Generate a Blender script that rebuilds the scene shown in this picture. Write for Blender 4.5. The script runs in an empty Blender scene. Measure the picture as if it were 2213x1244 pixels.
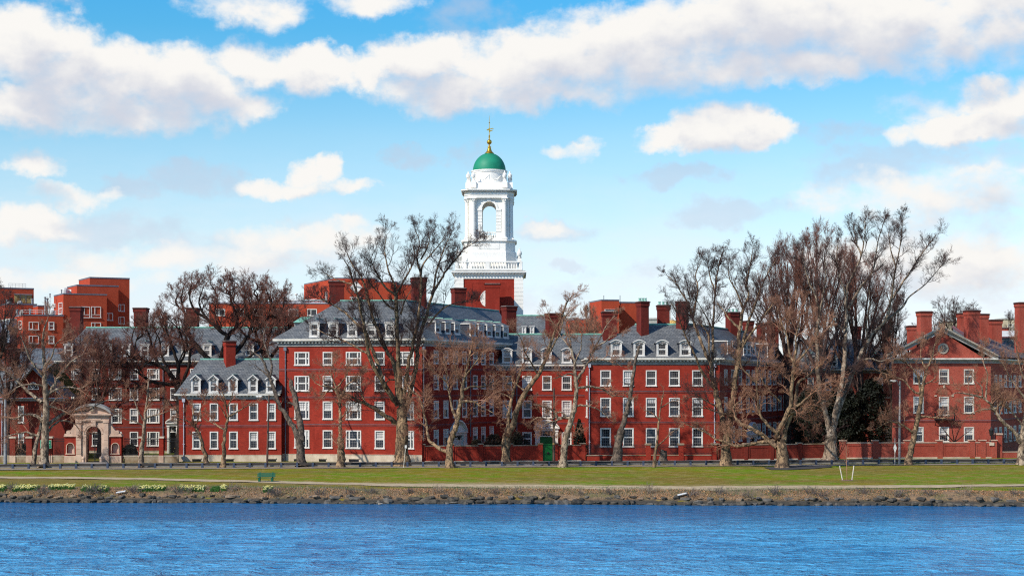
import bpy, math, random
import numpy as np
from mathutils import Vector, Matrix
R = math.radians
C = bpy.context.scene.collection
SC = bpy.context.scene
# ------------------------------------------------------------------ camera
# Level camera on the far bank, 11 m above the water, looking north (+Y).
F = 3560.0; CX = 1106.5; HY = 826.0; HC = 11.0          # focal length / centre / horizon in photo pixels, eye height in m
cam = bpy.data.objects.new("camera", bpy.data.cameras.new("camera")); C.objects.link(cam)
cam.location = (0, 0, HC); cam.rotation_euler = (R(90), 0, 0)
cam.data.sensor_width = 36; cam.data.lens = F / 2213 * 36
cam.data.shift_y = (HY - 622) / 2213
cam.data.clip_start = 1; cam.data.clip_end = 9000
SC.camera = cam
# ------------------------------------------------------------------ light
SUN_EL, SUN_AZ = 40.0, 228.0                            # azimuth clockwise from +Y: behind the camera to the left
sd = bpy.data.lights.new("sun", 'SUN'); sun = bpy.data.objects.new("sun", sd); C.objects.link(sun)
sd.energy = 4.9; sd.angle = R(0.55); sd.color = (1.0, 0.93, 0.82)
tosun = Vector((math.sin(R(SUN_AZ)) * math.cos(R(SUN_EL)), math.cos(R(SUN_AZ)) * math.cos(R(SUN_EL)), math.sin(R(SUN_EL))))
sun.rotation_euler = tosun.to_track_quat('Z', 'Y').to_euler()
SC.view_settings.view_transform = 'Standard'; SC.view_settings.look = 'None'
SC.cycles.use_denoising = False; SC.cycles.filter_width = 1.15; SC.cycles.sample_clamp_direct = 1.6; SC.cycles.sample_clamp_indirect = 2.0   # keep the fine grain of brick and twigs
SC.view_settings.exposure = 0.05; SC.view_settings.gamma = 1.0

class NG:
    """small helper to write node graphs as expressions"""
    def __init__(s, nt): s.nt = nt
    def n(s, t, **kw):
        nd = s.nt.nodes.new(t)
        for k, v in kw.items(): setattr(nd, k, v)
        return nd
    def put(s, sock, v):
        if hasattr(v, 'is_output'): s.nt.links.new(v, sock)
        elif v is not None: sock.default_value = v
    def m(s, op, a, b=None, c=None, clamp=False):
        nd = s.n('ShaderNodeMath', operation=op, use_clamp=clamp)
        for i, v in enumerate((a, b, c)): s.put(nd.inputs[i], v) if v is not None else None
        return nd.outputs[0]
    def v(s, op, a, b=None, c=None):
        nd = s.n('ShaderNodeVectorMath', operation=op)
        for i, v in enumerate((a, b, c)): s.put(nd.inputs[i], v) if v is not None else None
        return nd.outputs[1] if op in ('LENGTH', 'DOT_PRODUCT', 'DISTANCE') else nd.outputs[0]
    def xyz(s, a, b, c):
        nd = s.n('ShaderNodeCombineXYZ')
        for i, v in enumerate((a, b, c)): s.put(nd.inputs[i], v)
        return nd.outputs[0]
    def sep(s, a):
        nd = s.n('ShaderNodeSeparateXYZ'); s.put(nd.inputs[0], a); return nd.outputs
    def noise(s, vec, scale, detail=4, rough=.55, col=False, dist=0.0):
        nd = s.n('ShaderNodeTexNoise'); s.put(nd.inputs['Vector'], vec)
        nd.inputs['Scale'].default_value = scale; nd.inputs['Detail'].default_value = detail
        nd.inputs['Roughness'].default_value = rough; nd.inputs['Distortion'].default_value = dist
        return nd.outputs[1] if col else nd.outputs[0]
    def step(s, x, a, b, lo=0.0, hi=1.0, smooth=True):
        nd = s.n('ShaderNodeMapRange', interpolation_type='SMOOTHSTEP' if smooth else 'LINEAR')
        s.put(nd.inputs[0], x); nd.inputs[1].default_value = a; nd.inputs[2].default_value = b
        nd.inputs[3].default_value = lo; nd.inputs[4].default_value = hi
        return nd.outputs[0]
    def mix(s, f, a, b, blend='MIX'):
        nd = s.n('ShaderNodeMix', data_type='RGBA', blend_type=blend)
        s.put(nd.inputs[0], f)
        for i, v in ((6, a), (7, b)):
            if isinstance(v, tuple) and len(v) == 3: v = v + (1,)
            s.put(nd.inputs[i], v)
        return nd.outputs[2]
    def ramp(s, f, stops):
        nd = s.n('ShaderNodeValToRGB'); s.put(nd.inputs[0], f)
        e = nd.color_ramp.elements
        while len(e) < len(stops): e.new(.5)
        for el, (p, c) in zip(e, stops): el.position = p; el.color = tuple(c) + (1,)
        return nd.outputs[0]

# ------------------------------------------------------------------ world: Nishita sky with broken cumulus
W = bpy.data.worlds.new("World"); SC.world = W; W.use_nodes = True
W.node_tree.nodes.clear(); g = NG(W.node_tree)
out = g.n('ShaderNodeOutputWorld')
sky = g.n('ShaderNodeTexSky', sky_type='NISHITA'); sky.sun_disc = False
sky.sun_elevation = R(SUN_EL); sky.sun_rotation = R(SUN_AZ); sky.air_density = 1.0; sky.dust_density = 0.4; sky.ozone_density = 2.0
d = g.v('NORMALIZE', g.n('ShaderNodeTexCoord').outputs['Generated'])
dx, dy, dz = g.sep(d)
az = g.m('MULTIPLY', g.m('ARCTAN2', dx, dy), 57.29578)
el = g.m('MULTIPLY', g.m('ARCSINE', dz), 57.29578)
p = g.xyz(az, el, 0.0)
warp = g.v('SUBTRACT', g.noise(p, .55, 5, .6, True), (.5, .5, .5))
pw = g.v('MULTIPLY_ADD', warp, (3.0, 1.8, 0), p)
fbm = g.m('SUBTRACT', g.noise(g.v('MULTIPLY', p, (.8, 1.15, 1)), .9, 8, .55), .5)
def cloud(px, py, sx, sy, amp=1.0):                      # bearings of the clouds, in degrees of azimuth and elevation
    return (math.degrees(math.atan((px - CX) / F)), math.degrees(math.atan((HY - py) / F)), sx * .0161, sy * .0161, amp)
THICK = [cloud(*c) for c in (
    (70, 135, 150, 95), (190, 195, 220, 95), (370, 195, 200, 90), (60, 248, 230, 70), (470, 235, 140, 52), (300, 258, 240, 55),
    (670, 160, 120, 55), (560, 150, 130, 50, .75), (800, 170, 120, 40, .7),
    (910, 140, 120, 65), (960, 200, 180, 55), (1180, 150, 260, 85), (1150, 205, 230, 40), (1420, 110, 300, 105), (1650, 70, 320, 110), (1900, 90, 290, 100), (1700, 150, 420, 50),
    (2150, 60, 220, 110, .9), (2050, 140, 130, 50, .8), (540, 30, 140, 45, .62), (800, 20, 110, 35, .6),
    (1560, 275, 120, 55), (1520, 300, 140, 38), (1620, 295, 110, 38),
    (2120, 290, 190, 45), (2190, 240, 130, 50, .9), (2010, 240, 110, 40, .5),
    (685, 368, 62, 36, .85), (620, 402, 120, 24, .72), (745, 402, 70, 20, .62), (70, 375, 85, 34, .72), (60, 500, 120, 50, .8), (150, 435, 110, 28, .65),
    (640, 515, 200, 45, .62), (760, 500, 80, 30, .66), (520, 560, 260, 40, .5), (240, 570, 190, 34, .55), (1240, 320, 75, 24, .5),
    (2000, 440, 300, 60, .56), (2150, 380, 160, 60, .56), (2080, 590, 250, 85, .75), (1900, 560, 200, 60, .7), (1180, 490, 90, 20, .46), (100, 620, 300, 30, .5))]
THIN = [cloud(*c) for c in (
    (430, 390, 110, 38), (880, 338, 75, 24), (1565, 462, 130, 32), (1470, 380, 120, 26), (1850, 390, 130, 40), (1230, 568, 50, 14), (1030, 330, 70, 40, .6), (1800, 295, 120, 26, .8),
    (200, 510, 200, 45), (270, 410, 90, 30), (520, 540, 260, 50, .8), (1190, 495, 110, 26), (1000, 40, 140, 60, .6), (1950, 350, 200, 40, .8), (2100, 480, 200, 50, .6), (130, 20, 60, 40, .5), (1350, 590, 120, 20, .5), (1160, 640, 160, 40, .5))]
def field(pt, lst):
    acc = None
    for a, e, sx, sy, amp in lst:
        q = g.v('MULTIPLY_ADD', pt, (1 / sx, 1 / sy, 0), (-a / sx, -e / sy, 0))
        f = g.m('MULTIPLY_ADD', g.v('DOT_PRODUCT', q, q), -amp * .75, amp)
        acc = f if acc is None else g.m('MAXIMUM', acc, f)
    return acc
thick = g.m('MAXIMUM', field(pw, THICK), -1.0)
dens = g.m('ADD', thick, g.m('MULTIPLY', fbm, 1.15))
pu = g.v('ADD', pw, (-.3, 1.0, 0))
up = g.m('ADD', g.m('MAXIMUM', field(pu, [t for t in THICK if t[4] > .55]), -1.0), g.m('MULTIPLY', g.m('SUBTRACT', g.noise(g.v('MULTIPLY', g.v('ADD', p, (-.2, .5, 0)), (.8, 1.15, 1)), .9, 5, .5), .5), 1.3))
shade = g.step(up, .15, 1.15)
alpha = g.step(g.m('DIVIDE', g.m('SUBTRACT', dens, .08), g.m('MULTIPLY_ADD', shade, .50, .58)), 0.0, 1.0)      # crisp sunlit tops, soft bases
ccol = g.mix(shade, (1.02, 1.0, .965), (.69, .72, .81))
tdens = g.m('ADD', g.m('MAXIMUM', field(pw, THIN), -1.0), g.m('MULTIPLY', fbm, 2.0))
talpha = g.step(tdens, .1, .95, 0, .55)
# deeper blue away from the horizon, as the polarised sky in the photograph
tint = g.ramp(g.m('DIVIDE', g.m('MAXIMUM', el, 0.0), 20.0, clamp=True),
              [(0, (1.02, 1.06, 1.30)), (.12, (.95, 1.05, 1.24)), (.24, (.92, 1.04, 1.08)), (.42, (.74, 1.02, 1.06)), (.60, (.32, .92, 1.10)), (.75, (.20, .92, 1.24)), (1, (.62, .90, 1.12))])
base = g.mix(1.0, sky.outputs[0], tint, 'MULTIPLY')
bg1 = g.n('ShaderNodeBackground'); g.put(bg1.inputs[0], base); bg1.inputs[1].default_value = .142
bg2 = g.n('ShaderNodeBackground'); g.put(bg2.inputs[0], ccol); bg2.inputs[1].default_value = .91
bg3 = g.n('ShaderNodeBackground'); bg3.inputs[0].default_value = (.50, .58, .72, 1); bg3.inputs[1].default_value = 1.0
ms = g.n('ShaderNodeMixShader'); g.put(ms.inputs[0], talpha); W.node_tree.links.new(bg1.outputs[0], ms.inputs[1]); W.node_tree.links.new(bg3.outputs[0], ms.inputs[2])
# a thin pale veil low over the roofs
veil = g.m('MULTIPLY', g.step(el, 9.5, .5), g.step(g.noise(g.v('MULTIPLY', p, (.5, 1.3, 1)), .5, 6, .6), .30, .68, .45, .95))
bgv = g.n('ShaderNodeBackground'); bgv.inputs[0].default_value = (.82, .86, .93, 1)
mv = g.n('ShaderNodeMixShader'); g.put(mv.inputs[0], veil); W.node_tree.links.new(ms.outputs[0], mv.inputs[1]); W.node_tree.links.new(bgv.outputs[0], mv.inputs[2]); ms = mv
ms2 = g.n('ShaderNodeMixShader'); g.put(ms2.inputs[0], alpha); W.node_tree.links.new(ms.outputs[0], ms2.inputs[1]); W.node_tree.links.new(bg2.outputs[0], ms2.inputs[2])
W.node_tree.links.new(ms2.outputs[0], out.inputs[0])
W.cycles.sampling_method = 'MANUAL'; W.cycles.sample_map_resolution = 512
# ------------------------------------------------------------------ materials
def newmat(name):
    m = bpy.data.materials.new(name); m.use_nodes = True
    m.node_tree.nodes.clear(); g = NG(m.node_tree)
    o = g.n('ShaderNodeOutputMaterial'); b = g.n('ShaderNodeBsdfPrincipled')
    m.node_tree.links.new(b.outputs[0], o.inputs[0])
    return m, g, b
def pos(g): return g.n('ShaderNodeNewGeometry').outputs['Position']
def plain(name, c1, c2=None, rough=.7, scale=2.0, metallic=0.0, bump=0.0, bscale=20.0, spec=.3, stretch=(1, 1, 1)):
    m, g, b = newmat(name)
    c2 = c2 or tuple(x * .8 for x in c1)
    pp = g.v('MULTIPLY', pos(g), stretch)
    f = g.step(g.noise(pp, scale, 6, .6), .3, .7)
    g.put(b.inputs['Base Color'], g.mix(f, c1, c2))
    b.inputs['Roughness'].default_value = rough; b.inputs['Metallic'].default_value = metallic
    b.inputs['Specular IOR Level'].default_value = spec
    if bump:
        bn = g.n('ShaderNodeBump'); bn.inputs['Strength'].default_value = bump; bn.inputs['Distance'].default_value = .05
        g.put(bn.inputs['Height'], g.noise(pp, bscale, 4, .6)); g.put(b.inputs['Normal'], bn.outputs[0])
    return m
def walluv(g, zs=1.0):
    """coordinates running along any upright wall or roof slope and up it, from the surface's own direction"""
    ge = g.n('ShaderNodeNewGeometry')
    t = g.v('NORMALIZE', g.v('CROSS_PRODUCT', ge.outputs['True Normal'], (0, 0, 1)))
    u = g.v('DOT_PRODUCT', t, ge.outputs['Position'])
    z = g.sep(ge.outputs['Position'])[2]
    return g.xyz(u, g.m('MULTIPLY', z, zs), 0.0), ge.outputs['Position']
def brickmat(name, c1, c2, mortar, bw=.26, rh=.085, stain=.55, mort=.012, rough=.85, zs=1.0, dark=None):
    m, g, b = newmat(name)
    uv, P_ = walluv(g, zs)
    bt = g.n('ShaderNodeTexBrick'); g.put(bt.inputs['Vector'], uv)
    bt.inputs['Color1'].default_value = c1 + (1,); bt.inputs['Color2'].default_value = c2 + (1,); bt.inputs['Mortar'].default_value = mortar + (1,)
    bt.inputs['Scale'].default_value = 1; bt.inputs['Brick Width'].default_value = bw; bt.inputs['Row Height'].default_value = rh
    bt.inputs['Mortar Size'].default_value = mort; bt.inputs['Mortar Smooth'].default_value = .2; bt.inputs['Bias'].default_value = -.1
    col = bt.outputs[0]
    if dark:   # burnt headers scattered through the bond
        h = g.step(g.noise(g.v('MULTIPLY', uv, (7.5, 11.0, 1)), 1.0, 1, .5), .56, .66)
        col = g.mix(g.m('MULTIPLY', h, .6), col, dark)
    st = g.noise(g.v('MULTIPLY', P_, (1, 1, .55)), .5, 6, .66)
    col = g.mix(g.step(st, .40, .66, 0, stain), col, tuple(x * .45 for x in c1))
    st2 = g.noise(g.v('MULTIPLY', P_, (1.3, 1.3, .18)), 1.3, 4, .6)
    col = g.mix(g.step(st2, .55, .8, 0, stain * .7), col, tuple(min(1, x * 1.25 + .03) for x in c1))
    g.put(b.inputs['Base Color'], col); b.inputs['Roughness'].default_value = rough; b.inputs['Specular IOR Level'].default_value = .2
    bn = g.n('ShaderNodeBump'); bn.inputs['Strength'].default_value = .4; bn.inputs['Distance'].default_value = .02
    g.put(bn.inputs['Height'], bt.outputs[1]); bn.invert = True; g.put(b.inputs['Normal'], bn.outputs[0])
    return m
M = {}
M['brick'] = brickmat('red brick', (.40, .031, .016), (.26, .019, .011), (.20, .042, .026))
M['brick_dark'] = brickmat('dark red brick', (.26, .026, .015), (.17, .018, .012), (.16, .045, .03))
M['brick_mixed'] = brickmat('mixed brick with dark headers', (.47, .060, .033), (.34, .040, .024), (.33, .12, .085), dark=(.075, .022, .022), mort=.016)
M['brick_orange'] = brickmat('orange brick', (.50, .058, .022), (.40, .042, .017), (.36, .08, .04), stain=.25)
M['brick_chimney'] = brickmat('chimney brick', (.20, .020, .013), (.11, .013, .010), (.11, .03, .022), stain=.6)
M['brick_cap'] = brickmat('sooty brick cap', (.10, .022, .018), (.06, .014, .012), (.06, .025, .02))
M['trim_tan'] = plain('tan weathered trim', (.44, .37, .29), (.30, .25, .20), .7, .9)
M['slate'] = brickmat('grey slate', (.175, .180, .182), (.098, .108, .120), (.034, .038, .044), bw=.42, rh=.26, mort=.022, stain=.45, rough=.55, zs=1.35)
M['slate_dark'] = brickmat('dark slate', (.055, .062, .085), (.035, .04, .058), (.015, .018, .026), bw=.42, rh=.26, mort=.022, stain=.4, rough=.55, zs=1.2)
M['copper'] = plain('green copper', (.22, .46, .36), (.12, .30, .24), .6, 1.5)
M['copper_brown'] = plain('brown copper', (.16, .075, .085), (.10, .05, .06), .5, 1.0)
M['white'] = plain('white paint', (.74, .71, .67), (.58, .55, .51), .55, 1.2)
M['tower_white'] = plain('white painted timber', (.88, .85, .79), (.79, .76, .70), .55, .5, stretch=(1, 1, .35))
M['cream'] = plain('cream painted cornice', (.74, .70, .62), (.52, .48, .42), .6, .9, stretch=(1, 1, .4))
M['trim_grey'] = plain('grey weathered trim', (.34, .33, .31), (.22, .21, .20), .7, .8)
M['limestone'] = plain('pale limestone', (.62, .52, .41), (.44, .34, .25), .85, .9, bump=.2, bscale=8, stretch=(1, 1, .5))
M['pink_stone'] = plain('pinkish sandstone', (.60, .43, .33), (.42, .28, .21), .85, 1.1, bump=.2, bscale=9)
M['stained_stone'] = plain('stained stone', (.38, .31, .23), (.20, .12, .06), .9, .7, bump=.2, bscale=8)
M['band'] = plain('brick band course', (.24, .045, .035), (.15, .03, .025), .85, 1.5)
M['iron'] = plain('black iron', (.012, .012, .014), (.02, .018, .018), .5, 4, metallic=.0)
M['lead'] = plain('lead grey downpipe', (.17, .18, .22), (.10, .11, .14), .5, 3)
M['lead_white'] = plain('pale downpipe', (.46, .46, .52), (.3, .3, .36), .5, 3)
M['green_door'] = plain('green paint', (.006, .13, .024), (.004, .10, .018), .45, 3)
M['bench_green'] = plain('bench green paint', (.004, .095, .052), (.004, .07, .036), .5, 6)
M['sign_green'] = plain('sign green', (.01, .16, .08), (.008, .13, .06), .4, 2)
M['sign_letter'] = plain('sign pale green lettering', (.25, .55, .42), (.2, .5, .38), .5, 2)
M['dome_green'] = plain('green dome paint', (.016, .25, .14), (.010, .18, .10), .55, .35, bump=.06, bscale=3)
M['gold'] = plain('gilding', (.78, .47, .07), (.6, .33, .04), .32, 2, metallic=.85, spec=.5)
M['gold_old'] = plain('old gilding', (.62, .40, .12), (.5, .3, .08), .5, 2)
M['wood_grey'] = plain('weathered timber', (.060, .050, .045), (.030, .026, .025), .85, 2.5, stretch=(.3, 1, 4))
M['post_blue'] = plain('blue grey post', (.055, .075, .12), (.03, .04, .07), .7, 5)
M['metal_grey'] = plain('grey galvanised metal', (.30, .30, .30), (.20, .20, .21), .45, 3)
M['pole_brown'] = plain('brown timber pole', (.12, .07, .055), (.07, .045, .035), .8, 2, stretch=(1, 1, .2))
M['concrete'] = plain('concrete', (.42, .41, .38), (.33, .32, .29), .9, 1.5)
M['tan'] = plain('tan render', (.55, .47, .34), (.46, .38, .26), .9, .3)
M['cladding'] = plain('pale metal cladding', (.62, .62, .60), (.5, .5, .48), .5, .5)
M['shutter'] = plain('rust streaked yellow shutter', (.52, .42, .18), (.34, .17, .04), .6, .5, stretch=(2.2, 2.2, .5))
M['frame_pink'] = plain('weathered pink frame', (.42, .16, .18), (.34, .12, .14), .6, 3)
M['blind'] = plain('pale window blind', (.66, .63, .60), (.52, .50, .50), .8, 1.2)
M['mulch'] = plain('brown mulch', (.16, .10, .065), (.09, .055, .035), .95, 6)
M['stake'] = plain('pale timber stake', (.66, .60, .50), (.5, .44, .36), .8, 3)
M['black'] = plain('black void', (.006, .006, .007), (.004, .004, .004), .9, 1, spec=.05)
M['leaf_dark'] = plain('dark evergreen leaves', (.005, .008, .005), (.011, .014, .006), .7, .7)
M['leaf_red'] = plain('dark russet leaves', (.05, .022, .014), (.03, .028, .012), .8, .9)
M['leaf_green'] = plain('fresh green leaves', (.045, .13, .018), (.03, .09, .012), .6, 3)
M['petal'] = plain('yellow petals', (.86, .74, .20), (.88, .84, .50), .6, 6)
M['dry'] = plain('dry grass stems', (.30, .235, .17), (.17, .13, .10), .9, 2)
M['dry_grey'] = plain('grey dry stems', (.16, .135, .12), (.09, .07, .065), .9, 2)
M['litter'] = plain('fallen leaves', (.46, .25, .12), (.24, .12, .055), .85, 3)
M['rock'] = plain('dark bank rock', (.105, .090, .070), (.030, .028, .025), .85, 1.6, bump=.5, bscale=4)
M['rock_mid'] = plain('grey bank rock', (.15, .135, .115), (.06, .055, .050), .85, 1.6, bump=.5, bscale=4)
M['rock_tan'] = plain('tan bank rock', (.28, .20, .13), (.15, .10, .07), .85, 1.6, bump=.5, bscale=4)
M['feather'] = plain('pale feathers', (.30, .27, .23), (.20, .17, .14), .7, 9)
M['feather_dark'] = plain('dark feathers', (.03, .05, .035), (.05, .04, .03), .7, 9)
M['brass'] = plain('brass', (.5, .34, .1), (.4, .26, .07), .4, 3, metallic=.7)
def glassmat(name, c, rough=.06):
    m, g, b = newmat(name)
    f = g.step(g.noise(pos(g), .9, 3), .35, .65)
    g.put(b.inputs['Base Color'], g.mix(f, c, tuple(x * 2.2 + .006 for x in c)))
    b.inputs['Roughness'].default_value = rough; b.inputs['IOR'].default_value = 1.5; b.inputs['Specular IOR Level'].default_value = .5
    return m
M['muntin'] = plain('grey window bars', (.30, .28, .27), (.20, .19, .19), .7, 3)  # greyer than the frames so the glazing grid stays faint
M['glass'] = glassmat('dark window glass', (.012, .013, .018))
M['glass_blue'] = glassmat('blue window glass', (.06, .13, .22))
def barkmat(name, c1, c2, c3, scale=1.6):
    m, g, b = newmat(name)
    P_ = pos(g)
    n1 = g.noise(g.v('MULTIPLY', P_, (1, 1, .45)), scale, 5, .6)
    col = g.mix(g.step(n1, .38, .6), c1, c2)
    n2 = g.noise(g.v('MULTIPLY', P_, (1, 1, .6)), scale * 2.2, 4, .7)
    col = g.mix(g.step(n2, .47, .55, 0, .92), col, c3)
    g.put(b.inputs['Base Color'], col); b.inputs['Roughness'].default_value = .9; b.inputs['Specular IOR Level'].default_value = .15
    bn = g.n('ShaderNodeBump'); bn.inputs['Strength'].default_value = .9; bn.inputs['Distance'].default_value = .12
    g.put(bn.inputs['Height'], g.noise(g.v('MULTIPLY', P_, (1, 1, .35)), 9, 4, .65)); g.put(b.inputs['Normal'], bn.outputs[0])
    return m
M['bark_plane'] = barkmat('mottled plane bark', (.36, .235, .135), (.18, .118, .073), (.062, .042, .030))
M['bark_pale'] = barkmat('pale plane bark', (.42, .325, .235), (.26, .185, .128), (.085, .060, .045))
M['bark_grey'] = barkmat('grey brown bark', (.20, .15, .115), (.12, .09, .07), (.05, .04, .034))
M['bark_red'] = barkmat('red brown bark', (.17, .095, .072), (.11, .062, .05), (.05, .032, .028))
M['bark_dark'] = barkmat('dark bark', (.050, .034, .026), (.030, .022, .018), (.016, .012, .011))
M['twig_tan'] = plain('tan twigs', (.38, .195, .120), (.22, .105, .068), .9, .8)
M['twig_red'] = plain('reddish twigs', (.21, .085, .056), (.115, .048, .036), .9, .8)
M['twig_dark'] = plain('dark twigs', (.085, .044, .036), (.042, .024, .022), .9, .8)

# ------------------------------------------------------------------ geometry helpers
def P(px, py, Y):
    """the point at distance Y that lies on the sight line through photo position (px, py)"""
    return Vector(((px - CX) * Y / F, Y, HC - (py - HY) * Y / F))
def zat(py, Y): return HC - (py - HY) * Y / F
def xat(px, Y): return (px - CX) * Y / F
def rootloc(p):
    while p is not None and p.parent: p = p.parent
    return p.location.copy() if p is not None else Vector((0, 0, 0))
class MB:
    def __init__(s): s.v = []; s.f = []; s.m = []
    def add(s, vs, fs, m=0):
        b = len(s.v); s.v += [tuple(x) for x in vs]
        for f in fs: s.f.append(tuple(b + i for i in f)); s.m.append(m)
    def face(s, pts, m=0): s.add(pts, [tuple(range(len(pts)))], m)
    def hexa(s, p, m=0):   # p: 4 bottom (ccw from above) + 4 top
        s.add(p, [(3, 2, 1, 0), (4, 5, 6, 7), (0, 1, 5, 4), (1, 2, 6, 5), (2, 3, 7, 6), (3, 0, 4, 7)], m)
    def box(s, x0, x1, y0, y1, z0, z1, m=0):
        s.hexa([(x0, y0, z0), (x1, y0, z0), (x1, y1, z0), (x0, y1, z0), (x0, y0, z1), (x1, y0, z1), (x1, y1, z1), (x0, y1, z1)], m)
    def lathe(s, cx, cy, prof, n=16, m=0, a0=0.0, sq=None):
        vs = []; fs = []
        for r, z in prof:
            for k in range(n):
                a = a0 + 2 * math.pi * k / n; vs.append((cx + r * math.cos(a), cy + r * math.sin(a), z))
        for i in range(len(prof) - 1):
            for k in range(n):
                fs.append((i * n + k, i * n + (k + 1) % n, (i + 1) * n + (k + 1) % n, (i + 1) * n + k))
        fs.append(tuple(range(n - 1, -1, -1))); fs.append(tuple((len(prof) - 1) * n + k for k in range(n)))
        s.add(vs, fs, m)
    def prism(s, lo, hi, m=0):   # two matching rings of points
        n = len(lo)
        s.add(list(lo) + list(hi), [tuple(range(n - 1, -1, -1)), tuple(range(n, 2 * n))] + [(i, (i + 1) % n, n + (i + 1) % n, n + i) for i in range(n)], m)
    def tube(s, pts, rad, n=8, m=0):
        pts = [Vector(q) for q in pts]; vs = []; fs = []
        rad = rad if isinstance(rad, (list, tuple)) else [rad] * len(pts)
        for i, q in enumerate(pts):
            t = (pts[min(i + 1, len(pts) - 1)] - pts[max(i - 1, 0)]).normalized()
            a = t.cross(Vector((.31, .9, .2))); a.normalize(); b = t.cross(a)
            for k in range(n):
                w = 2 * math.pi * k / n; vs.append(q + (a * math.cos(w) + b * math.sin(w)) * rad[i])
        for i in range(len(pts) - 1):
            for k in range(n): fs.append((i * n + k, i * n + (k + 1) % n, (i + 1) * n + (k + 1) % n, (i + 1) * n + k))
        fs.append(tuple(range(n - 1, -1, -1))); fs.append(tuple((len(pts) - 1) * n + k for k in range(n)))
        s.add(vs, fs, m)
    def mesh(s, name, mats, off=(0, 0, 0), smooth=False):
        me = bpy.data.meshes.new(name)
        ox, oy, oz = off
        me.from_pydata([(x - ox, y - oy, z - oz) for x, y, z in s.v], [], s.f)
        for mt in (mats if isinstance(mats, (list, tuple)) else [mats]): me.materials.append(mt)
        if any(s.m): me.polygons.foreach_set('material_index', s.m)
        if smooth: me.polygons.foreach_set('use_smooth', [True] * len(s.f))
        me.update(); return me
    def build(s, name, mats, parent=None, smooth=False):
        o = bpy.data.objects.new(name, s.mesh(name, mats, rootloc(parent), smooth)); C.objects.link(o)
        if parent is not None: o.parent = parent
        return o
def thing(name, label, cat, loc=(0, 0, 0), group=None):
    o = bpy.data.objects.new(name, None); C.objects.link(o); o.location = loc; o.empty_display_size = .3
    return tag(o, label, cat, group)
def tag(o, label, cat, group=None):
    o['label'] = label; o['category'] = cat
    if group: o['group'] = group
    return o
def single(name, mb, mats, label, cat, loc, group=None, smooth=False):
    o = bpy.data.objects.new(name, mb.mesh(name, mats, loc, smooth)); C.objects.link(o); o.location = loc
    return tag(o, label, cat, group)
def struct(name, mb, mats, smooth=False, kind='structure'):
    o = mb.build(name, mats, None, smooth); o['kind'] = kind; return o
def meshobj(name, me, parent=None, loc=(0, 0, 0), rotz=0.0):
    o = bpy.data.objects.new(name, me); C.objects.link(o); o.location = loc; o.rotation_euler = (0, 0, rotz)
    if parent is not None: o.parent = parent
    return o

class Wall:
    """an upright wall plane from A to B (left to right as seen from the river); n points out of the wall"""
    def __init__(s, A, B, z0, z1):
        s.A = Vector((A[0], A[1], 0)); s.B = Vector((B[0], B[1], 0)); s.d = (s.B - s.A).normalized(); s.L = (s.B - s.A).length
        s.n = Vector((s.d.y, -s.d.x, 0)); s.z0 = z0; s.z1 = z1; s.holes = []; s.ang = math.atan2(s.d.y, s.d.x)
    def u(s, px):
        k = (px - CX) / F                                   # x = k*y
        return (k * s.A.y - s.A.x) / (s.d.x - k * s.d.y)
    def Y(s, px): return s.A.y + s.d.y * s.u(px)
    def z(s, px, py): return zat(py, s.Y(px))
    def p(s, u, z, out=0.0):
        q = s.A + s.d * u + s.n * out; return Vector((q.x, q.y, z))
    def obox(s, mb, u0, u1, o0, o1, z0, z1, m=0):           # o1 is the outer face
        mb.hexa([s.p(u0, z0, o1), s.p(u1, z0, o1), s.p(u1, z0, o0), s.p(u0, z0, o0), s.p(u0, z1, o1), s.p(u1, z1, o1), s.p(u1, z1, o0), s.p(u0, z1, o0)], m)
    def build(s, mb, m=0, reveal=.16, top=None):
        us = sorted({0.0, s.L} | {h[0] for h in s.holes} | {h[1] for h in s.holes}); zs = sorted({s.z0, s.z1} | {h[2] for h in s.holes} | {h[3] for h in s.holes})
        for i in range(len(us) - 1):
            for j in range(len(zs) - 1):
                uc = (us[i] + us[i + 1]) / 2; zc = (zs[j] + zs[j + 1]) / 2
                if us[i + 1] - us[i] < 1e-5 or zs[j + 1] - zs[j] < 1e-5: continue
                if any(h[0] < uc < h[1] and h[2] < zc < h[3] for h in s.holes): continue
                mb.face([s.p(us[i], zs[j]), s.p(us[i + 1], zs[j]), s.p(us[i + 1], zs[j + 1]), s.p(us[i], zs[j + 1])], m)
        for u0, u1, z0, z1 in s.holes:
            for (a, b_) in (((u0, z0), (u1, z0)), ((u1, z0), (u1, z1)), ((u1, z1), (u0, z1)), ((u0, z1), (u0, z0))):
                mb.face([s.p(a[0], a[1]), s.p(a[0], a[1], -reveal), s.p(b_[0], b_[1], -reveal), s.p(b_[0], b_[1])], m)

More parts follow.
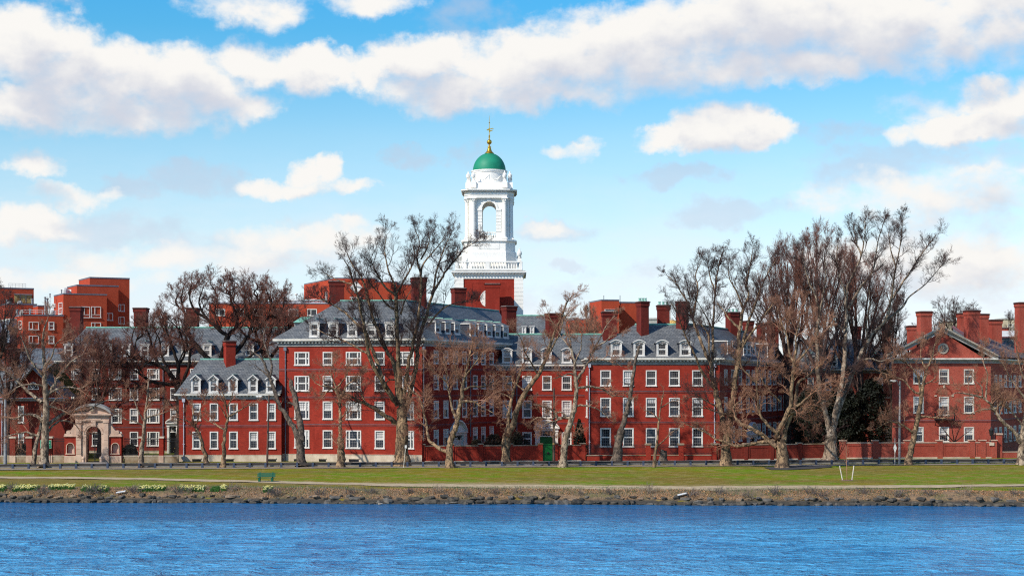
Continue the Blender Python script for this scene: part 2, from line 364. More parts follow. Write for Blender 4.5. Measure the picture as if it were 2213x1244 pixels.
rnd = random.Random(7)
_wm = {}
def window_meshes(w, h, kind, blind, trim='white', glass='glass'):
    """frame and pane meshes, local x across, z up, y into the wall"""
    w = round(w / .04) * .04; h = round(h / .04) * .04
    key = (round(w, 3), round(h, 3), kind, blind, trim, glass)
    if key in _wm: return _wm[key]
    f = MB(); pn = MB(); cs = .13 if kind != 'narrow' else .10
    x0, x1 = -w / 2, w / 2
    f.box(x0, x0 + cs, -.03, .14, 0, h); f.box(x1 - cs, x1, -.03, .14, 0, h)
    f.box(x0 + cs, x1 - cs, -.03, .14, h - cs, h); f.box(x0 - .05, x1 + .05, -.11, .14, -.07, .08)
    def sash(a, b, nx, nz, both=True):
        zm = h * .5
        f.box(a, b, .035, .10, zm - .035, zm + .035)
        for half, (za, zb) in enumerate(((.08, zm - .035), (zm + .035, h - cs))):
            yy = .06 if half == 0 else .045
            f.box(a, a + .05, yy, .10, za, zb); f.box(b - .05, b, yy, .10, za, zb)
            f.box(a + .05, b - .05, yy, .10, za, za + .05); f.box(a + .05, b - .05, yy, .10, zb - .05, zb)
            for i in range(1, nx):
                x = a + (b - a) * i / nx; f.box(x - .011, x + .011, yy + .02, .10, za + .05, zb - .05, 1)
            for j in range(1, nz):
                z = za + (zb - za) * j / nz
                for i in range(nx):
                    xa = a + (b - a) * i / nx + (.011 if i else .05); xb = a + (b - a) * (i + 1) / nx - (.011 if i < nx - 1 else .05)
                    f.box(xa, xb, yy + .02, .10, z - .011, z + .011, 1)
    if kind == 'triple':
        sw = w * .2
        f.box(x0 + sw, x0 + sw + .12, -.02, .14, .08, h - cs); f.box(x1 - sw - .12, x1 - sw, -.02, .14, .08, h - cs)
        sash(x0 + sw + .12, x1 - sw - .12, 3, 3); sash(x0 + cs, x0 + sw, 1, 3); sash(x1 - sw, x1 - cs, 1, 3)
    elif kind == 'narrow': sash(x0 + cs, x1 - cs, 2, 3)
    elif kind == 'modern':
        xm = x0 + w * .38; f.box(xm - .06, xm + .06, -.01, .14, .08, h - cs); f.box(x0 + cs, xm - .06, .02, .1, .08, .2)
    elif kind == 'modern2':
        xm = x0 + w * .38; f.box(xm - .06, xm + .06, -.01, .14, .08 + h * .24, h - cs); f.box(x0 + cs, x1 - cs, .0, .14, h * .24, h * .24 + .1)
    else: sash(x0 + cs, x1 - cs, 4, 3)
    pn.face([(x0 + .02, .112, .02), (x1 - .02, .112, .02), (x1 - .02, .112, h - .02), (x0 + .02, .112, h - .02)], 0)
    if blind > 0:
        zb = h - (h - .1) * blind
        pn.face([(x0 + cs + .01, .106, zb), (x1 - cs - .01, .106, zb), (x1 - cs - .01, .106, h - .03), (x0 + cs + .01, .106, h - .03)], 1)
    r = (f.mesh('window', [M[trim], M['muntin']]), pn.mesh('pane', [M[glass], M['blind']])); _wm[key] = r
    return r
def window_at(parent, wall, u0, u1, z0, z1, kind='sash', blind=None, hole=True, trim='white', glass='glass', out=0.0):
    if blind is None: blind = rnd.choice((0, 0, 0, 0, .25, .35, .5, .55, .5, .9))
    fm, pm = window_meshes(u1 - u0, z1 - z0, kind, blind, trim, glass)
    if hole: wall.holes.append((u0 + .01, u1 - .01, z0 + .01, z1 - .01))
    o = meshobj('window', fm, parent, wall.p((u0 + u1) / 2, z0, out) - rootloc(parent), wall.ang)
    meshobj('pane', pm, o)
    return o
def windows(parent, wall, cols, rows, ref, kind='sash', skip=(), **kw):
    """cols: (px centre, px width[, kind]); rows: (py top, py bottom) measured at photo column ref"""
    for ri, (a, b) in enumerate(rows):
        z1 = wall.z(ref, a); z0 = wall.z(ref, b)
        for ci, c in enumerate(cols):
            if (ri, ci) in skip: continue
            u0 = wall.u(c[0] - c[1] / 2); u1 = wall.u(c[0] + c[1] / 2)
            window_at(parent, wall, u0, u1, z0, z1, c[2] if len(c) > 2 else kind, **kw)
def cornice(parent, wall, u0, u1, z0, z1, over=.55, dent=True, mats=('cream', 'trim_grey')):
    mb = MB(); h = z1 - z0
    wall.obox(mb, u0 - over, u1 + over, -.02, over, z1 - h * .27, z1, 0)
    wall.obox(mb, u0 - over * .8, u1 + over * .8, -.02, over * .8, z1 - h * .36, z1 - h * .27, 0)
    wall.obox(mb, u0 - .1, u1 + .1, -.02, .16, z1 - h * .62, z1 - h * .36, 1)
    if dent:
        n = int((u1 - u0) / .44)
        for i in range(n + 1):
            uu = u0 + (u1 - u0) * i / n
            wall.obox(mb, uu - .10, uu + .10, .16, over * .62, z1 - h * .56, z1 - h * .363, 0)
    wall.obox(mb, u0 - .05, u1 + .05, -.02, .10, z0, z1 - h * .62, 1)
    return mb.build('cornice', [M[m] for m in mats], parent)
def band(parent, wall, zs, u0=0.0, u1=None, h=.22, o=.05, mat='band'):
    mb = MB(); u1 = wall.L if u1 is None else u1
    for z in zs:
        wall.obox(mb, u0, u1, -.02, o, z - h, z, 0); wall.obox(mb, u0, u1, -.02, o + .03, z, z + .035, 1)
    return mb.build('band_course', [M[mat], M['lead']], parent)
def pipe(parent, wall, px, z0, z1, mat='lead', head=True):
    mb = MB(); u = wall.u(px)
    mb.tube([wall.p(u, z0, .12), wall.p(u, z1, .12)], .07, 8)
    if head: wall.obox(mb, u - .18, u + .18, .02, .3, z1 - .1, z1 + .35)
    z = z0 + 2
    while z < z1: wall.obox(mb, u - .12, u + .12, 0, .2, z, z + .07); z += 2.6
    return mb.build('downpipe', [M[mat]], parent)
def chimney(parent, pxl, pxr, pyt, pyb, Y, depth=None, rot=0.0, mat='brick_chimney', pots=False, sink=2.0, name='chimney'):
    x0, x1 = xat(pxl, Y), xat(pxr, Y); w = x1 - x0; zt = zat(pyt, Y); zb = zat(pyb, Y) - sink
    dp = depth or max(1.0, w * .8); cx = (x0 + x1) / 2; cy = Y + dp / 2
    k = w / (abs(math.cos(rot)) * w + abs(math.sin(rot)) * dp); hw = w * k / 2; hd = dp * k / 2
    mb = MB()
    def ring(e, z): return [(cx + (sx * (hw + e)) * math.cos(rot) - (sy * (hd + e)) * math.sin(rot), cy + (sx * (hw + e)) * math.sin(rot) + (sy * (hd + e)) * math.cos(rot), z) for sx, sy in ((-1, -1), (1, -1), (1, 1), (-1, 1))]
    def blk(e, za, zb_, m=0): mb.prism(ring(e, za), ring(e, zb_), m)
    blk(-.06, zb, zt - .75); blk(-.02, zt - .75, zt - .62); blk(.03, zt - .62, zt - .22); blk(.10, zt - .22, zt - .06, 3); blk(.0, zt - .06, zt, 1)
    if pots:
        for i in (-.55, 0, .55): mb.lathe(cx + i * hw * 1.1, cy, [(.16, zt), (.18, zt + .1), (.14, zt + .14), (.14, zt + .34), (.2, zt + .36), (.2, zt + .42)], 8, 2)
    return mb.build(name, [M[mat], M['trim_grey'], M['copper'], M['brick_cap']], parent)
def dormer(parent, wall, pxc, pw, pyt, pyb, ze, slope, style='hip', over=0.5, mats=('slate_dark', 'white', 'slate', 'copper'), blind=None, kind='sash', trim='white'):
    """a dormer standing on the roof slope that rises from the eave height ze at the wall's outer edge"""
    u = wall.u(pxc); Y0 = wall.Y(pxc)
    z0 = zat(pyb, Y0 + .4); t0 = (z0 - ze) / slope - over               # distance behind the wall face
    z0 = zat(pyb, Y0 + max(0, t0)); z1 = zat(pyt, Y0 + max(0, t0))
    w = abs(wall.u(pxc + pw / 2) - wall.u(pxc - pw / 2)); h = z1 - z0; a = u - w / 2; b = u + w / 2
    rise = {'hip': .45, 'gable': w * .42, 'arch': w * .24, 'shed': .25}[style]
    tb = (z1 - ze) / slope - over + .1; tr = (z1 + rise - ze) / slope - over + .1
    if style == 'gable': zs = z1 - rise                                 # pyt is the apex
    elif style == 'arch': zs = z1 - rise
    else: zs = z1
    tb = (zs - ze) / slope - over + .1; tr = (zs + rise - ze) / slope - over + .1
    mb = MB(); q = wall.p
    for x, s_ in ((a, -1), (b, 1)):                                      # cheeks
        c = [q(x - s_ * .08, z0, -t0), q(x - s_ * .08, zs, -t0), q(x - s_ * .08, zs, -tb)]; e = [q(x, z0, -t0 - .04), q(x, zs, -t0 - .04), q(x, zs, -tb)]
        mb.prism(c, e, 0)
    fw = .14
    wall.obox(mb, a, a + fw, -t0 - .1, -t0 + .05, z0, zs, 1); wall.obox(mb, b - fw, b, -t0 - .1, -t0 + .05, z0, zs, 1)
    wall.obox(mb, a - .06, b + .06, -t0 - .1, -t0 + .12, z0 - .1, z0 + .07, 1)
    ov = .12
    if style == 'hip':
        wall.obox(mb, a - ov, b + ov, -tb, -t0 + ov, zs, zs + .12, 1)
        lo = [q(a - ov, zs + .12, -t0 + ov), q(b + ov, zs + .12, -t0 + ov), q(b + ov, zs + .12, -tb), q(a - ov, zs + .12, -tb)]
        r0 = q(u, zs + .12 + rise, -t0 - w * .4); r1 = q(u, zs + .12 + rise, -tr - .3)
        mb.face([lo[0], lo[1], r0], 2); mb.face([lo[1], lo[2], r1, r0], 2); mb.face([lo[3], lo[0], r0, r1], 2)
        mb.tube([r0 + Vector((0, 0, .02)), r1 + Vector((0, 0, .02))], .07, 4, 3)
    elif style == 'shed':
        wall.obox(mb, a - ov, b + ov, -tb, -t0 + ov, zs, zs + .12, 1)
        mb.hexa([q(a - ov, zs + .121, -t0 + ov), q(b + ov, zs + .121, -t0 + ov), q(b + ov, zs + .125, -tr), q(a - ov, zs + .125, -tr),
                 q(a - ov, zs + .16, -t0 + ov), q(b + ov, zs + .16, -t0 + ov), q(b + ov, zs + .16 + rise, -tr), q(a - ov, zs + .16 + rise, -tr)], 2)
    elif style == 'gable':
        mb.prism([q(a, zs, -t0 + .03), q(b, zs, -t0 + .03), q(u, zs + rise, -t0 + .03)], [q(a, zs, -t0 - .08), q(b, zs, -t0 - .08), q(u, zs + rise, -t0 - .08)], 1)
        for s_, x in ((-1, a), (1, b)):
            xx = x + s_ * ov; dz = -ov * rise / (w / 2)
            lo = [q(xx, zs + dz, -t0 + .14), q(u, zs + rise, -t0 + .14), q(u, zs + rise, -tr - .2), q(xx, zs + dz, -tb - .2)]
            hi = [v + Vector((0, 0, .13)) for v in lo]
            mb.prism(lo, hi, 2)
            lo2 = [q(xx, zs + dz, -t0 + .20), q(u, zs + rise, -t0 + .20), q(u, zs + rise, -t0 + .141), q(xx, zs + dz, -t0 + .141)]
            mb.prism(lo2, [v + Vector((0, 0, .14)) for v in lo2], 1)
        mb.tube([q(u, zs + rise + .14, -t0 + .1), q(u, zs + rise + .14, -tr)], .05, 4, 3)
    elif style == 'arch':
        n = 8; arc = [(a - ov + (w + 2 * ov) * i / n, zs + rise * math.sin(math.pi * i / n)) for i in range(n + 1)]
        mb.prism([q(x, z, -t0 + .04) for x, z in arc], [q(x, z, -t0 - .06) for x, z in arc], 1)
        for i in range(n):
            (xa, za), (xb, zb) = arc[i], arc[i + 1]
            mb.hexa([q(xa, za, -t0 + .16), q(xb, zb, -t0 + .16), q(xb, zb, -tr - .1), q(xa, za, -tb - .1),
                     q(xa, za + .09, -t0 + .16), q(xb, zb + .09, -t0 + .16), q(xb, zb + .09, -tr - .1), q(xa, za + .09, -tb - .1)], 2)
            mb.hexa([q(xa, za - .02, -t0 + .2), q(xb, zb - .02, -t0 + .2), q(xb, zb - .02, -t0 + .161), q(xa, za - .02, -t0 + .161),
                     q(xa, za + .10, -t0 + .2), q(xb, zb + .10, -t0 + .2), q(xb, zb + .10, -t0 + .161), q(xa, za + .10, -t0 + .161)], 1)
    o = mb.build('dormer', [M[m] for m in mats], parent)
    if blind is None: blind = rnd.choice((0, .3, .5, .5))
    wz1 = zs - .04
    fm, pm = window_meshes(w - 2 * fw + .06, wz1 - z0 - .07, kind, blind, trim)
    me = fm
    wo = meshobj('window', fm, o, wall.p(u, z0 + .07, -t0) - rootloc(parent), wall.ang)
    meshobj('pane', pm, o, wall.p(u, z0 + .07, -t0) - rootloc(parent), wall.ang)
    if style in ('gable', 'arch'):                                        # glazed round head
        hb = MB(); rr = (w / 2 - fw) * .92; n = 10
        zc = wz1 - .1; ry = rr if style == 'gable' else rise * .8
        pts = [(u + rr * math.cos(math.pi * i / n), zc + ry * math.sin(math.pi * i / n)) for i in range(n + 1)]
        hb.face([q(x, z, -t0 + .053) for x, z in pts], 0)
        for i in range(n):
            (xa, za), (xb, zb) = pts[i], pts[i + 1]
            hb.hexa([q(xa, za, -t0 + .08), q(xb, zb, -t0 + .08), q(u + (xb - u) * 1.12, zc + (zb - zc) * 1.12, -t0 + .08), q(u + (xa - u) * 1.12, zc + (za - zc) * 1.12, -t0 + .08),
                     q(xa, za, -t0 + .05), q(xb, zb, -t0 + .05), q(u + (xb - u) * 1.12, zc + (zb - zc) * 1.12, -t0 + .05), q(u + (xa - u) * 1.12, zc + (za - zc) * 1.12, -t0 + .05)], 1)
        for k in range(1, 4):
            an = math.pi * k / 4
            x, z = u + rr * math.cos(an), zc + ry * math.sin(an)
            hb.tube([q(u, zc, -t0 + .07), q(x, z, -t0 + .07)], .02, 4, 1)
        hb.build('fanlight', [M['glass'], M['white']], o)
    return o
# ------------------------------------------------------------------ setting: water, bank, lawn, paths, road
def Yb(x): return 149.15 - .0554 * x + .28 * math.sin(x * .21 + 1) + .16 * math.sin(x * .63)
PROF = [(-30, -3), (-4, -1.0), (-1, -.35), (0, 0.02), (.4, .36), (1.0, .70), (2.0, 1.03), (3.5, 1.19), (6, 1.30), (2000, 1.30)]
def gprof(t):
    for (a, za), (b, zb) in zip(PROF, PROF[1:]):
        if t <= b: return za + (zb - za) * max(0, (t - a)) / (b - a)
    return 1.3
def gz(x, y): return gprof(y - Yb(x))
def Yr(x): return 182.7 + (x + 56.8) * .1048                            # near edge of the footpath by the road
def ground_at(px, py):
    """where the sight line through (px, py) meets the ground"""
    Y = 120.0
    while Y < 260:
        q = P(px, py, Y)
        if q.z <= gz(q.x, q.y) and q.y > Yb(q.x) - .5: return q
        Y += .1
    return q
PATH = [(0, 1032), (150, 1033), (300, 1035), (420, 1038), (553, 1041), (700, 1045), (850, 1048), (1000, 1050.5), (1100, 1051.5), (1300, 1054), (1500, 1055.5), (1650, 1054.5), (1800, 1053), (2000, 1051), (2213, 1049)]
pathpts = [ground_at(a, b) for a, b in PATH]
pathpts = [Vector((-130, pathpts[0].y + 9, 0))] + pathpts + [Vector((130, pathpts[-1].y + 6, 0))]
def pathY(x):
    for a, b in zip(pathpts, pathpts[1:]):
        if a.x <= x <= b.x: return a.y + (b.y - a.y) * (x - a.x) / (b.x - a.x)
    return 165.0
nr = np.random.default_rng(5)
def vnoise(x, y):
    return (math.sin(x * .7 + 1.3 * math.sin(y * .5)) + math.sin(y * .9 + 1.7 * math.sin(x * .37 + 2)) + .6 * math.sin(x * 1.9 + y * 1.3)) / 2.6
# the lawn and everything beyond it: one sheet from under the water to the horizon
xs = [-3000, -1500, -700, -350, -200, -130] + [-100 + i * 1.25 for i in range(161)] + [130, 200, 350, 700, 1500, 3000]
ts = [-30, -4, -1, 0, .4, 1, 1.5, 2, 2.7, 3.5, 4.2, 5] + [5.6 + .6 * i for i in range(60)] + [44, 48, 55, 65, 80, 110, 160, 260, 500, 1000, 2500, 6000]
gv = []; wear = []; dry = []
for t in ts:
    for x in xs:
        xx = max(-130, min(130, x)); y = Yb(xx) + t; z = gprof(t)
        if 3 < t < 36: z += .035 * vnoise(x * 1.1, y * 1.3)
        gv.append((x, y, z)); dv = (y - pathY(xx)) / ((2.2 + 3.2 * math.exp(-((xx - 1) / 16) ** 2) + 2.6 * math.exp(-((xx - 22) / 7) ** 2)) if y > pathY(xx) else 1.5)
        w0 = math.exp(-dv * dv * .35) * (.72 + .22 * vnoise(x * .12 + 3, 2.0))
        verge = 1.0 if Yr(xx) + 1.4 < y < Yr(xx) + 6 else 0.0
        wear.append(max(w0, .8 * verge)); dry.append(max(0.0, min(1.0, (pathY(xx) - y) / 1.5)) * (.55 + .45 * vnoise(x * .3, y * .5 + 4)) * (1.0 if x < 8 else .55))
n = len(xs)
gf = [(j * n + i, j * n + i + 1, (j + 1) * n + i + 1, (j + 1) * n + i) for j in range(len(ts) - 1) for i in range(n - 1)]
m, g, b = newmat('lawn'); pp = pos(g)
att = g.n('ShaderNodeAttribute', attribute_name='wear').outputs['Fac']
n1 = g.noise(g.v('MULTIPLY', pp, (.40, .6, 1)), .42, 5, .65); n2 = g.noise(g.v('MULTIPLY', pp, (.8, .9, 1)), 1.0, 5, .7); n3 = g.noise(pp, 7.0, 3, .6)
dryf = g.n('ShaderNodeAttribute', attribute_name='dry').outputs['Fac']
n0 = g.noise(g.v('MULTIPLY', pp, (.25, .8, 1)), .13, 4, .6)
col = g.mix(g.step(n1, .44, .56), (.125, .205, .003), (.20, .165, .010)); col = g.mix(g.step(n0, .44, .60, 0, .6), col, (.17, .105, .030))
col = g.mix(g.step(n2, .46, .66, 0, .75), col, (.31, .22, .085))
col = g.mix(g.m('MULTIPLY', dryf, .85), col, g.mix(n2, (.155, .120, .030), (.22, .15, .05)))
col = g.mix(g.step(n3, .48, .75, 0, .45), col, (.045, .060, .006))
soil = g.mix(n2, (.40, .31, .185), (.27, .195, .105))
wr_ = g.m('ADD', att, g.m('MULTIPLY', g.m('SUBTRACT', g.noise(g.v('MULTIPLY', pp, (.5, 1.5, 1)), 2.2, 5, .7), .5), 1.3))
col = g.mix(g.step(wr_, .42, .85), col, soil)
g.put(b.inputs['Base Color'], col); b.inputs['Roughness'].default_value = .95; b.inputs['Specular IOR Level'].default_value = .1
bn = g.n('ShaderNodeBump'); bn.inputs['Strength'].default_value = .9; bn.inputs['Distance'].default_value = .09
g.put(bn.inputs['Height'], g.m('ADD', g.noise(pp, 11, 4, .7), g.m('MULTIPLY', g.noise(g.v('MULTIPLY', pp, (.5, 1, 1)), 1.5, 4, .6), 2.5))); g.put(b.inputs['Normal'], bn.outputs[0]); M['lawn'] = m
mb = MB(); mb.v = gv; mb.f = gf; mb.m = [0] * len(gf)
lawn = struct('lawn', mb, [M['lawn']], smooth=True)
at = lawn.data.attributes.new('wear', 'FLOAT', 'POINT'); at.data.foreach_set('value', wear); at = lawn.data.attributes.new('dry', 'FLOAT', 'POINT'); at.data.foreach_set('value', dry)
def strip(name, mat, f0, f1, z, x0=-120, x1=120, dx=1.5, rough=0.0, thick=0.0):
    mb = MB(); k = int((x1 - x0) / dx); vs = []
    for i in range(k + 1):
        x = x0 + (x1 - x0) * i / k; r_ = rough * vnoise(x * 1.7, 3.1); r2_ = rough * vnoise(x * 2.1, 9.4)
        ya, yb_ = f0(x) + r_, f1(x) + r2_
        vs += [(x, ya, z(x, ya)), (x, (ya + yb_) / 2, z(x, (ya + yb_) / 2)), (x, yb_, z(x, yb_))]
    fs = [f for i in range(k) for f in ((3 * i, 3 * i + 3, 3 * i + 4, 3 * i + 1), (3 * i + 1, 3 * i + 4, 3 * i + 5, 3 * i + 2))]
    mb.add(vs, fs); return struct(name, mb, [M[mat]])
M['dirt'] = plain('trodden earth path', (.46, .36, .235), (.33, .245, .145), .95, 1.5, bump=.3, bscale=10)
M['asphalt'] = plain('worn asphalt', (.055, .050, .050), (.038, .035, .035), .9, 2.0)
M['footway'] = plain('pale footpath', (.27, .22, .18), (.19, .155, .125), .9, 2.0)
M['pavement'] = plain('concrete pavement', (.28, .25, .22), (.20, .175, .155), .9, 1.0)
M['kerb'] = plain('granite kerb', (.22, .21, .20), (.15, .145, .14), .85, 1.0)
strip('dirt_path', 'dirt', lambda x: pathY(x) - 1.3, lambda x: pathY(x) + 1.7, lambda x, y: gz(x, y) + .055, rough=.5, dx=.8)
flat = lambda h: (lambda x, y: 1.3 + h)
strip('footpath', 'footway', lambda x: Yr(x) - .6, lambda x: Yr(x) + 1.7, flat(.05), rough=.05)
strip('road', 'asphalt', lambda x: Yr(x) + 4.9, lambda x: Yr(x) + 10.2, flat(.035))
mb = MB()
for i in range(80):
    xa, xb = -120 + 3 * i, -120 + 3 * i + 2.97
    for o in (4.7, 10.2): mb.hexa([(xa, Yr(xa) + o, 1.2), (xb, Yr(xb) + o, 1.2), (xb, Yr(xb) + o + .2, 1.2), (xa, Yr(xa) + o + .2, 1.2), (xa, Yr(xa) + o, 1.45), (xb, Yr(xb) + o, 1.45), (xb, Yr(xb) + o + .2, 1.45), (xa, Yr(xa) + o + .2, 1.45)])
struct('kerb', mb, [M['kerb']])
strip('pavement', 'pavement', lambda x: Yr(x) + 10.45, lambda x: Yr(x) + 12.6, flat(.10))
mb = MB(); q = P(1690, 1010, 187); 
pts = [Vector(ground_at(a, b_)) for a, b_ in ((1650, 1010), (1700, 1007.5), (1790, 1006), (1800, 1009), (1755, 1013), (1700, 1015.5), (1668, 1015.5))]
mb.face([(v.x, v.y, 1.3 + .062) for v in pts]); struct('asphalt_apron', mb, [M['asphalt']])
mb = MB(); mb.face([(xat(166, 190), 190, 1.41), (xat(246, 190), 190, 1.41), (xat(232, 199), 198.6, 1.41), (xat(176, 199), 198.6, 1.41)]); struct('gate_apron', mb, [M['pavement']])
mb = MB(); mb.face([(xat(1125, 191), Yr(4) + 1.4, 1.37), (xat(1165, 191), Yr(5) + 1.4, 1.37), (xat(1196, 200), 201, 1.408), (xat(1172, 200), 201, 1.408)]); struct('door_path', mb, [M['pavement']])
# the rough bank
m, g, b = newmat('riverbank earth'); pp = pos(g)
n1 = g.noise(pp, .45, 5, .6); n2 = g.noise(pp, 2.5, 6, .7); n3 = g.noise(pp, 9, 3, .6)
col = g.mix(g.step(n2, .35, .65), (.27, .165, .085), (.12, .078, .045)); col = g.mix(g.step(n1, .45, .65, 0, .7), col, (.085, .095, .022)); col = g.mix(g.step(n3, .5, .7, 0, .6), col, (.36, .23, .13))
z_ = g.sep(pp)[2]; col = g.mix(g.step(z_, .25, .6), (.045, .04, .033), col)
g.put(b.inputs['Base Color'], col); b.inputs['Roughness'].default_value = .95
bn = g.n('ShaderNodeBump'); bn.inputs['Strength'].default_value = 1; bn.inputs['Distance'].default_value = .15; g.put(bn.inputs['Height'], g.noise(pp, 5, 5, .7)); g.put(b.inputs['Normal'], bn.outputs[0]); M['bank'] = m
mb = MB(); vs = []; kx = 400; tt = [-3, -1, -.3, 0, .25, .5, .8, 1.1, 1.5, 1.9, 2.4, 2.9, 3.5]
for i in range(kx + 1):
    x = -110 + 220 * i / kx
    for j, t in enumerate(tt):
        tj = t + .5 * vnoise(x * .8, 7) * (j == len(tt) - 1) + (nr.random() - .5) * .12
        y = Yb(x) + tj; vs.append((x, y, gprof(tj) + (.03 if 0 < j < len(tt) - 1 else (.0 if j == 0 else .01)) + (nr.random() - .3) * .11 * (0 < j < len(tt) - 2)))
k = len(tt); mb.add(vs, [(i * k + j, (i + 1) * k + j, (i + 1) * k + j + 1, i * k + j + 1) for i in range(kx) for j in range(k - 1)]); struct('riverbank', mb, [M['bank']])
# water
m, g, b = newmat('river water'); pp = pos(g)
w1 = g.noise(g.v('MULTIPLY', pp, (.55, 1.0, 1)), .50, 4, .65, dist=1.0); w2 = g.noise(g.v('MULTIPLY', pp, (.75, 1.1, 1)), 1.5, 4, .65, dist=.8); gust = g.noise(g.v('MULTIPLY', pp, (.16, .5, 1)), .10, 4, .6)
hgt = g.m('ADD', g.m('MULTIPLY', w1, 2.2), g.m('MULTIPLY', w2, .55))
yy = g.sep(pp)[1]; shelter_reflect = g.step(g.m('ADD', yy, g.m('MULTIPLY', gust, 26.0)), 130, 158, 1.0, .5)      # calmer water under the bank, also the mask for its painted dark reflection
hgt = g.m('MULTIPLY', hgt, g.m('MULTIPLY', shelter_reflect, g.step(gust, .3, .7, .7, 1.1)))
bn = g.n('ShaderNodeBump'); bn.inputs['Strength'].default_value = 1.0; bn.inputs['Distance'].default_value = 1.0; g.put(bn.inputs['Height'], hgt); g.put(b.inputs['Normal'], bn.outputs[0])
chop = g.m('ADD', g.m('MULTIPLY', w1, .6), g.m('MULTIPLY', g.noise(g.v('MULTIPLY', pp, (.8, .8, 1)), 1.1, 5, .7, dist=.8), .4))  # crests painted lighter and troughs darker, standing in for sky reflection
wc = g.mix(g.step(chop, .36, .64), (.016, .180, .40), (.085, .44, .78)); wc = g.mix(g.step(gust, .42, .62, 0, .55), wc, (.110, .48, .80)); wc = g.mix(g.step(shelter_reflect, .5, 1.0, .80, 0), wc, (.006, .060, .185))  # base colour carries ripple light and a dark reflection painted near the bank
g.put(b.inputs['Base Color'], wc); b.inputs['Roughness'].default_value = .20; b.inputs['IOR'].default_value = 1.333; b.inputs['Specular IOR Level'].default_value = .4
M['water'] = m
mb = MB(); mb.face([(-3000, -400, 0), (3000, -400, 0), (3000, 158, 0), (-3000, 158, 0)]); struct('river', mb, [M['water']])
# ------------------------------------------------------------------ buildings
def isect(p1, d1, p2, d2):
    det = d1.x * -d2.y + d2.x * d1.y
    t = ((p2.x - p1.x) * -d2.y + d2.x * (p2.y - p1.y)) / det
    return p1 + d1 * t
def V3(p, z): return Vector((p.x, p.y, z))
def portal(parent, wall, pxl, pxr, pyt, pyb, style='arch', door='green_door'):
    u0, u1 = wall.u(pxl), wall.u(pxr); pc = (pxl + pxr) / 2; zt = wall.z(pc, pyt); zb = wall.z(pc, pyb) ; w = u1 - u0; u = (u0 + u1) / 2
    rise = w * .30; zs = zt - rise; mb = MB(); q = wall.p
    pw = w * .17
    for a in (u0 + .05, u1 - .05 - pw): wall.obox(mb, a, a + pw, .0, .28, zb, zs - .55); wall.obox(mb, a - .06, a + pw + .06, .0, .34, zb, zb + .3); wall.obox(mb, a - .06, a + pw + .06, .0, .34, zs - .55, zs - .42)
    wall.obox(mb, u0, u1, .0, .32, zs - .42, zs - .12); wall.obox(mb, u0 - .15, u1 + .15, .0, .5, zs - .12, zs + .04)
    n = 12; arc = [(u0 - .12 + (w + .24) * i / n, zs + .04 + rise * (math.sin(math.pi * i / n) ** .8 if style == 'arch' else 1 - abs(1 - 2 * i / n))) for i in range(n + 1)]
    mb.prism([q(x, z, .12) for x, z in arc], [q(x, z, .0) for x, z in arc])
    for i in range(n):
        (xa, za), (xb, zb_) = arc[i], arc[i + 1]
        mb.hexa([q(xa, za - .05, .5), q(xb, zb_ - .05, .5), q(xb, zb_ - .05, .0), q(xa, za - .05, .0), q(xa, za + .14, .5), q(xb, zb_ + .14, .5), q(xb, zb_ + .14, .0), q(xa, za + .14, .0)])
    for k in range(1, 6):                                                # carved rays in the tympanum
        an = math.pi * k / 6; mb.tube([q(u, zs + .06, .14), q(u + math.cos(an) * w * .36, zs + .06 + math.sin(an) * rise * .8, .14)], .03, 4)
    i0, i1 = u0 + .05 + pw, u1 - .05 - pw; zl = zs - .42 - (zs - zb) * .18
    wall.obox(mb, i0, i0 + .12, .0, .16, zb, zs - .42); wall.obox(mb, i1 - .12, i1, .0, .16, zb, zs - .42); wall.obox(mb, i0 + .12, i1 - .12, .0, .16, zl - .08, zl + .04)
    o = mb.build('door_surround', [M['white']], parent)
    gb = MB(); wall.obox(gb, i0 + .12, i1 - .12, .0, .05, zl + .04, zs - .42, 0)
    for k in range(1, 5): x = i0 + .12 + (i1 - i0 - .24) * k / 5; wall.obox(gb, x - .025, x + .025, .05, .08, zl + .04, zs - .42, 1)
    gb.build('transom_window', [M['glass'], M['white']], o)
    db = MB(); wall.obox(db, i0 + .12, i1 - .12, .0, .07, zb, zl - .08)
    dw = (i1 - i0 - .24)
    for a in (.08, .54):
        for za, zc in ((.08, .45), (.52, .92)):
            wall.obox(db, i0 + .12 + dw * a, i0 + .12 + dw * (a + .38), .07, .10, zb + (zl - zb) * za, zb + (zl - zb) * zc)
    dd = db.build('door', [M[door]], parent)
    hb = MB(); c = q(i1 - .3, zb + 1.0, .12); hb.lathe(c.x, c.y, [(.02, c.z - .05), (.06, c.z), (.02, c.z + .05)], 8); hb.build('handle', [M['brass']], dd)
    lb = MB(); c = q(u, zs - .75, .32)
    lb.lathe(c.x, c.y, [(.03, c.z - .25), (.13, c.z - .2), (.17, c.z + .1), (.08, c.z + .2), (.02, c.z + .35)], 6); lb.build('lantern', [M['iron']], o)
    return o
def basement(parent, wall, pxs, pyt, pyb):
    for a, b in pxs:
        u0, u1 = wall.u(a), wall.u(b); z1 = wall.z(a, pyt); z0 = max(wall.z(a, pyb), 1.32)
        mb = MB(); wall.obox(mb, u0, u1, .05, .075, z0, z1, 0)
        wall.obox(mb, u0 - .08, u1 + .08, .05, .13, z1, z1 + .12, 1)
        n = 7
        for i in range(n + 1): x = u0 + (u1 - u0) * i / n; wall.obox(mb, x - .02, x + .02, .075, .10, z0, z1, 2)
        mb.build('basement_window', [M['glass'], M['limestone'], M['iron']], parent)
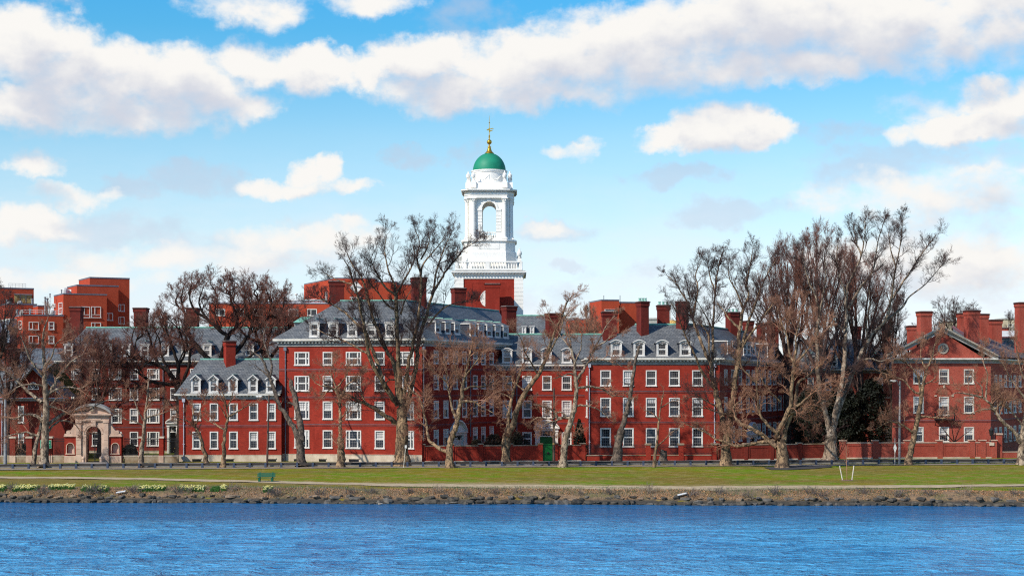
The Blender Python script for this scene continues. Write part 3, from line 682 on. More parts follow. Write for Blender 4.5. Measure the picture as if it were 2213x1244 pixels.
def plinth(parent, wall, z, mat='limestone', o=.05, u0=0.0, u1=None):
    mb = MB(); wall.obox(mb, u0, wall.L if u1 is None else u1, -.3, o, wall.z0, z); wall.obox(mb, u0, wall.L if u1 is None else u1, -.3, o + .04, z, z + .06)
    return mb.build('plinth', [M[mat]], parent)

# ---- 1 low wing with gabled dormers, left of the four storey block
r1 = thing('brick_house', 'low two storey brick wing with five white gabled dormers and a single chimney', 'building', (xat(497, 203), 203, 1.25), 'brick college buildings along the river')
w = Wall((xat(386.5, 202.5), 202.5), (xat(608, 202.5), 202.5), 1.2, 9.2)
cols = [(424.8, 18.5), (462.5, 18.5), (504.5, 19), (548, 19.5), (586.5, 19)]
windows(r1, w, [cols[0]], [(871, 907.5), (932, 969)], 500, blind=.3); windows(r1, w, [cols[1]], [(871, 907.5), (932, 969)], 500, blind=0)
windows(r1, w, [cols[2]], [(871, 907.5), (932, 969)], 500, blind=0); windows(r1, w, [cols[3]], [(871, 907.5)], 500, blind=0); windows(r1, w, [cols[3]], [(932, 969)], 500, blind=.6)
windows(r1, w, [cols[4]], [(871, 907.5), (932, 969)], 500, blind=.5)
mb = MB(); w.build(mb)
xl, xr = w.A.x, w.B.x
for x in (xl, xr): mb.face([(x, 202.5, 1.2), (x, 214, 1.2), (x, 214, 9.2), (x, 202.5, 9.2)])
mb.face([(xl, 214, 1.2), (xr, 214, 1.2), (xr, 214, 9.2), (xl, 214, 9.2)]); mb.face([(xr, 202.5, 9.2), (xr, 214, 9.2), (xr, 208.2, 13.4)])
mb.build('wall', [M['brick']], r1)
plinth(r1, w, w.z(500, 983)); basement(r1, w, ((416, 434), (488, 504), (580, 596)), 991, 1001)
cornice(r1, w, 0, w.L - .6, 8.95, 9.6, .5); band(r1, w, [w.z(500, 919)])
ez = 9.62; E = [(xat(378, 202), 202, ez), (xr, 202, ez), (xr, 214.4, ez), (xat(378, 202), 214.4, ez)]; rl, rr_ = (xat(433, 208.2), 208.2, 13.9), (xr, 208.2, 13.9)
mb = MB(); mb.face([E[0], E[1], rr_, rl]); mb.face([E[1], E[2], rr_]); mb.face([E[2], E[3], rl, rr_]); mb.face([E[3], E[0], rl])
ro = mb.build('roof', [M['slate']], r1)
mb = MB(); mb.tube([Vector(rl) + Vector((0, 0, .03)), Vector(rr_) + Vector((0, 0, .03))], .11, 6); mb.build('ridge_cap', [M['copper']], ro)
chimney(r1, 478, 508.5, 735, 783, 206.6, 1.9, R(24), mat='brick', sink=1.5)
for c, b in zip((424.5, 462.5, 504.5, 548, 586), (.4, .35, 0, 0, .5)): dormer(r1, w, c, 20.5, 811, 848, ez, .69, 'gable', .5, blind=b)
pipe(r1, w, 397.5, 1.4, 8.7, 'lead_white')

# ---- 2 four storey block with its angled wing
A2 = (xat(603, 203.5), 203.5); B2 = (xat(912, 200), 200.0)
wa = Wall(A2, B2, 1.2, 15.55); wd = Vector((8.2, 20, 0)).normalized()
tmp = Wall(B2, (B2[0] + wd.x * 30, B2[1] + wd.y * 30), 1.2, 15.55); L2 = tmp.u(1106)
wb = Wall(B2, (B2[0] + wd.x * L2, B2[1] + wd.y * L2), 1.2, 15.55)
r2 = thing('brick_house', 'four storey brick block with a pale stone base and a shaded angled wing', 'building', (xat(760, 204), 204, 1.25), 'brick college buildings along the river')
rows = [(759.5, 788.5), (811.5, 844.5), (867, 905.5), (929.5, 968)]
for ci, (c, bl) in enumerate((((652.5, 32, 'triple'), (0, 0, .5, .5)), ((708, 21), (0, .3, .5, 0)), ((764, 33, 'triple'), (0, 0, .55, 0)), ((820.5, 21), (0, .4, .3, .5)), ((879, 32, 'triple'), (.4, 0, .5, .4)))):
    for ri in range(4): windows(r2, wa, [c], [rows[ri]], 760, blind=bl[ri])
cw = [(942.5, 10.6), (963.5, 10.6), (984, 10.4), (1004, 10), (1027, 10), (1044.5, 9.6), (1062.5, 9)]
windows(r2, wb, cw, [(756.6, 785), (809.7, 841), (865, 903.4)], 942.5, 'narrow'); windows(r2, wb, cw, [(927.7, 964)], 942.5, 'narrow', skip=((0, 2),), blind=.5)
mb = MB(); wa.build(mb); wb.build(mb)
Pa, Pc = wa.A, wb.B; Pd = Vector((Pa.x + 2.5, Pa.y + 12, 0)); Pe = Pc + Vector((-13, 5, 0)); Pf = Vector((xat(860, 214), 216, 0))
for a, b in ((Pa, Pd), (Pd, Pf), (Pf, Pe), (Pe, Pc)): mb.face([V3(a, 1.2), V3(b, 1.2), V3(b, 15.55), V3(a, 15.55)])
mb.build('wall', [M['brick']], r2)
plinth(r2, wa, wa.z(760, 982)); basement(r2, wa, ((755, 775), (636, 648), (690, 704)), 991, 1001)
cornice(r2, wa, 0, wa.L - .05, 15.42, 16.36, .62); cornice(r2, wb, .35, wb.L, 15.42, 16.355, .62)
band(r2, wa, [wa.z(760, y) for y in (797.5, 857, 916.5)]); band(r2, wb, [wb.z(985, y) for y in (797, 854, 915)])
over = .64
p1 = wa.A + wa.n * over; p2 = wb.A + wb.n * over
E0 = p1 - wa.d * .6; E1 = isect(p1, wa.d, p2, wb.d); E2 = p2 + wb.d * wb.L
R0 = Vector((xat(735, 208.5), 208.5, 0)); R1 = Vector((xat(877, 207.5), 207.5, 0)); W1 = Vector((xat(1078, 238), 238, 0)); rz = 21.3; ez = 16.37
Bk0 = Vector((E0.x + 1.5, 2 * R0.y - E0.y, 0)); Bk1 = R1 * 2 - E1; E3 = W1 * 2 - E2
mb = MB()
for f in ([(E0, ez), (E1, ez), (R1, rz), (R0, rz)], [(E1, ez), (E2, ez), (W1, rz), (R1, rz)], [(Bk0, ez), (E0, ez), (R0, rz)], [(Bk1, ez), (Bk0, ez), (R0, rz), (R1, rz)], [(E3, ez), (Bk1, ez), (R1, rz), (W1, rz)], [(E2, ez), (E3, ez), (W1, rz)], [(E1, ez), (E0, ez), (Bk0, ez), (Bk1, ez)], [(E2, ez), (E1, ez), (Bk1, ez), (E3, ez)]):
    mb.face([V3(a, z) for a, z in f])
ro = mb.build('roof', [M['slate']], r2)
mb = MB()
for a, b in ((R0, R1), (R1, W1)): mb.tube([V3(a, rz + .04), V3(b, rz + .04)], .10, 6)
mb.build('ridge_cap', [M['copper']], ro)
sl = (rz - ez) / ((R0 - wa.A).dot(-wa.n) * .5 + (R1 - wa.A).dot(-wa.n) * .5 + over)
for c, b in ((681.3, 0), (722, .25), (763, .6), (804.3, .45), (845, .5)): dormer(r2, wa, c, 21.5, 698, 727.5, ez, sl, 'hip', over, blind=b)
slw = (rz - ez) / ((R1 - wb.A).dot(-wb.n) * .5 + (W1 - wb.A).dot(-wb.n) * .5 + over)
for c in (952, 972.7, 992.8, 1026, 1043.7, 1061.5, 1079, 1096): 
    t = (c - 952) / 144; dormer(r2, wb, c, 11.5, 696 + 9 * t, 719.5 + 11 * t, ez, slw, 'hip', over, blind=.5, kind='narrow')
# side dormer seen end-on at the left of the roof
mb = MB(); mb.box(xat(637, 209), xat(676, 209), 208.4, 210.6, zat(712, 209), zat(697, 209), 0); zz = zat(697, 209)
xm0, xm1 = xat(635, 209), xat(676, 209); mb.prism([(xm0, 208.1, zz), (xm1, 208.1, zz), (xm1, 210.9, zz), (xm0, 210.9, zz)], [(xm0 + .9, 209.4, zz + .75), (xm1, 209.4, zz + .75), (xm1, 209.6, zz + .75), (xm0 + .9, 209.6, zz + .75)], 1)
mb.build('dormer', [M['trim_grey'], M['copper']], r2)
chimney(r2, 885.5, 922.5, 598, 672, 210.5, 2.2, R(14)); chimney(r2, 973, 1007.5, 621, 674, 226, 2.2, R(20)); chimney(r2, 1082.5, 1117.5, 660, 720, 229, 2.2, R(28)); chimney(r2, 707, 744.5, 606, 660, 212.5, 2.4, R(6))
pipe(r2, wa, 617.5, 1.4, 15.0, 'lead'); pipe(r2, wb, 913.8, 4.0, 15.0, 'lead'); pipe(r2, wb, 1015.3, 4.0, 15.0, 'lead')
portal(r2, wb, 972, 1003, 910, 966, door='white')

# ---- 3 three storey central block: recessed part, front part, angled right wing
YL, YR = 221.5, 209.0; x3 = xat(1273, YR)
wl = Wall((xat(1062, YL), YL), (x3, YL), 1.2, 12.7); wrn = Wall((x3, YL), (x3, YR), 1.2, 13.35); wr = Wall((x3, YR), (xat(1555, YR), YR), 1.2, 13.35)
we = Wall((wr.B.x, YR), (xat(1702, 246), 246.0), 1.2, 13.35)
r3 = thing('brick_house', 'three storey central brick block with round topped dormers behind an iron fence', 'building', (xat(1400, 213), 213, 1.25), 'brick college buildings along the river')
cl = [(1096.5, 20.3), (1139, 20.5), (1182, 20.8), (1224.5, 21)]
windows(r3, wl, cl, [(811.8, 842.4), (865, 902)], 1160); windows(r3, wl, [cl[1], cl[3]], [(933, 962)], 1160, blind=0)
cr = [(1308.8, 23), (1357.8, 23.3), (1407.3, 23.3), (1457.3, 23), (1507.3, 23)]
for ci, bl in enumerate(((0, 0, 0), (.9, .3, 0), (0, .3, 0), (0, .2, 0), (0, .3, 0))):
    for ri, rw in enumerate(((799.5, 833.5), (858.5, 899), (924, 964.5))): windows(r3, wr, [cr[ci]], [rw], 1400, blind=bl[ri])
ce = [(x, 7.0) for x in (1568.3, 1583.7, 1599.8, 1616, 1628, 1640, 1651, 1663, 1674, 1685, 1695.6)]
windows(r3, we, ce, [(797.5, 831), (857, 893.5)], 1568.3, 'narrow'); windows(r3, we, ce, [(921.5, 957)], 1568.3, 'narrow', skip=((0, 3), (0, 4)), blind=.4)
windows(r3, wrn, [(1268.5, 3.2)], [(812, 843), (864, 901)], 1268.5, 'narrow', blind=0)
mb = MB(); 
for q in (wl, wrn, wr, we): q.build(mb)
bx = we.B + Vector((-9, 6, 0))
for a, b, z in ((we.B, bx, 13.35), (bx, Vector((x3 + 4, 230, 0)), 13.35), (Vector((x3 + 4, 230, 0)), Vector((wl.A.x, 234, 0)), 12.7)): mb.face([V3(a, 1.2), V3(b, 1.2), V3(b, z), V3(a, z)])
mb.build('wall', [M['brick']], r3)
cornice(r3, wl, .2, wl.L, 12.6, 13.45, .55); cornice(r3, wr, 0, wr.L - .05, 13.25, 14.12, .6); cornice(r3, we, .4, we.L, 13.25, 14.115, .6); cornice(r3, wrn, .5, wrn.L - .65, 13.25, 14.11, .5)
band(r3, wl, [wl.z(1160, y) for y in (853, 913)]); band(r3, wr, [wr.z(1400, y) for y in (844.5, 911)]); band(r3, we, [we.z(1568, y) for y in (844, 909)])
ezl, rzl = 13.46, zat(722.5, 227.5)
mb = MB(); xa, xb = wl.A.x - 1, xat(1345, 227.5)
mb.face([(xa, YL - .6, ezl), (x3 + 3, YL - .6, ezl), (x3 + 3, 227.5, rzl), (xa, 227.5, rzl)]); mb.face([(x3 + 3, YL - .6, ezl), (xb, YL - .6, ezl), (xb, 227.5, rzl), (x3 + 3, 227.5, rzl)])
mb.face([(xa, 234, ezl), (xb, 234, ezl), (xb, 227.5, rzl), (xa, 227.5, rzl)]); mb.face([(xa, YL - .6, ezl), (xa, 234, ezl), (xa, 227.5, rzl)]); mb.face([(xb, YL - .6, ezl), (xb, 234, ezl), (xb, 227.5, rzl)])
over = .62; ez = 14.13
p1 = wr.A + wr.n * over; p2 = we.A + we.n * over; E0 = p1 - wr.d * .6; E1 = isect(p1, wr.d, p2, we.d); E2 = p2 + we.d * we.L
rz = zat(701.3, 216.5); R0 = Vector((xat(1372, 216.5), 216.5, 0)); R1 = Vector((xat(1498, 216.5), 216.5, 0)); wdr = Vector((9.4, 25.8, 0)).normalized(); W1 = R1 + wdr * 36
Bk0 = Vector((E0.x, 2 * R0.y - E0.y, 0)); Bk1 = R1 * 2 - E1; E3 = W1 * 2 - E2
for f in ([(E0, ez), (E1, ez), (R1, rz), (R0, rz)], [(E1, ez), (E2, ez), (W1, rz), (R1, rz)], [(Bk0, ez), (E0, ez), (R0, rz)], [(Bk1, ez), (Bk0, ez), (R0, rz), (R1, rz)], [(E3, ez), (Bk1, ez), (R1, rz), (W1, rz)], [(E2, ez), (E3, ez), (W1, rz)]):
    mb.face([V3(a, z) for a, z in f])
ro = mb.build('roof', [M['slate']], r3)
mb = MB()
for a, b in ((V3(R0, rz), V3(R1, rz)), (V3(R1, rz), V3(W1, rz)), (Vector((xa, 227.5, rzl)), Vector((xb, 227.5, rzl)))): mb.tube([a + Vector((0, 0, .04)), b + Vector((0, 0, .04))], .13, 6)
mb.build('ridge_cap', [M['copper']], ro)
sll = (rzl - ezl) / 6.6
for c, b in ((1096, .4), (1138.6, .4), (1181, 0), (1224.8, .7)): dormer(r3, wl, c, 22, 752.5, 784, ezl, sll, 'arch', .6, blind=b)
slr = (rz - ez) / 8.1
for c, b in ((1331.6, .55), (1381, .2), (1430.7, 0), (1480.6, .5)): dormer(r3, wr, c, 24.5, 735, 769, ez, slr, 'arch', over, blind=b)
slw = (rz - ez) / ((R1 - we.A).dot(-we.n) * .5 + (W1 - we.A).dot(-we.n) * .5 + over)
for c, a in ((1578, 0), (1589, .1), (1613, .3), (1621.5, .35), (1632, .42), (1665, .72), (1673, .8), (1681, .9)): dormer(r3, we, c, 7.4, 738 + 8 * a, 765 + 7 * a, ez, slw, 'shed', over, blind=.2, kind='narrow')
for a in ((1376, 1404.5, 650, 707, 213.4, 2.1, R(22), True), (1421, 1448.5, 658, 701, 217, 1.6, 0, True), (1460.6, 1492.5, 650, 704, 215, 2.1, R(-18), False), (1569.5, 1603, 673, 712, 235, 2.2, R(20), True), (1300.8, 1335, 672, 722, 226, 1.8, R(4), False), (1637, 1656.5, 697, 745, 246, 2, R(20), False), (1178, 1212.5, 675.6, 722, 226.5, 2.2, R(14), False), (1606, 1631, 692, 735, 262, 2, R(20), False)):
    chimney(r3, *a[:7], pots=a[7])
pipe(r3, wr, 1273.8, 1.4, 13.0, 'lead_white'); pipe(r3, wr, 1544, 1.4, 13.0, 'lead_white'); pipe(r3, wl, 1117, 1.4, 12.4)
portal(r3, wl, 1155.5, 1206.5, 908.5, 985); portal(r3, we, 1613.5, 1632, 914, 970, door='brick_dark')
for a in ((we, 1693.5),): pass

# ---- 4 pedimented house at the right
Y4 = 214.0
w4 = Wall((xat(1928, Y4), Y4), (xat(2141, Y4), Y4), 1.2, zat(783, Y4)); w4r = Wall((w4.B.x, Y4), (xat(2262, 246), 246.0), 1.2, zat(783, Y4))
r4 = thing('brick_house', 'pedimented house of mixed brick with a round window in its gable and an iron balcony', 'building', (xat(2038, 218), 218, 1.25), 'brick college buildings along the river')
c4 = [(1985, 22), (2040, 22), (2094, 22)]
for ci, bl in enumerate(((.5, .5, .4), (.2, .5, .5), (0, .5, .6))):
    for ri, rw in enumerate(((797.5, 828.5), (856, 892), (922, 954.5))): windows(r4, w4, [c4[ci]], [rw if not (ci == 1 and ri == 1) else (856.5, 897)], 2040, blind=bl[ri], trim='cream')
windows(r4, w4r, [(x, 5.5) for x in (2152, 2162, 2173, 2183, 2193, 2204)], [(810, 836), (866, 893), (922, 956)], 2160, 'narrow', blind=.3)
mb = MB(); w4.build(mb); w4r.build(mb)
zt = w4.z1; ap = (w4.L / 2); za = zat(716, Y4)
mb.face([w4.p(0, zt), w4.p(w4.L, zt), w4.p(ap, za)])
A_, B_ = w4.A, w4.B; bk = Vector((A_.x + 4.2, A_.y + 16, 0)); bk2 = w4r.B
mb.face([V3(A_, 1.2), V3(bk, 1.2), V3(bk, zt), V3(A_, zt)]); mb.face([V3(bk, 1.2), V3(bk2, 1.2), V3(bk2, zt), V3(bk, zt)])
# blind arch over the middle window
for i in range(10):
    a0, a1 = math.pi * i / 10, math.pi * (i + 1) / 10; u = w4.u(2040); zc = w4.z(2040, 855); r_ = 1.0
    mb.prism([w4.p(u - math.cos(a0) * r_, zc + math.sin(a0) * r_, .0), w4.p(u - math.cos(a1) * r_, zc + math.sin(a1) * r_, .0), w4.p(u - math.cos(a1) * (r_ + .16), zc + math.sin(a1) * (r_ + .16), .0), w4.p(u - math.cos(a0) * (r_ + .16), zc + math.sin(a0) * (r_ + .16), .0)],
             [w4.p(u - math.cos(a0) * r_, zc + math.sin(a0) * r_, .06), w4.p(u - math.cos(a1) * r_, zc + math.sin(a1) * r_, .06), w4.p(u - math.cos(a1) * (r_ + .16), zc + math.sin(a1) * (r_ + .16), .06), w4.p(u - math.cos(a0) * (r_ + .16), zc + math.sin(a0) * (r_ + .16), .06)], 1)
w4.obox(mb, u - .12, u + .12, 0, .1, zc + 1.05, zc + 1.4, 2)
for s_ in (-1, 1): w4.obox(mb, u + s_ * 1.1 - .15, u + s_ * 1.1 + .15, 0, .1, zc - .05, zc + .1, 2)
mb.build('wall', [M['brick_mixed'], M['brick_dark'], M['limestone']], r4)
band(r4, w4, [w4.z(2040, 908)]); band(r4, w4r, [w4.z(2040, 908)])
cornice(r4, w4, -.1, w4.L + .1, zat(784.5, Y4), zat(773.5, Y4), .7, dent=False); cornice(r4, w4r, .5, w4r.L, zat(784.5, Y4), zat(774, Y4), .6, dent=False)
mb = MB(); zc = zat(773.5, Y4)
for s_, ue in ((-1, -.8), (1, w4.L + .8)):
    dirv = (w4.p(ap, za + .25) - w4.p(ue, zc - .05)); 
    for (o0, o1, t0, t1, m_) in ((-.1, .72, .22, .42, 0), (-.1, .5, .06, .22, 0), (-.1, .25, -.28, .06, 1)):
        lo = [w4.p(ue, zc + t0, o1), w4.p(ap, za + .25 + t0, o1), w4.p(ap, za + .25 + t0, o0), w4.p(ue, zc + t0, o0)]
        mb.prism(lo, [v + Vector((0, 0, t1 - t0)) for v in lo], m_)
mb.build('raking_cornice', [M['trim_tan'], M['trim_grey']], r4)
mb = MB(); Yback = Y4 + 13; zr = za + .68
rp = w4.p(ap, zr, .7); rb = Vector((rp.x + 3.4, Yback, zr)); le = w4.p(-.9, zc + .36, .7); re = w4.p(w4.L + .9, zc + .36, .7)
mb.face([le, rp, rb, Vector((le.x + 3.4, Yback, le.z))]); mb.face([re, Vector((re.x + 3.4, Yback, re.z)), rb, rp])
# main hipped roof behind the pediment and along the right wing
h0 = Vector((xat(2150, Y4 + .5), Y4 + .6, zc + .2)); h1 = w4r.p(w4r.L, zc + .2, .6); ht = Vector((xat(2060, 226), 226, zat(707.5, 226))); hb_ = Vector((xat(2190, 252), 252, ht.z))
mb.face([h0, ht, Vector((re.x - 6, Y4 + .6, zc + .2))]); mb.face([h0, h1, hb_, ht])
ro = mb.build('roof', [M['slate']], r4)
mb = MB(); mb.tube([h0 + Vector((0, 0, .05)), ht + Vector((0, 0, .05))], .22, 6); mb.build('ridge_cap', [M['copper_brown']], ro)
mb = MB(); c = w4.p(w4.u(2038), zat(752.8, Y4), .0); n = 24
for i in range(n):
    a0, a1 = 2 * math.pi * i / n, 2 * math.pi * (i + 1) / n
    def pt(a, r, o): return c + Vector((math.cos(a) * r, -o, math.sin(a) * r))
    mb.prism([pt(a0, .48, .0), pt(a1, .48, .0), pt(a1, .70, .0), pt(a0, .70, .0)], [pt(a0, .48, .1), pt(a1, .48, .1), pt(a1, .70, .1), pt(a0, .70, .1)], 0)
mb.face([c + Vector((math.cos(2 * math.pi * i / n) * .5, -.03, math.sin(2 * math.pi * i / n) * .5)) for i in range(n)], 1)
for k in range(4):
    a = math.pi * k / 4; mb.tube([c + Vector((math.cos(a) * .5, -.06, math.sin(a) * .5)), c + Vector((-math.cos(a) * .5, -.06, -math.sin(a) * .5))], .03, 4, 0)
mb.build('round_window', [M['trim_tan'], M['glass']], r4)
mb = MB(); u0, u1 = w4.u(2018.5), w4.u(2061); z0 = zat(906, Y4); z1 = zat(892, Y4)
w4.obox(mb, u0, u1, 0, .9, z0, z0 + .1)
for i in range(15):
    x = u0 + .03 + (u1 - u0 - .06) * i / 14; w4.obox(mb, x - .02, x + .02, .84, .88, z0 + .1, z1)
for i in range(1, 5):
    for x in (u0 + .03, u1 - .03): w4.obox(mb, x - .02, x + .02, .17 * i, .17 * i + .04, z0 + .1, z1)
w4.obox(mb, u0, u1, .82, .9, z1, z1 + .06); w4.obox(mb, u0, u0 + .06, 0, .82, z1, z1 + .06); w4.obox(mb, u1 - .06, u1, 0, .82, z1, z1 + .06)
for x in (u0 + .15, u1 - .15): mb.tube([w4.p(x, z0 - .7, .02), w4.p(x, z0 - .45, .3), w4.p(x, z0, .8)], .05, 6)
mb.build('balcony', [M['iron']], r4)
for a in ((1986, 2016, 671.5, 740, 220, 1.8, R(8)), (2089, 2119.5, 669, 755, 219, 1.9, R(8)), (2074, 2091, 675, 716, 226, 1.8, R(4)), (2118, 2138.5, 677, 724, 226, 1.8, R(4)), (2140, 2167.5, 689.5, 726, 232, 1.9, R(6)), (2166, 2178.5, 707, 727, 240, 1.6, 0), (1965.5, 1987, 702.5, 725, 232, 1.8, 0), (2200, 2228, 652, 730, 226, 2, R(6))):
    chimney(r4, *a, mat='brick_mixed')

# ---- grey slate mansard behind the right house
Y5 = 236.0
r5 = thing('slate_house', 'grey mansard roofed house showing above the eaves of the pedimented house', 'building', (xat(2170, 240), 240, 1.25))
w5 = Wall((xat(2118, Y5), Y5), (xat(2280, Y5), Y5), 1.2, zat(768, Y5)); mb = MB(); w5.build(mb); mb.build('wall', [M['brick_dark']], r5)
mb = MB(); zt = zat(727, Y5); w5.obox(mb, 0, w5.L, -6, -.1, w5.z1, zt - .2, 0); w5.obox(mb, -.2, w5.L, -6, .1, zt - .2, zt, 1)
mb.prism([w5.p(-.2, zt, .1), w5.p(w5.L, zt, .1), w5.p(w5.L, zt, -6), w5.p(-.2, zt, -6)], [w5.p(2.5, zt + .9, -2.6), w5.p(w5.L, zt + .9, -2.6), w5.p(w5.L, zt + .9, -3.2), w5.p(2.5, zt + .9, -3.2)], 2)
mb.build('roof', [M['slate'], M['copper_brown'], M['cladding']], r5)
windows(r5, w5, [(2165, 4), (2182, 4)], [(747, 762)], 2170, 'narrow', hole=False, out=.2, blind=0)

# ---- house half hidden behind the trees, between the central block and the pedimented house
Y6 = 248.0
r6 = thing('brick_house', 'shaded brick house behind the trees with an oval window and a pale stone doorway', 'building', (xat(1880, 252), 252, 1.25), 'brick college buildings along the river')
w6 = Wall((xat(1690, Y6), Y6), (xat(1945, Y6), Y6), 1.2, zat(800, Y6))
windows(r6, w6, [(1752, 14), (1790, 14), (1830, 14), (1901, 14.5)], [(815, 843), (865, 893), (925, 955)], 1900, blind=.4, skip=((2, 3),))
mb = MB(); w6.build(mb); w6.obox(mb, w6.L - 3.9, w6.L - .6, 0, .12, zat(860, Y6), zat(857, Y6), 1); w6.obox(mb, w6.L - 2.2, w6.L - 1, 0, .3, 1.2, zat(922, Y6), 1)
mb.face([V3(w6.A, 1.2), V3(w6.A, 1.2) + Vector((0, 12, 0)), V3(w6.A, w6.z1) + Vector((0, 12, 0)), V3(w6.A, w6.z1)])
mb.build('wall', [M['brick_mixed'], M['pink_stone']], r6)
cornice(r6, w6, 0, w6.L, zat(806, Y6), zat(797, Y6), .6, dent=False)
mb = MB(); z0 = zat(796.5, Y6); mb.prism([w6.p(-.6, z0, .6), w6.p(w6.L + .6, z0, .6), w6.p(w6.L + .6, z0, -12), w6.p(-.6, z0, -12)], [w6.p(4, z0 + 4.6, -5), w6.p(w6.L - 4, z0 + 4.6, -5), w6.p(w6.L - 4, z0 + 4.6, -6), w6.p(4, z0 + 4.6, -6)]); mb.build('roof', [M['slate']], r6)
for c in (1757, 1802, 1898.5): dormer(r6, w6, c, 15, 770, 793, z0, .82, 'hip', .6)
c = w6.p(w6.u(1874), zat(881, Y6)); mb = MB()
for i in range(16):
    a0, a1 = 2 * math.pi * i / 16, 2 * math.pi * (i + 1) / 16
    def pt(a, k, o): return c + Vector((math.cos(a) * .42 * k, -o, math.sin(a) * .66 * k))
    mb.prism([pt(a0, .7, 0), pt(a1, .7, 0), pt(a1, 1.15, 0), pt(a0, 1.15, 0)], [pt(a0, .7, .1), pt(a1, .7, .1), pt(a1, 1.15, .1), pt(a0, 1.15, .1)], 0)
mb.face([c + Vector((math.cos(2 * math.pi * i / 16) * .34, -.03, math.sin(2 * math.pi * i / 16) * .54)) for i in range(16)], 1); mb.build('oval_window', [M['white'], M['glass']], r6)
chimney(r6, 1911, 1926, 700, 770, 256, 2); chimney(r6, 1845, 1862, 704, 770, 256, 2); chimney(r6, 1660, 1684, 694, 770, 254, 2)

# ---- 7 long dark four storey house behind the gate and the big dark trees
Y7 = 226.0
r7 = thing('brick_house', 'dark four storey brick house behind the stone gate with dormers in its long slate roof', 'building', (xat(290, 230), 230, 1.25), 'brick college buildings along the river')
w7 = Wall((xat(128, Y7), Y7), (xat(640, Y7), Y7), 1.2, zat(786, Y7))
c7 = [(166, 24, 'triple'), (207.5, 18), (249, 28, 'triple'), (289.6, 18), (331, 27, 'triple'), (377, 18)]
windows(r7, w7, c7, [(796, 819.5), (837.5, 864), (882, 913), (932, 963)], 290, skip=((3, 5),))
windows(r7, w7, [(420, 18), (462, 18), (505, 27, 'triple'), (550, 18)], [(796, 819.5)], 290)
mb = MB(); w7.build(mb)
for x in (w7.A.x, w7.B.x): mb.face([(x, Y7, 1.2), (x, Y7 + 14, 1.2), (x, Y7 + 14, w7.z1), (x, Y7, w7.z1)])
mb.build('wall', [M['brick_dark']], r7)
plinth(r7, w7, zat(974, Y7), 'limestone'); band(r7, w7, [zat(y, Y7) for y in (827, 872, 922)]); cornice(r7, w7, 0, w7.L, zat(788, Y7), zat(779, Y7), .6)
ez = zat(778.5, Y7); rz = zat(708, 234); mb = MB(); xa, xb = w7.A.x - .6, w7.B.x + .6; ra, rb = xat(186, 234), xat(640, 234)
mb.face([(xa, Y7 - .6, ez), (xb, Y7 - .6, ez), (rb, 234, rz), (ra, 234, rz)]); mb.face([(xa, Y7 - .6, ez), (ra, 234, rz), (xa, 242, ez)]); mb.face([(xa, 242, ez), (ra, 234, rz), (rb, 234, rz), (xb, 242, ez)])
xq = xat(40, 236); zq = zat(752, 236); mb.face([(xq, Y7 - .2, ez - .4), (xat(190, 226), Y7 - .2, ez - .4), (xat(190, 236), 236, zq), (xq, 236, zq)]); mb.face([(xq, 246, ez - .4), (xat(190, 226), 246, ez - .4), (xat(190, 236), 236, zq), (xq, 236, zq)])
ro = mb.build('roof', [M['slate']], r7)
mb = MB(); mb.tube([(ra, 234, rz + .04), (rb, 234, rz + .04)], .12, 6); mb.build('ridge_cap', [M['copper']], ro)
for c in (146, 189.5, 230, 270, 311, 354, 400, 446, 492, 538): dormer(r7, w7, c, 19, 745, 768.5, ez, (rz - ez) / 8.6, 'hip', .6)
chimney(r7, 287.5, 315.5, 664, 716, 234, 2); chimney(r7, 149.5, 174, 662, 735, 240, 2); chimney(r7, 402, 426, 664, 716, 236, 2)
portal(r7, w7, 361, 388, 905, 984, door='black'); pipe(r7, w7, 353, 1.4, ez - .8)

# ---- 8 gabled house at the left edge
Y8 = 208.0
r8 = thing('brick_house', 'gabled brick house at the left edge of the picture with a half round attic window', 'building', (xat(50, 212), 212, 1.25), 'brick college buildings along the river')
w8 = Wall((xat(-60, Y8), Y8), (xat(140, Y8), Y8), 1.2, zat(862, Y8))
windows(r8, w8, [(45.5, 13), (96, 13), (-12, 13)], [(876.5, 913), (935, 967)], 50, blind=.3)
mb = MB(); w8.build(mb); u0, u1, ua = w8.u(17), w8.u(133), w8.u(72); zg = zat(858, Y8); zt = zat(799, Y8)
mb.face([w8.p(u0, zg, .02), w8.p(u1, zg, .02), w8.p(ua, zt, .02)], 0)
mb.face([(w8.B.x, Y8, 1.2), (w8.B.x, Y8 + 12, 1.2), (w8.B.x, Y8 + 12, w8.z1), (w8.B.x, Y8, w8.z1)])
c = w8.p(w8.u(72), zat(840, Y8)); 
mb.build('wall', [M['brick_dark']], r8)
hb = MB(); hb.face([c + Vector((math.cos(math.pi * i / 12) * .62, -.05, math.sin(math.pi * i / 12) * .75)) for i in range(13)], 0)
for i in range(12):
    a0, a1 = math.pi * i / 12, math.pi * (i + 1) / 12
    hb.tube([c + Vector((math.cos(a0) * .66, -.08, math.sin(a0) * .8)), c + Vector((math.cos(a1) * .66, -.08, math.sin(a1) * .8))], .05, 4, 1)
for k in range(1, 4): hb.tube([c + Vector((0, -.07, 0)), c + Vector((math.cos(math.pi * k / 4) * .62, -.07, math.sin(math.pi * k / 4) * .75))], .025, 4, 1)
hb.box(c.x - .7, c.x + .7, c.y - .12, c.y, c.z - .08, c.z, 1); hb.build('half_round_window', [M['glass'], M['white']], r8)
cornice(r8, w8, 0, w8.L, zat(866, Y8), zat(858.5, Y8), .5, dent=False, mats=('lead_white', 'trim_grey'))
mb = MB(); ez = zat(857, Y8); rz = zat(786, 213.5)
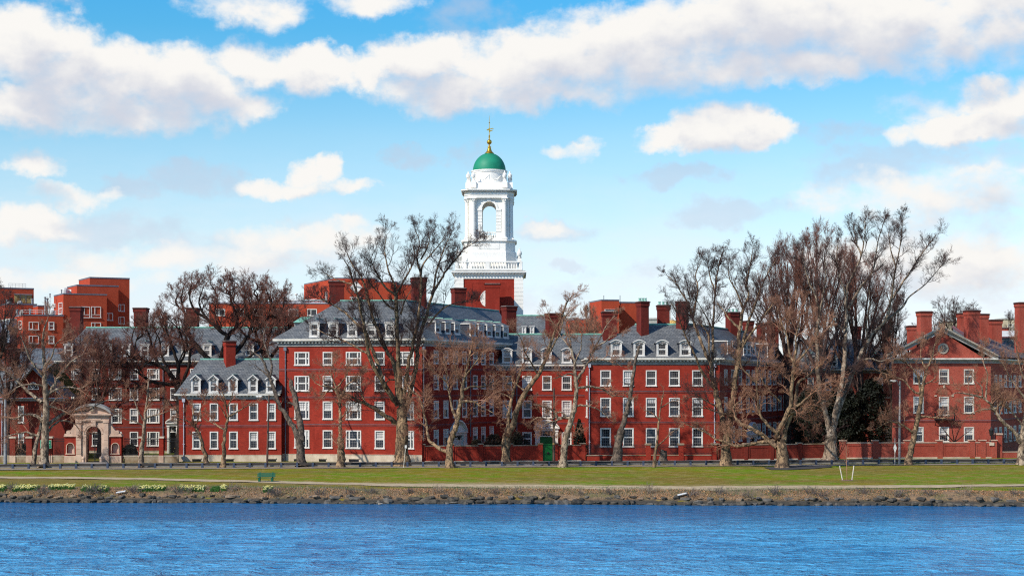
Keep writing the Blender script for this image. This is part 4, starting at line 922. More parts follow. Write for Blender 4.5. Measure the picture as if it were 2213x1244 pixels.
mb.face([w8.p(-1, ez, .5), w8.p(u0 + .5, ez, .5), V3(w8.p(u0 + 4.2, 0, -5.5), rz), V3(w8.p(-1, 0, -5.5), rz)]); mb.face([V3(w8.p(-1, 0, -11), ez), V3(w8.p(u1, 0, -11), ez), V3(w8.p(u1 - 2, 0, -5.5), rz), V3(w8.p(-1, 0, -5.5), rz)])
za = zt + .25
mb.face([w8.p(u0 - .3, ez, .35), w8.p(ua, za, .35), w8.p(ua, za, -6), w8.p(u0 - .3, ez, -6)]); mb.face([w8.p(u1 + .3, ez, .35), w8.p(u1 + .3, ez, -6), w8.p(ua, za, -6), w8.p(ua, za, .35)])
ro = mb.build('roof', [M['slate']], r8)
mb = MB(); 
for s_, ue in ((-1, u0 - .3), (1, u1 + .3)):
    lo = [w8.p(ue, ez - .16, .4), w8.p(ua, za - .16, .4), w8.p(ua, za - .16, .0), w8.p(ue, ez - .16, .0)]; mb.prism(lo, [v + Vector((0, 0, .14)) for v in lo])
mb.build('gable_trim', [M['trim_grey']], r8)
chimney(r8, 8, 35, 752, 800, 213, 1.8); pipe(r8, w8, 5, 1.4, w8.z1 - .4, 'lead_white')

# ---- modern brick blocks beyond
def block(mb, pxc, Yc, wr_, dl, pyt, z0=1.2, ang=27, m=0, cope=1):
    """box whose corner nearest the river stands at (pxc, Yc); wr_ metres to the right, dl metres back to the left"""
    c = Vector((xat(pxc, Yc), Yc, 0)); a = R(ang); dr = Vector((math.cos(a), math.sin(a), 0)); db = Vector((-math.sin(a), math.cos(a), 0)); zt = zat(pyt, Yc)
    ring = [c, c + dr * wr_, c + dr * wr_ + db * dl, c + db * dl]
    mb.prism([V3(v, z0) for v in ring], [V3(v, zt - .25) for v in ring], m)
    e = .06; cc = c + (ring[2] - c) * .5
    r2_ = [v + (v - cc).normalized() * e for v in ring]
    mb.prism([V3(v, zt - .25) for v in r2_], [V3(v, zt) for v in r2_], cope)
    return c, dr, db, zt
def right_of(c, dr, px):  # distance along dr at which the face meets photo column px
    k = (px - CX) / F; return (k * c.y - c.x) / (dr.x - k * dr.y)
rm = thing('brick_house', 'modern stepped orange brick block rising behind the left roofs, with roof terrace and flues', 'building', (xat(190, 335), 335, 1.25), 'modern brick blocks behind the roofs')
mb = MB(); walls = []
for pxc, pxr, Yc, dl, top in ((194, 280, 330, 10, 598), (166, 256, 326, 9, 614.5), (137, 231, 322, 9, 633), (50, 137, 318, 9, 678.5)):
    c = Vector((xat(pxc, Yc), Yc, 0)); dr = Vector((math.cos(R(27)), math.sin(R(27)), 0)); wr_ = right_of(c, dr, pxr)
    block(mb, pxc, Yc, wr_, dl, top); walls.append(Wall((c.x, c.y), (c.x + dr.x * wr_, c.y + dr.y * wr_), 1.2, zat(top, Yc)))
for pxc, pxr, Yc, dl, top in ((82, 104, 328, 5, 659), (-40, 73, 340, 12, 619.5), (14, 80, 330, 8, 655)):
    c = Vector((xat(pxc, Yc), Yc, 0)); dr = Vector((math.cos(R(27)), math.sin(R(27)), 0)); block(mb, pxc, Yc, right_of(c, dr, pxr), dl, top); walls.append(Wall((c.x, c.y), (c.x + dr.x * 20, c.y + dr.y * 20), 1.2, zat(top, Yc)))
mb.build('wall', [M['brick_orange'], M['lead']], rm)
def mw(wi, pxa, pxb, pya, pyb, kind='modern', blind=0, glass='glass_blue'):
    w_ = walls[wi]; window_at(rm, w_, w_.u(pxa), w_.u(pxb), w_.z(pxa, pyb), w_.z(pxa, pya), kind, blind, hole=False, glass=glass, out=.10)
for a in ((0, 255.6, 269, 657, 672.5), (0, 255.6, 269, 684, 700), (1, 229.6, 244, 676, 692), (1, 229.6, 244, 705, 720), (3, 62, 84, 695, 712, 'modern', .6), (3, 105, 117, 695, 712, 'single'), (3, 62, 84, 725, 742), (3, 105, 117, 725, 742, 'single')): mw(*a)
for a in ((2, 174.5, 194.5, 662, 686, 'modern2'), (2, 197, 218, 662, 686, 'modern2'), (2, 197, 218, 696, 712, 'modern')): mw(*a)
# left faces: glazed bay, door, window
def leftwall(pxc, Yc, dl, top): c = Vector((xat(pxc, Yc), Yc, 0)); e = c + Vector((-math.sin(R(27)), math.cos(R(27)), 0)) * dl; return Wall((e.x, e.y), (c.x, c.y), 1.2, zat(top, Yc))
lw3 = leftwall(50, 318, 9, 679); lw2 = leftwall(137, 322, 9, 633)
window_at(rm, lw3, lw3.u(41), lw3.u(48), lw3.z(44, 711), lw3.z(44, 693), 'single', 0, hole=False, out=.1)
window_at(rm, lw2, lw2.u(127.5), lw2.u(135.5), lw2.z(130, 679), lw2.z(130, 654), 'single', .9, hole=False, out=.1)
window_at(rm, lw2, lw2.u(114), lw2.u(120), lw2.z(117, 664), lw2.z(117, 656), 'single', 0, hole=False, out=.1)
mb = MB(); w_ = walls[5]; u0, u1 = w_.u(31), w_.u(68); w_.obox(mb, u0, u1, .02, .12, zat(652.5, 340), zat(635, 340), 0)
for k in range(1, 3): x = u0 + (u1 - u0) * k / 3; w_.obox(mb, x - .06, x + .06, .12, .16, zat(652.5, 340), zat(635, 340), 1)
w_.obox(mb, u0 - .1, u1 + .1, .02, .35, zat(635, 340), zat(633, 340), 1); mb.build('roller_shutter', [M['shutter'], M['metal_grey']], rm)
mb = MB(); w_.obox(mb, w_.u(20.5), w_.u(27.5), .02, .06, zat(652, 340), zat(642, 340), 0); mb.build('vent_opening', [M['black']], rm)
mb = MB(); u0, u1 = w_.u(20), w_.u(57)
for k in range(6):
    x = u0 + (u1 - u0) * k / 5; q = w_.p(x, zat(619, 340), -.6); mb.tube([q, q + Vector((0, 0, .85))], .03, 4)
for z in (.45, .85): mb.tube([w_.p(u0, zat(619, 340) + z, -.6), w_.p(u1, zat(619, 340) + z, -.6)], .03, 4)
mb.build('roof_railing', [M['metal_grey']], rm)
w_ = walls[3]; mb = MB()
qs = [w_.p(0, 0, -4), w_.p(0, 0, -.25), w_.p(w_.L - .3, 0, -.25)]; zt = w_.z1
for a, b in ((qs[0], qs[1]), (qs[1], qs[2])):
    for k in range(7): q = a + (b - a) * k / 6; mb.tube([V3(q, zt), V3(q, zt + .8)], .05, 4)
    for z in (.4, .8): mb.tube([V3(a, zt + z), V3(b, zt + z)], .05, 4)
mb.build('terrace_railing', [M['white']], rm)
mb = MB()
for px, py0, py1, r_, Y in ((97.5, 641, 678, .17, 324), (102.5, 644, 678, .17, 324.3), (69.5, 645, 655, .2, 333), (37, 668, 677, .26, 321), (65, 667, 677, .2, 321), (14.5, 647, 656, .15, 333), (133, 625, 631, .12, 326), (108, 634, 640, .12, 327)):
    z0, z1 = zat(py1, Y), zat(py0, Y); x = xat(px, Y); mb.lathe(x, Y, [(r_, z0 - .3), (r_, z1 - .2), (r_ * 1.5, z1 - .2), (r_ * 1.5, z1 - .05), (r_ * .4, z1)], 10)
mb.build('flue', [M['metal_grey']], rm)
mb = MB()
for px, py, s_, Y in ((140, 627, .75, 330), (150, 629, .55, 331), (155, 628.5, .5, 331), (20, 653, .4, 334), (43, 653, .5, 334), (112, 673, .6, 322)):
    z = zat(py, Y); x = xat(px, Y); mb.lathe(x, Y, [(s_, z - s_), (s_, z), (s_ * .9, z + s_ * .35), (s_ * .5, z + s_ * .6), (.05, z + s_ * .7)], 12)
mb.build('roof_vent', [M['cladding']], rm)
mb = MB(); a = walls[3]; lw = lw3; lw.obox(mb, lw.u(12), lw.u(36), .02, 1.3, zat(740, 324), zat(691, 324), 0); lw.obox(mb, lw.u(11.5), lw.u(36.5), .0, 1.45, zat(691, 324), zat(688, 324), 1)
for k in range(5):
    for z0 in (0, 1):
        x = lw.u(12) + (lw.u(36) - lw.u(12)) * k / 4; lw.obox(mb, x - .06, x + .06, 1.3, 1.36, zat(740, 324), zat(691, 324), 1)
mb.build('glazed_bay', [M['glass_blue'], M['white']], rm)

r = thing('brick_house', 'modern orange brick block with a white diamond emblem and lettering, behind the four storey block', 'building', (xat(770, 330), 330, 1.25), 'modern brick blocks behind the roofs')
mb = MB(); Yc = 318; ang = 20; a = R(ang); c = Vector((xat(724, Yc), Yc, 0)); dr = Vector((math.cos(a * .35), math.sin(a * .35), 0)); w1 = right_of(c, dr, 810)
def quadblk(pts, pyt, Yr, z0=1.2): zt = zat(pyt, Yr); mb.prism([V3(v, z0) for v in pts], [V3(v, zt) for v in pts], 0); mb.prism([V3(v, zt) for v in pts], [V3(v, zt + .22) for v in pts], 1)
lf = Vector((xat(657, 338), 338, 0)); c2 = c + dr * w1; c3 = c + dr * right_of(c, dr, 857); c4_ = c + dr * right_of(c, dr, 905); bk = Vector((0, 14, 0))
quadblk([c, c2, c2 + bk, lf + Vector((0, 6, 0)), lf], 602, Yc); quadblk([c2 + Vector((.01, .02, 0)), c3, c3 + bk, c2 + bk], 609, Yc); quadblk([c3 + Vector((.01, .02, 0)), c4_, c4_ + bk, c3 + bk], 614.5, Yc)
mb.build('wall', [M['brick_orange'], M['lead']], r)
lw = Wall((lf.x, lf.y), (c.x, c.y), 1.2, zat(602, Yc)); mb = MB()
for pa, pb in ((660.5, 688), (694, 705)):
    u0, u1 = lw.u(pa), lw.u(pb); z0, z1 = lw.z(pa, 646), lw.z(pa, 621 if pa < 690 else 619); lw.obox(mb, u0, u1, .0, .04, z0, z1, 0)
    for k in range(6):
        x = u0 + (u1 - u0) * (k + .5) / 6; mb.tube([lw.p(max(u0, x - 1.2), z1 - .05, .07), lw.p(min(u1, x + 1.2), z0 + .05, .07)], .09, 4, 1)
lw.obox(mb, lw.u(703.5), lw.u(708), .02, .12, lw.z(705, 654), lw.z(705, 631), 2)
mb.build('louvre', [M['brick_dark'], M['brick_orange'], M['cladding']], r)
fw_ = Wall((c.x, c.y), (c2.x, c2.y), 1.2, 40); u = fw_.u(769.5); zc = fw_.z(769.5, 620.8); s_ = 13.6 * Yc / F; mb = MB()
mb.prism([fw_.p(u - s_, zc, .35), fw_.p(u, zc - s_ * 1.06, .35), fw_.p(u + s_, zc, .35), fw_.p(u, zc + s_ * 1.06, .35)], [fw_.p(u - s_, zc, .05), fw_.p(u, zc - s_ * 1.06, .05), fw_.p(u + s_, zc, .05), fw_.p(u, zc + s_ * 1.06, .05)], 0)
for k, (x0, z0) in enumerate(((.05, .14), (.3, .16), (.25, .05), (.5, .06), (.35, -.05), (.6, -.04), (.15, .02))):
    mb.tube([fw_.p(u + x0 * s_, zc + z0 * s_, .37), fw_.p(u + (x0 + .1) * s_, zc + (z0 - .04) * s_, .37), fw_.p(u + (x0 + .2) * s_, zc + z0 * s_, .37)], .035, 4, 1)
mb.build('diamond_emblem', [M['tower_white'], M['iron']], r)
def letters(wall, text, px0, px1, pyt, pyb, out, mat, parent):
    mb = MB(); n = len(text); u0, u1 = wall.u(px0), wall.u(px1); z1, z0 = wall.z(px0, pyt), wall.z(px0, pyb); h = z1 - z0; aw = (u1 - u0) / n
    for i, ch in enumerate(text):
        a = u0 + aw * i + aw * .07; b = u0 + aw * (i + 1) - aw * .07; t = aw * .24; m_ = (a + b) / 2; sf = h * .14
        def bx(x0, x1, zz0, zz1): wall.obox(mb, x0, x1, out, out + .2, zz0, zz1)
        if ch == 'T': bx(a, b, z1 - sf, z1); bx(m_ - t / 2, m_ + t / 2, z0 + sf, z1 - sf); bx(m_ - t, m_ + t, z0, z0 + sf); bx(a, a + sf * .8, z1 - sf * 2.2, z1 - sf); bx(b - sf * .8, b, z1 - sf * 2.2, z1 - sf)
        if ch == 'H':
            for x in (a, b - t * 1.4): bx(x, x + t * 1.4, z0, z0 + sf); bx(x + t * .2, x + t * 1.2, z0 + sf, z1 - sf); bx(x, x + t * 1.4, z1 - sf, z1)
            bx(a + t * 1.2, b - t * 1.2, (z0 + z1) / 2 - sf / 2, (z0 + z1) / 2 + sf / 2)
        if ch == 'E': bx(a, b, z0, z0 + sf); bx(a, b, z1 - sf, z1); bx(a + t * .2, a + t * 1.2, z0 + sf, z1 - sf); bx(a + t * 1.2, b - t * .5, (z0 + z1) / 2 - sf / 2, (z0 + z1) / 2 + sf / 2); bx(b - sf * .8, b, z0 + sf, z0 + sf * 2); bx(b - sf * .8, b, z1 - sf * 2, z1 - sf)
    return mb.build('lettering', [M[mat]], parent)
letters(fw_, 'THE', 755.5, 782, 641.3, 650.5, .02, 'tower_white', r)

r = thing('brick_house', 'long low orange brick block with a pipe along its parapet, behind the dark trees', 'building', (xat(600, 300), 300, 1.25), 'modern brick blocks behind the roofs')
Yl = 298.0; wq = Wall((xat(452, Yl), Yl), (xat(735, Yl), Yl), 1.2, zat(656, Yl)); mb = MB()
for i in range(8): pc = 476 + 40.5 * i - (4 if i > 3 else 0); window_at(r, wq, wq.u(pc - 10.5), wq.u(pc + 10.5), zat(682, Yl), zat(667, Yl), 'modern', .2)
wq.build(mb); mb.face([(wq.A.x, Yl, 1.2), (wq.A.x, Yl + 12, 1.2), (wq.A.x, Yl + 12, wq.z1), (wq.A.x, Yl, wq.z1)]); mb.face([wq.p(0, wq.z1), wq.p(wq.L, wq.z1), wq.p(wq.L, wq.z1, -12), wq.p(0, wq.z1, -12)]); mb.build('wall', [M['brick_orange']], r)
mb = MB(); wq.obox(mb, 0, wq.L, -.3, .12, wq.z1, wq.z1 + .3); mb.build('parapet', [M['lead_white']], r)
mb = MB(); z = zat(650, Yl); mb.tube([wq.p(6, z, -.7), wq.p(wq.u(700), z + .15, -.7)], .22, 8, 0)
for k in range(9): q = wq.p(6 + 1.6 * k, 0, -.7); mb.box(q.x - .1, q.x + .1, q.y - .2, q.y + .2, wq.z1, z, 1)
mb.build('roof_pipe', [M['cladding'], M['metal_grey']], r)
mb = MB(); q = wq.p(wq.u(639), 0, -1); mb.tube([V3(q, wq.z1), V3(q, zat(636, Yl))], .06, 6, 0); mb.lathe(q.x, q.y, [(.1, zat(637.5, Yl)), (.28, zat(636, Yl)), (.28, zat(634, Yl)), (.1, zat(633, Yl))], 8, 1); mb.build('roof_lamp', [M['metal_grey'], M['white']], r)

r = thing('brick_house', 'plain orange brick block behind the chimneys right of the white tower', 'building', (xat(1320, 320), 320, 1.25), 'modern brick blocks behind the roofs')
mb = MB(); Yc = 312; c = Vector((xat(1300, Yc), Yc, 0)); ang = 12; dr = Vector((math.cos(R(ang)), math.sin(R(ang)), 0)); block(mb, 1300, Yc, right_of(c, dr, 1338), 9, 646.5, ang=ang)
c = Vector((xat(1339, 316), 316, 0)); block(mb, 1339, 316, right_of(c, dr, 1392), 8, 651.5, ang=ang); c = Vector((xat(1212, 322), 322, 0)); block(mb, 1242, 320, 6, 8, 688, ang=ang)
mb.build('wall', [M['brick_orange'], M['lead']], r)
c = Vector((xat(1300, Yc), Yc, 0)); w_ = Wall((c.x, c.y), (c.x + dr.x * 9, c.y + dr.y * 9), 1.2, 30); mb = MB(); w_.obox(mb, w_.u(1306.5), w_.u(1332), .02, .12, w_.z(1310, 672), w_.z(1310, 668), 0); w_.obox(mb, w_.u(1308), w_.u(1330.5), .12, .14, w_.z(1310, 671.2), w_.z(1310, 668.8), 1); mb.build('strip_window', [M['white'], M['glass']], r)
mb = MB()
for px in (1305, 1340): q = P(px, 642, 316); mb.tube([q - Vector((0, 0, 1.5)), q + Vector((0, 0, .35))], .06, 5)
mb.build('roof_mast', [M['iron']], r)
def farbox(label, px0, px1, pyt, Y, mat, cat='building', name='pale_building', dep=12):
    t = thing(name, label, cat, (xat((px0 + px1) / 2, Y), Y, 1.2)); w_ = Wall((xat(px0, Y), Y), (xat(px1, Y), Y), 1.2, zat(pyt, Y)); mb = MB(); w_.obox(mb, 0, w_.L, -dep, 0, 1.2, w_.z1)
    mb.build('wall', [M[mat]], t); mb = MB(); w_.obox(mb, -.15, w_.L + .15, -dep - .1, .15, w_.z1, w_.z1 + .35); mb.build('parapet', [M['concrete']], t)
    n = max(2, int(w_.L / 3.5))
    for i in range(n): u = w_.L * (i + .5) / n; window_at(t, w_, u - .7, u + .7, w_.z1 - 2.8, w_.z1 - 1.2, 'single', 0, hole=False, out=.1)
    return t
farbox('pale clad building glimpsed between two brick chimneys right of the tower', 1205, 1246, 690, 340, 'tan')
farbox('far tan building showing behind the chimneys of the pedimented house', 2055, 2140, 694, 420, 'tan')
farbox('far tan block at the right edge behind the tallest chimney', 2165, 2240, 690, 430, 'tan')
farbox('low pale building seen over the roof between two chimneys', 1398, 1424, 690, 380, 'concrete')
t = thing('cupola', 'small golden domed cupola with a pole, peeping over the central roof', 'cupola', (xat(1455, 330), 330, 1.2)); mb = MB(); x = xat(1453, 330)
mb.lathe(x, 330, [(1.3, 1.2), (1.3, zat(701, 330)), (1.28, zat(698, 330)), (1.05, zat(694.5, 330)), (.6, zat(692, 330)), (.1, zat(690.8, 330))], 16); mb.build('dome', [M['gold_old']], t)
mb = MB(); mb.tube([(xat(1449, 330), 330, zat(702, 330)), (xat(1449, 330), 330, zat(657, 330))], .1, 6); mb.build('pole', [M['white']], t)
# slate house behind the recessed part, right of the tower base
r = thing('slate_house', 'slate roofed house with two small dormers between the tower and a brick chimney', 'building', (xat(1155, 250), 250, 1.2)); Yq = 246.0
wq = Wall((xat(1085, Yq), Yq), (xat(1225, Yq), Yq), 1.2, zat(735, Yq)); mb = MB(); wq.build(mb); mb.build('wall', [M['brick_dark']], r)
mb = MB(); z0 = wq.z1; zr = zat(682, 252); mb.face([wq.p(0, z0, .4), wq.p(wq.L, z0, .4), V3(wq.p(wq.L, 0, -6), zr), V3(wq.p(0, 0, -6), zr)]); mb.face([wq.p(0, z0, -12), wq.p(wq.L, z0, -12), V3(wq.p(wq.L, 0, -6), zr), V3(wq.p(0, 0, -6), zr)]); mb.face([wq.p(wq.L, z0, .4), wq.p(wq.L, z0, -12), V3(wq.p(wq.L, 0, -6), zr)]); ro = mb.build('roof', [M['slate']], r)
mb = MB(); mb.tube([V3(wq.p(0, 0, -6), zr + .04), V3(wq.p(wq.L, 0, -6), zr + .04)], .12, 6); mb.build('ridge_cap', [M['copper']], ro)
for c in (1132.5, 1150): dormer(r, wq, c, 9.5, 706, 722, z0, (zr - z0) / 6.4, 'hip', .4, blind=.4, kind='narrow')
# ------------------------------------------------------------------ white bell tower with green dome
K = 262.0 / F; tx = xat(1056.5, 262.0); ty = 262 + 73 * K
tw = thing('bell_tower', 'tall white bell tower with a green dome and gilded weathervane on a square brick base', 'tower', (tx, ty, 1.2))
def TZ(py, h=50): return zat(py, ty - h * K)
def oct_(h, c): return [(s * K + tx, t * K + ty) for s, t in ((-c, -h), (c, -h), (h, -c), (h, c), (c, h), (-c, h), (-h, c), (-h, -c))]
def ringz(h, c, z): return [Vector((x, y, z)) for x, y in oct_(h, c)]
def stack(mb, lst, m=0):   # list of (h, c, py_bottom, py_top)
    for h, c, pb, pt in lst: mb.prism(ringz(h, c, TZ(pb, h)), ringz(h, c, TZ(pt, h)), m)
def sq(mb, h, z0, z1, m=0): mb.box(tx - h * K, tx + h * K, ty - h * K, ty + h * K, z0, z1, m)
mb = MB(); sq(mb, 71.5, 1.2, TZ(600, 72)); 
for s in (-1, 1): mb.box(tx + s * 45 * K - 10 * K, tx + s * 45 * K + 10 * K, ty - 72.2 * K, ty - 71.5 * K, 1.2, TZ(612, 72))
mb.box(tx - 55 * K, tx + 55 * K, ty - 72.2 * K, ty - 71.5 * K, TZ(612, 72), TZ(602, 72)); mb.build('brick_base', [M['brick']], tw)
mb = MB(); z = 1.2; zt = TZ(602, 74)
while z < zt - .1:
    z1 = min(zt, z + .62)
    for sx in (-1, 1):
        for sy in (-1, 1):
            cx, cy = tx + sx * 64.5 * K, ty + sy * 64.5 * K; e = 9.8 * K
            mb.box(cx - e, cx + e, cy - e, cy + e, z, z1 - .05); mb.box(cx - e + .04, cx + e - .04, cy - e + .04, cy + e - .04, z1 - .05, z1)
    z = z1
sq(mb, 74, zt, TZ(596, 74)); sq(mb, 74.8, TZ(596, 74), TZ(594.5, 74)); mb.build('corner_pilaster', [M['tower_white']], tw)
mb = MB(); sq(mb, 76, TZ(594.5, 76), TZ(591.5, 76)); sq(mb, 81, TZ(588.5, 81), TZ(585.8, 81)); sq(mb, 79, TZ(591.5, 79), TZ(588.5, 79) , 0)
for i in range(23):
    o = (-74 + 148 * i / 22) * K
    for (cx, cy) in ((tx + o, ty - 79.3 * K), (tx + 79.3 * K, ty + o)): mb.box(cx - .1, cx + .1, cy - .1, cy + .1, TZ(591.8, 79), TZ(588.9, 79), 1)
sq(mb, 79, TZ(585.8, 79), TZ(584.5, 79), 1); mb.build('cornice', [M['tower_white'], M['trim_grey']], tw)
def balustrade(h, c, pb, pt, n, name='balustrade'):
    mb = MB(); z0, z1 = TZ(pb, h), TZ(pt, h); pts = oct_(h, c) if c else [(tx - h * K, ty - h * K), (tx + h * K, ty - h * K), (tx + h * K, ty + h * K), (tx - h * K, ty + h * K)]
    k = len(pts)
    for i in range(k):
        a, b = Vector(pts[i] + (0,)), Vector(pts[(i + 1) % k] + (0,)); d_ = (b - a).normalized(); nn = Vector((d_.y, -d_.x, 0))
        w_ = Wall((a.x, a.y), (b.x, b.y), z0, z1)
        w_.obox(mb, 0, w_.L, -.3, .06, z0, z0 + .28); w_.obox(mb, -.05, w_.L + .05, -.3, .06, z1 - .2, z1)
        m_ = max(2, int(w_.L / .42))
        for j in range(m_ + 1):
            q = w_.p(w_.L * j / m_, 0, -.12)
            if j in (0, m_) or (c == 0 and j == m_ // 2): w_.obox(mb, max(0, w_.L * j / m_ - .35), min(w_.L, w_.L * j / m_ + .35), -.28, .04, z0 + .28, z1 - .2)
            else:
                hh = z1 - z0 - .48; mb.lathe(q.x, q.y, [(.07, z0 + .28), (.12, z0 + .28 + hh * .3), (.06, z0 + .28 + hh * .7), (.08, z1 - .2)], 6)
    return mb.build(name, [M['tower_white']], tw)
balustrade(72, 0, 583.5, 564, 30)
mb = MB(); sq(mb, 70, TZ(584.5, 70), TZ(583.5, 70)); stack(mb, [(60, 37, 584, 545), (58.5, 37, 545, 543), (57, 36, 543, 522), (58.5, 37, 522, 520.5), (60.5, 39, 520.5, 518.2), (58, 38, 518.2, 516.5)])
for s in (-1, 1):
    pass
mb.box(tx - 22 * K, tx + 22 * K, ty - 57.6 * K, ty - 57 * K, TZ(538, 57), TZ(526, 57)); mb.build('lower_stage', [M['tower_white']], tw)
def urn(x, y, z, s):
    mb = MB(); mb.box(x - .34 * s, x + .34 * s, y - .34 * s, y + .34 * s, z, z + .5 * s)
    mb.lathe(x, y, [(.16 * s, z + .5 * s), (.3 * s, z + .62 * s), (.12 * s, z + .75 * s), (.38 * s, z + 1.05 * s), (.46 * s, z + 1.4 * s), (.36 * s, z + 1.5 * s), (.46 * s, z + 1.56 * s), (.2 * s, z + 1.85 * s), (.1 * s, z + 2.05 * s), (.14 * s, z + 2.15 * s), (.03 * s, z + 2.3 * s)], 12)
    return mb.build('urn', [M['tower_white']], tw, smooth=False)
for sx in (-1, 1):
    for sy in (-1, 1): urn(tx + sx * 66 * K, ty + sy * 66 * K, TZ(564, 66), .9)
# belfry: four arched walls, corner piers, paired columns
mb = MB(); zb, zt = TZ(516.5, 46), TZ(427, 46); zsp = TZ(451, 46); hw_ = 15.2 * K; pw = 32 * K; zsill = TZ(514, 46)
for k in range(4):
    a = k * math.pi / 2; ca, sa = math.cos(a), math.sin(a)
    def T(x, y, z): return Vector((tx + x * ca - y * sa, ty + x * sa + y * ca, z))
    yo, yi = -46 * K, -38 * K
    for x0, x1 in ((-pw, -hw_), (hw_, pw)): mb.hexa([T(x0, yo, zb), T(x1, yo, zb), T(x1, yi, zb), T(x0, yi, zb), T(x0, yo, zt), T(x1, yo, zt), T(x1, yi, zt), T(x0, yi, zt)])
    n = 14
    for i in range(n):
        a0, a1 = math.pi * i / n, math.pi * (i + 1) / n
        xa, xb = -hw_ * math.cos(a0), -hw_ * math.cos(a1); za_, zc_ = zsp + hw_ * math.sin(a0), zsp + hw_ * math.sin(a1)
        mb.hexa([T(xa, yo, za_), T(xb, yo, zc_), T(xb, yi, zc_), T(xa, yi, za_), T(xa, yo, zt), T(xb, yo, zt), T(xb, yi, zt), T(xa, yi, zt)])
        r0, r1 = 1.0, 1.3     # moulded archivolt
        mb.hexa([T(xa * r0, yo - .12, zsp + (za_ - zsp) * r0), T(xb * r0, yo - .12, zsp + (zc_ - zsp) * r0), T(xb * r0, yo, zsp + (zc_ - zsp) * r0), T(xa * r0, yo, zsp + (za_ - zsp) * r0),
                 T(xa * r1, yo - .12, zsp + (za_ - zsp) * r1), T(xb * r1, yo - .12, zsp + (zc_ - zsp) * r1), T(xb * r1, yo, zsp + (zc_ - zsp) * r1), T(xa * r1, yo, zsp + (za_ - zsp) * r1)])
    for x0, x1 in ((-26 * K, -hw_), (hw_, 26 * K)):
        mb.hexa([T(x0, yo - .14, zsp - .3), T(x1, yo - .14, zsp - .3), T(x1, yo, zsp - .3), T(x0, yo, zsp - .3), T(x0, yo - .14, zsp), T(x1, yo - .14, zsp), T(x1, yo, zsp), T(x0, yo, zsp)])
        z = zb + 1.2
        while z < zsp - .5: mb.hexa([T(x0, yo - .08, z), T(x1, yo - .08, z), T(x1, yo, z), T(x0, yo, z), T(x0, yo - .08, z + .45), T(x1, yo - .08, z + .45), T(x1, yo, z + .45), T(x0, yo, z + .45)]); z += .52
    mb.hexa([T(-.3, yo - .2, zsp + hw_), T(.3, yo - .2, zsp + hw_), T(.3, yo, zsp + hw_), T(-.3, yo, zsp + hw_), T(-.4, yo - .25, zsp + hw_ + .8), T(.4, yo - .25, zsp + hw_ + .8), T(.4, yo, zsp + hw_ + .8), T(-.4, yo, zsp + hw_ + .8)])
    # sill balustrade in the opening
    z1 = TZ(501, 46)
    for zz0, zz1 in ((zb, zb + .25), (z1 - .18, z1)): mb.hexa([T(-hw_, yo, zz0), T(hw_, yo, zz0), T(hw_, yo + .3, zz0), T(-hw_, yo + .3, zz0), T(-hw_, yo, zz1), T(hw_, yo, zz1), T(hw_, yo + .3, zz1), T(-hw_, yo + .3, zz1)])
    for i in range(6):
        q = T(-hw_ + 2 * hw_ * (i + .5) / 6, yo + .15, 0); mb.lathe(q.x, q.y, [(.07, zb + .25), (.13, zb + .45), (.06, z1 - .45), (.08, z1 - .18)], 6)
for sx in (-1, 1):
    for sy in (-1, 1):
        mb.box(tx + sx * 37 * K - 7 * K, tx + sx * 37 * K + 7 * K, ty + sy * 37 * K - 7 * K, ty + sy * 37 * K + 7 * K, zb, zt)
sq(mb, 40, zt - .35, zt); mb.build('belfry', [M['tower_white']], tw)
for sx in (-1, 1):
    for sy in (-1, 1):
        for a, b in ((34, 50), (48, 36)):
            x, y = tx + sx * a * K, ty + sy * b * K; mb = MB(); z0, z1 = TZ(516.5, 50), TZ(427.5, 50); r_ = 4.7 * K
            mb.box(x - r_ * 1.35, x + r_ * 1.35, y - r_ * 1.35, y + r_ * 1.35, z0, z0 + .18)
            mb.lathe(x, y, [(r_ * 1.3, z0 + .18), (r_ * 1.3, z0 + .3), (r_ * 1.05, z0 + .4), (r_, z0 + 2), (r_ * .88, z1 - .95), (r_ * 1.0, z1 - .9), (r_ * .92, z1 - .8), (r_ * 1.15, z1 - .5), (r_ * 1.05, z1 - .45), (r_ * 1.5, z1 - .15)], 14)
            mb.box(x - r_ * 1.5, x + r_ * 1.5, y - r_ * 1.5, y + r_ * 1.5, z1 - .15, z1); 
            for k in range(8):
                an = k * math.pi / 4 + .39; mb.lathe(x + math.cos(an) * r_ * 1.2, y + math.sin(an) * r_ * 1.2, [(.02, z1 - .55), (.09, z1 - .42), (.07, z1 - .2)], 5)
            mb.build('column', [M['tower_white']], tw, smooth=False)
mb = MB(); stack(mb, [(53.5, 39, 427.5, 421), (54.5, 40, 421, 419.5), (53.5, 39, 419.5, 414.2), (59, 43, 412, 410.2), (61, 45, 410.2, 408.2)]); stack(mb, [(55.5, 41, 414.2, 412)])
rg = oct_(57.5, 42)
for i in range(8):
    a, b = Vector(rg[i] + (0,)), Vector(rg[(i + 1) % 8] + (0,)); n = max(2, int((b - a).length / .5))
    for j in range(n): q = a + (b - a) * (j + .5) / n; mb.box(q.x - .1, q.x + .1, q.y - .1, q.y + .1, TZ(414, 57), TZ(412, 57), 1)
mb.build('entablature', [M['tower_white'], M['trim_grey']], tw)
mb = MB(); stack(mb, [(49, 33, 408.2, 406), (47.5, 32, 406, 394)])
for sx in (-1, 1):
    for sy in (-1, 1):
        for a, b in ((34, 45.5), (45.5, 34)): mb.box(tx + sx * a * K - 6 * K, tx + sx * a * K + 6 * K, ty + sy * b * K - 6 * K, ty + sy * b * K + 6 * K, TZ(406, 46), TZ(393, 46))
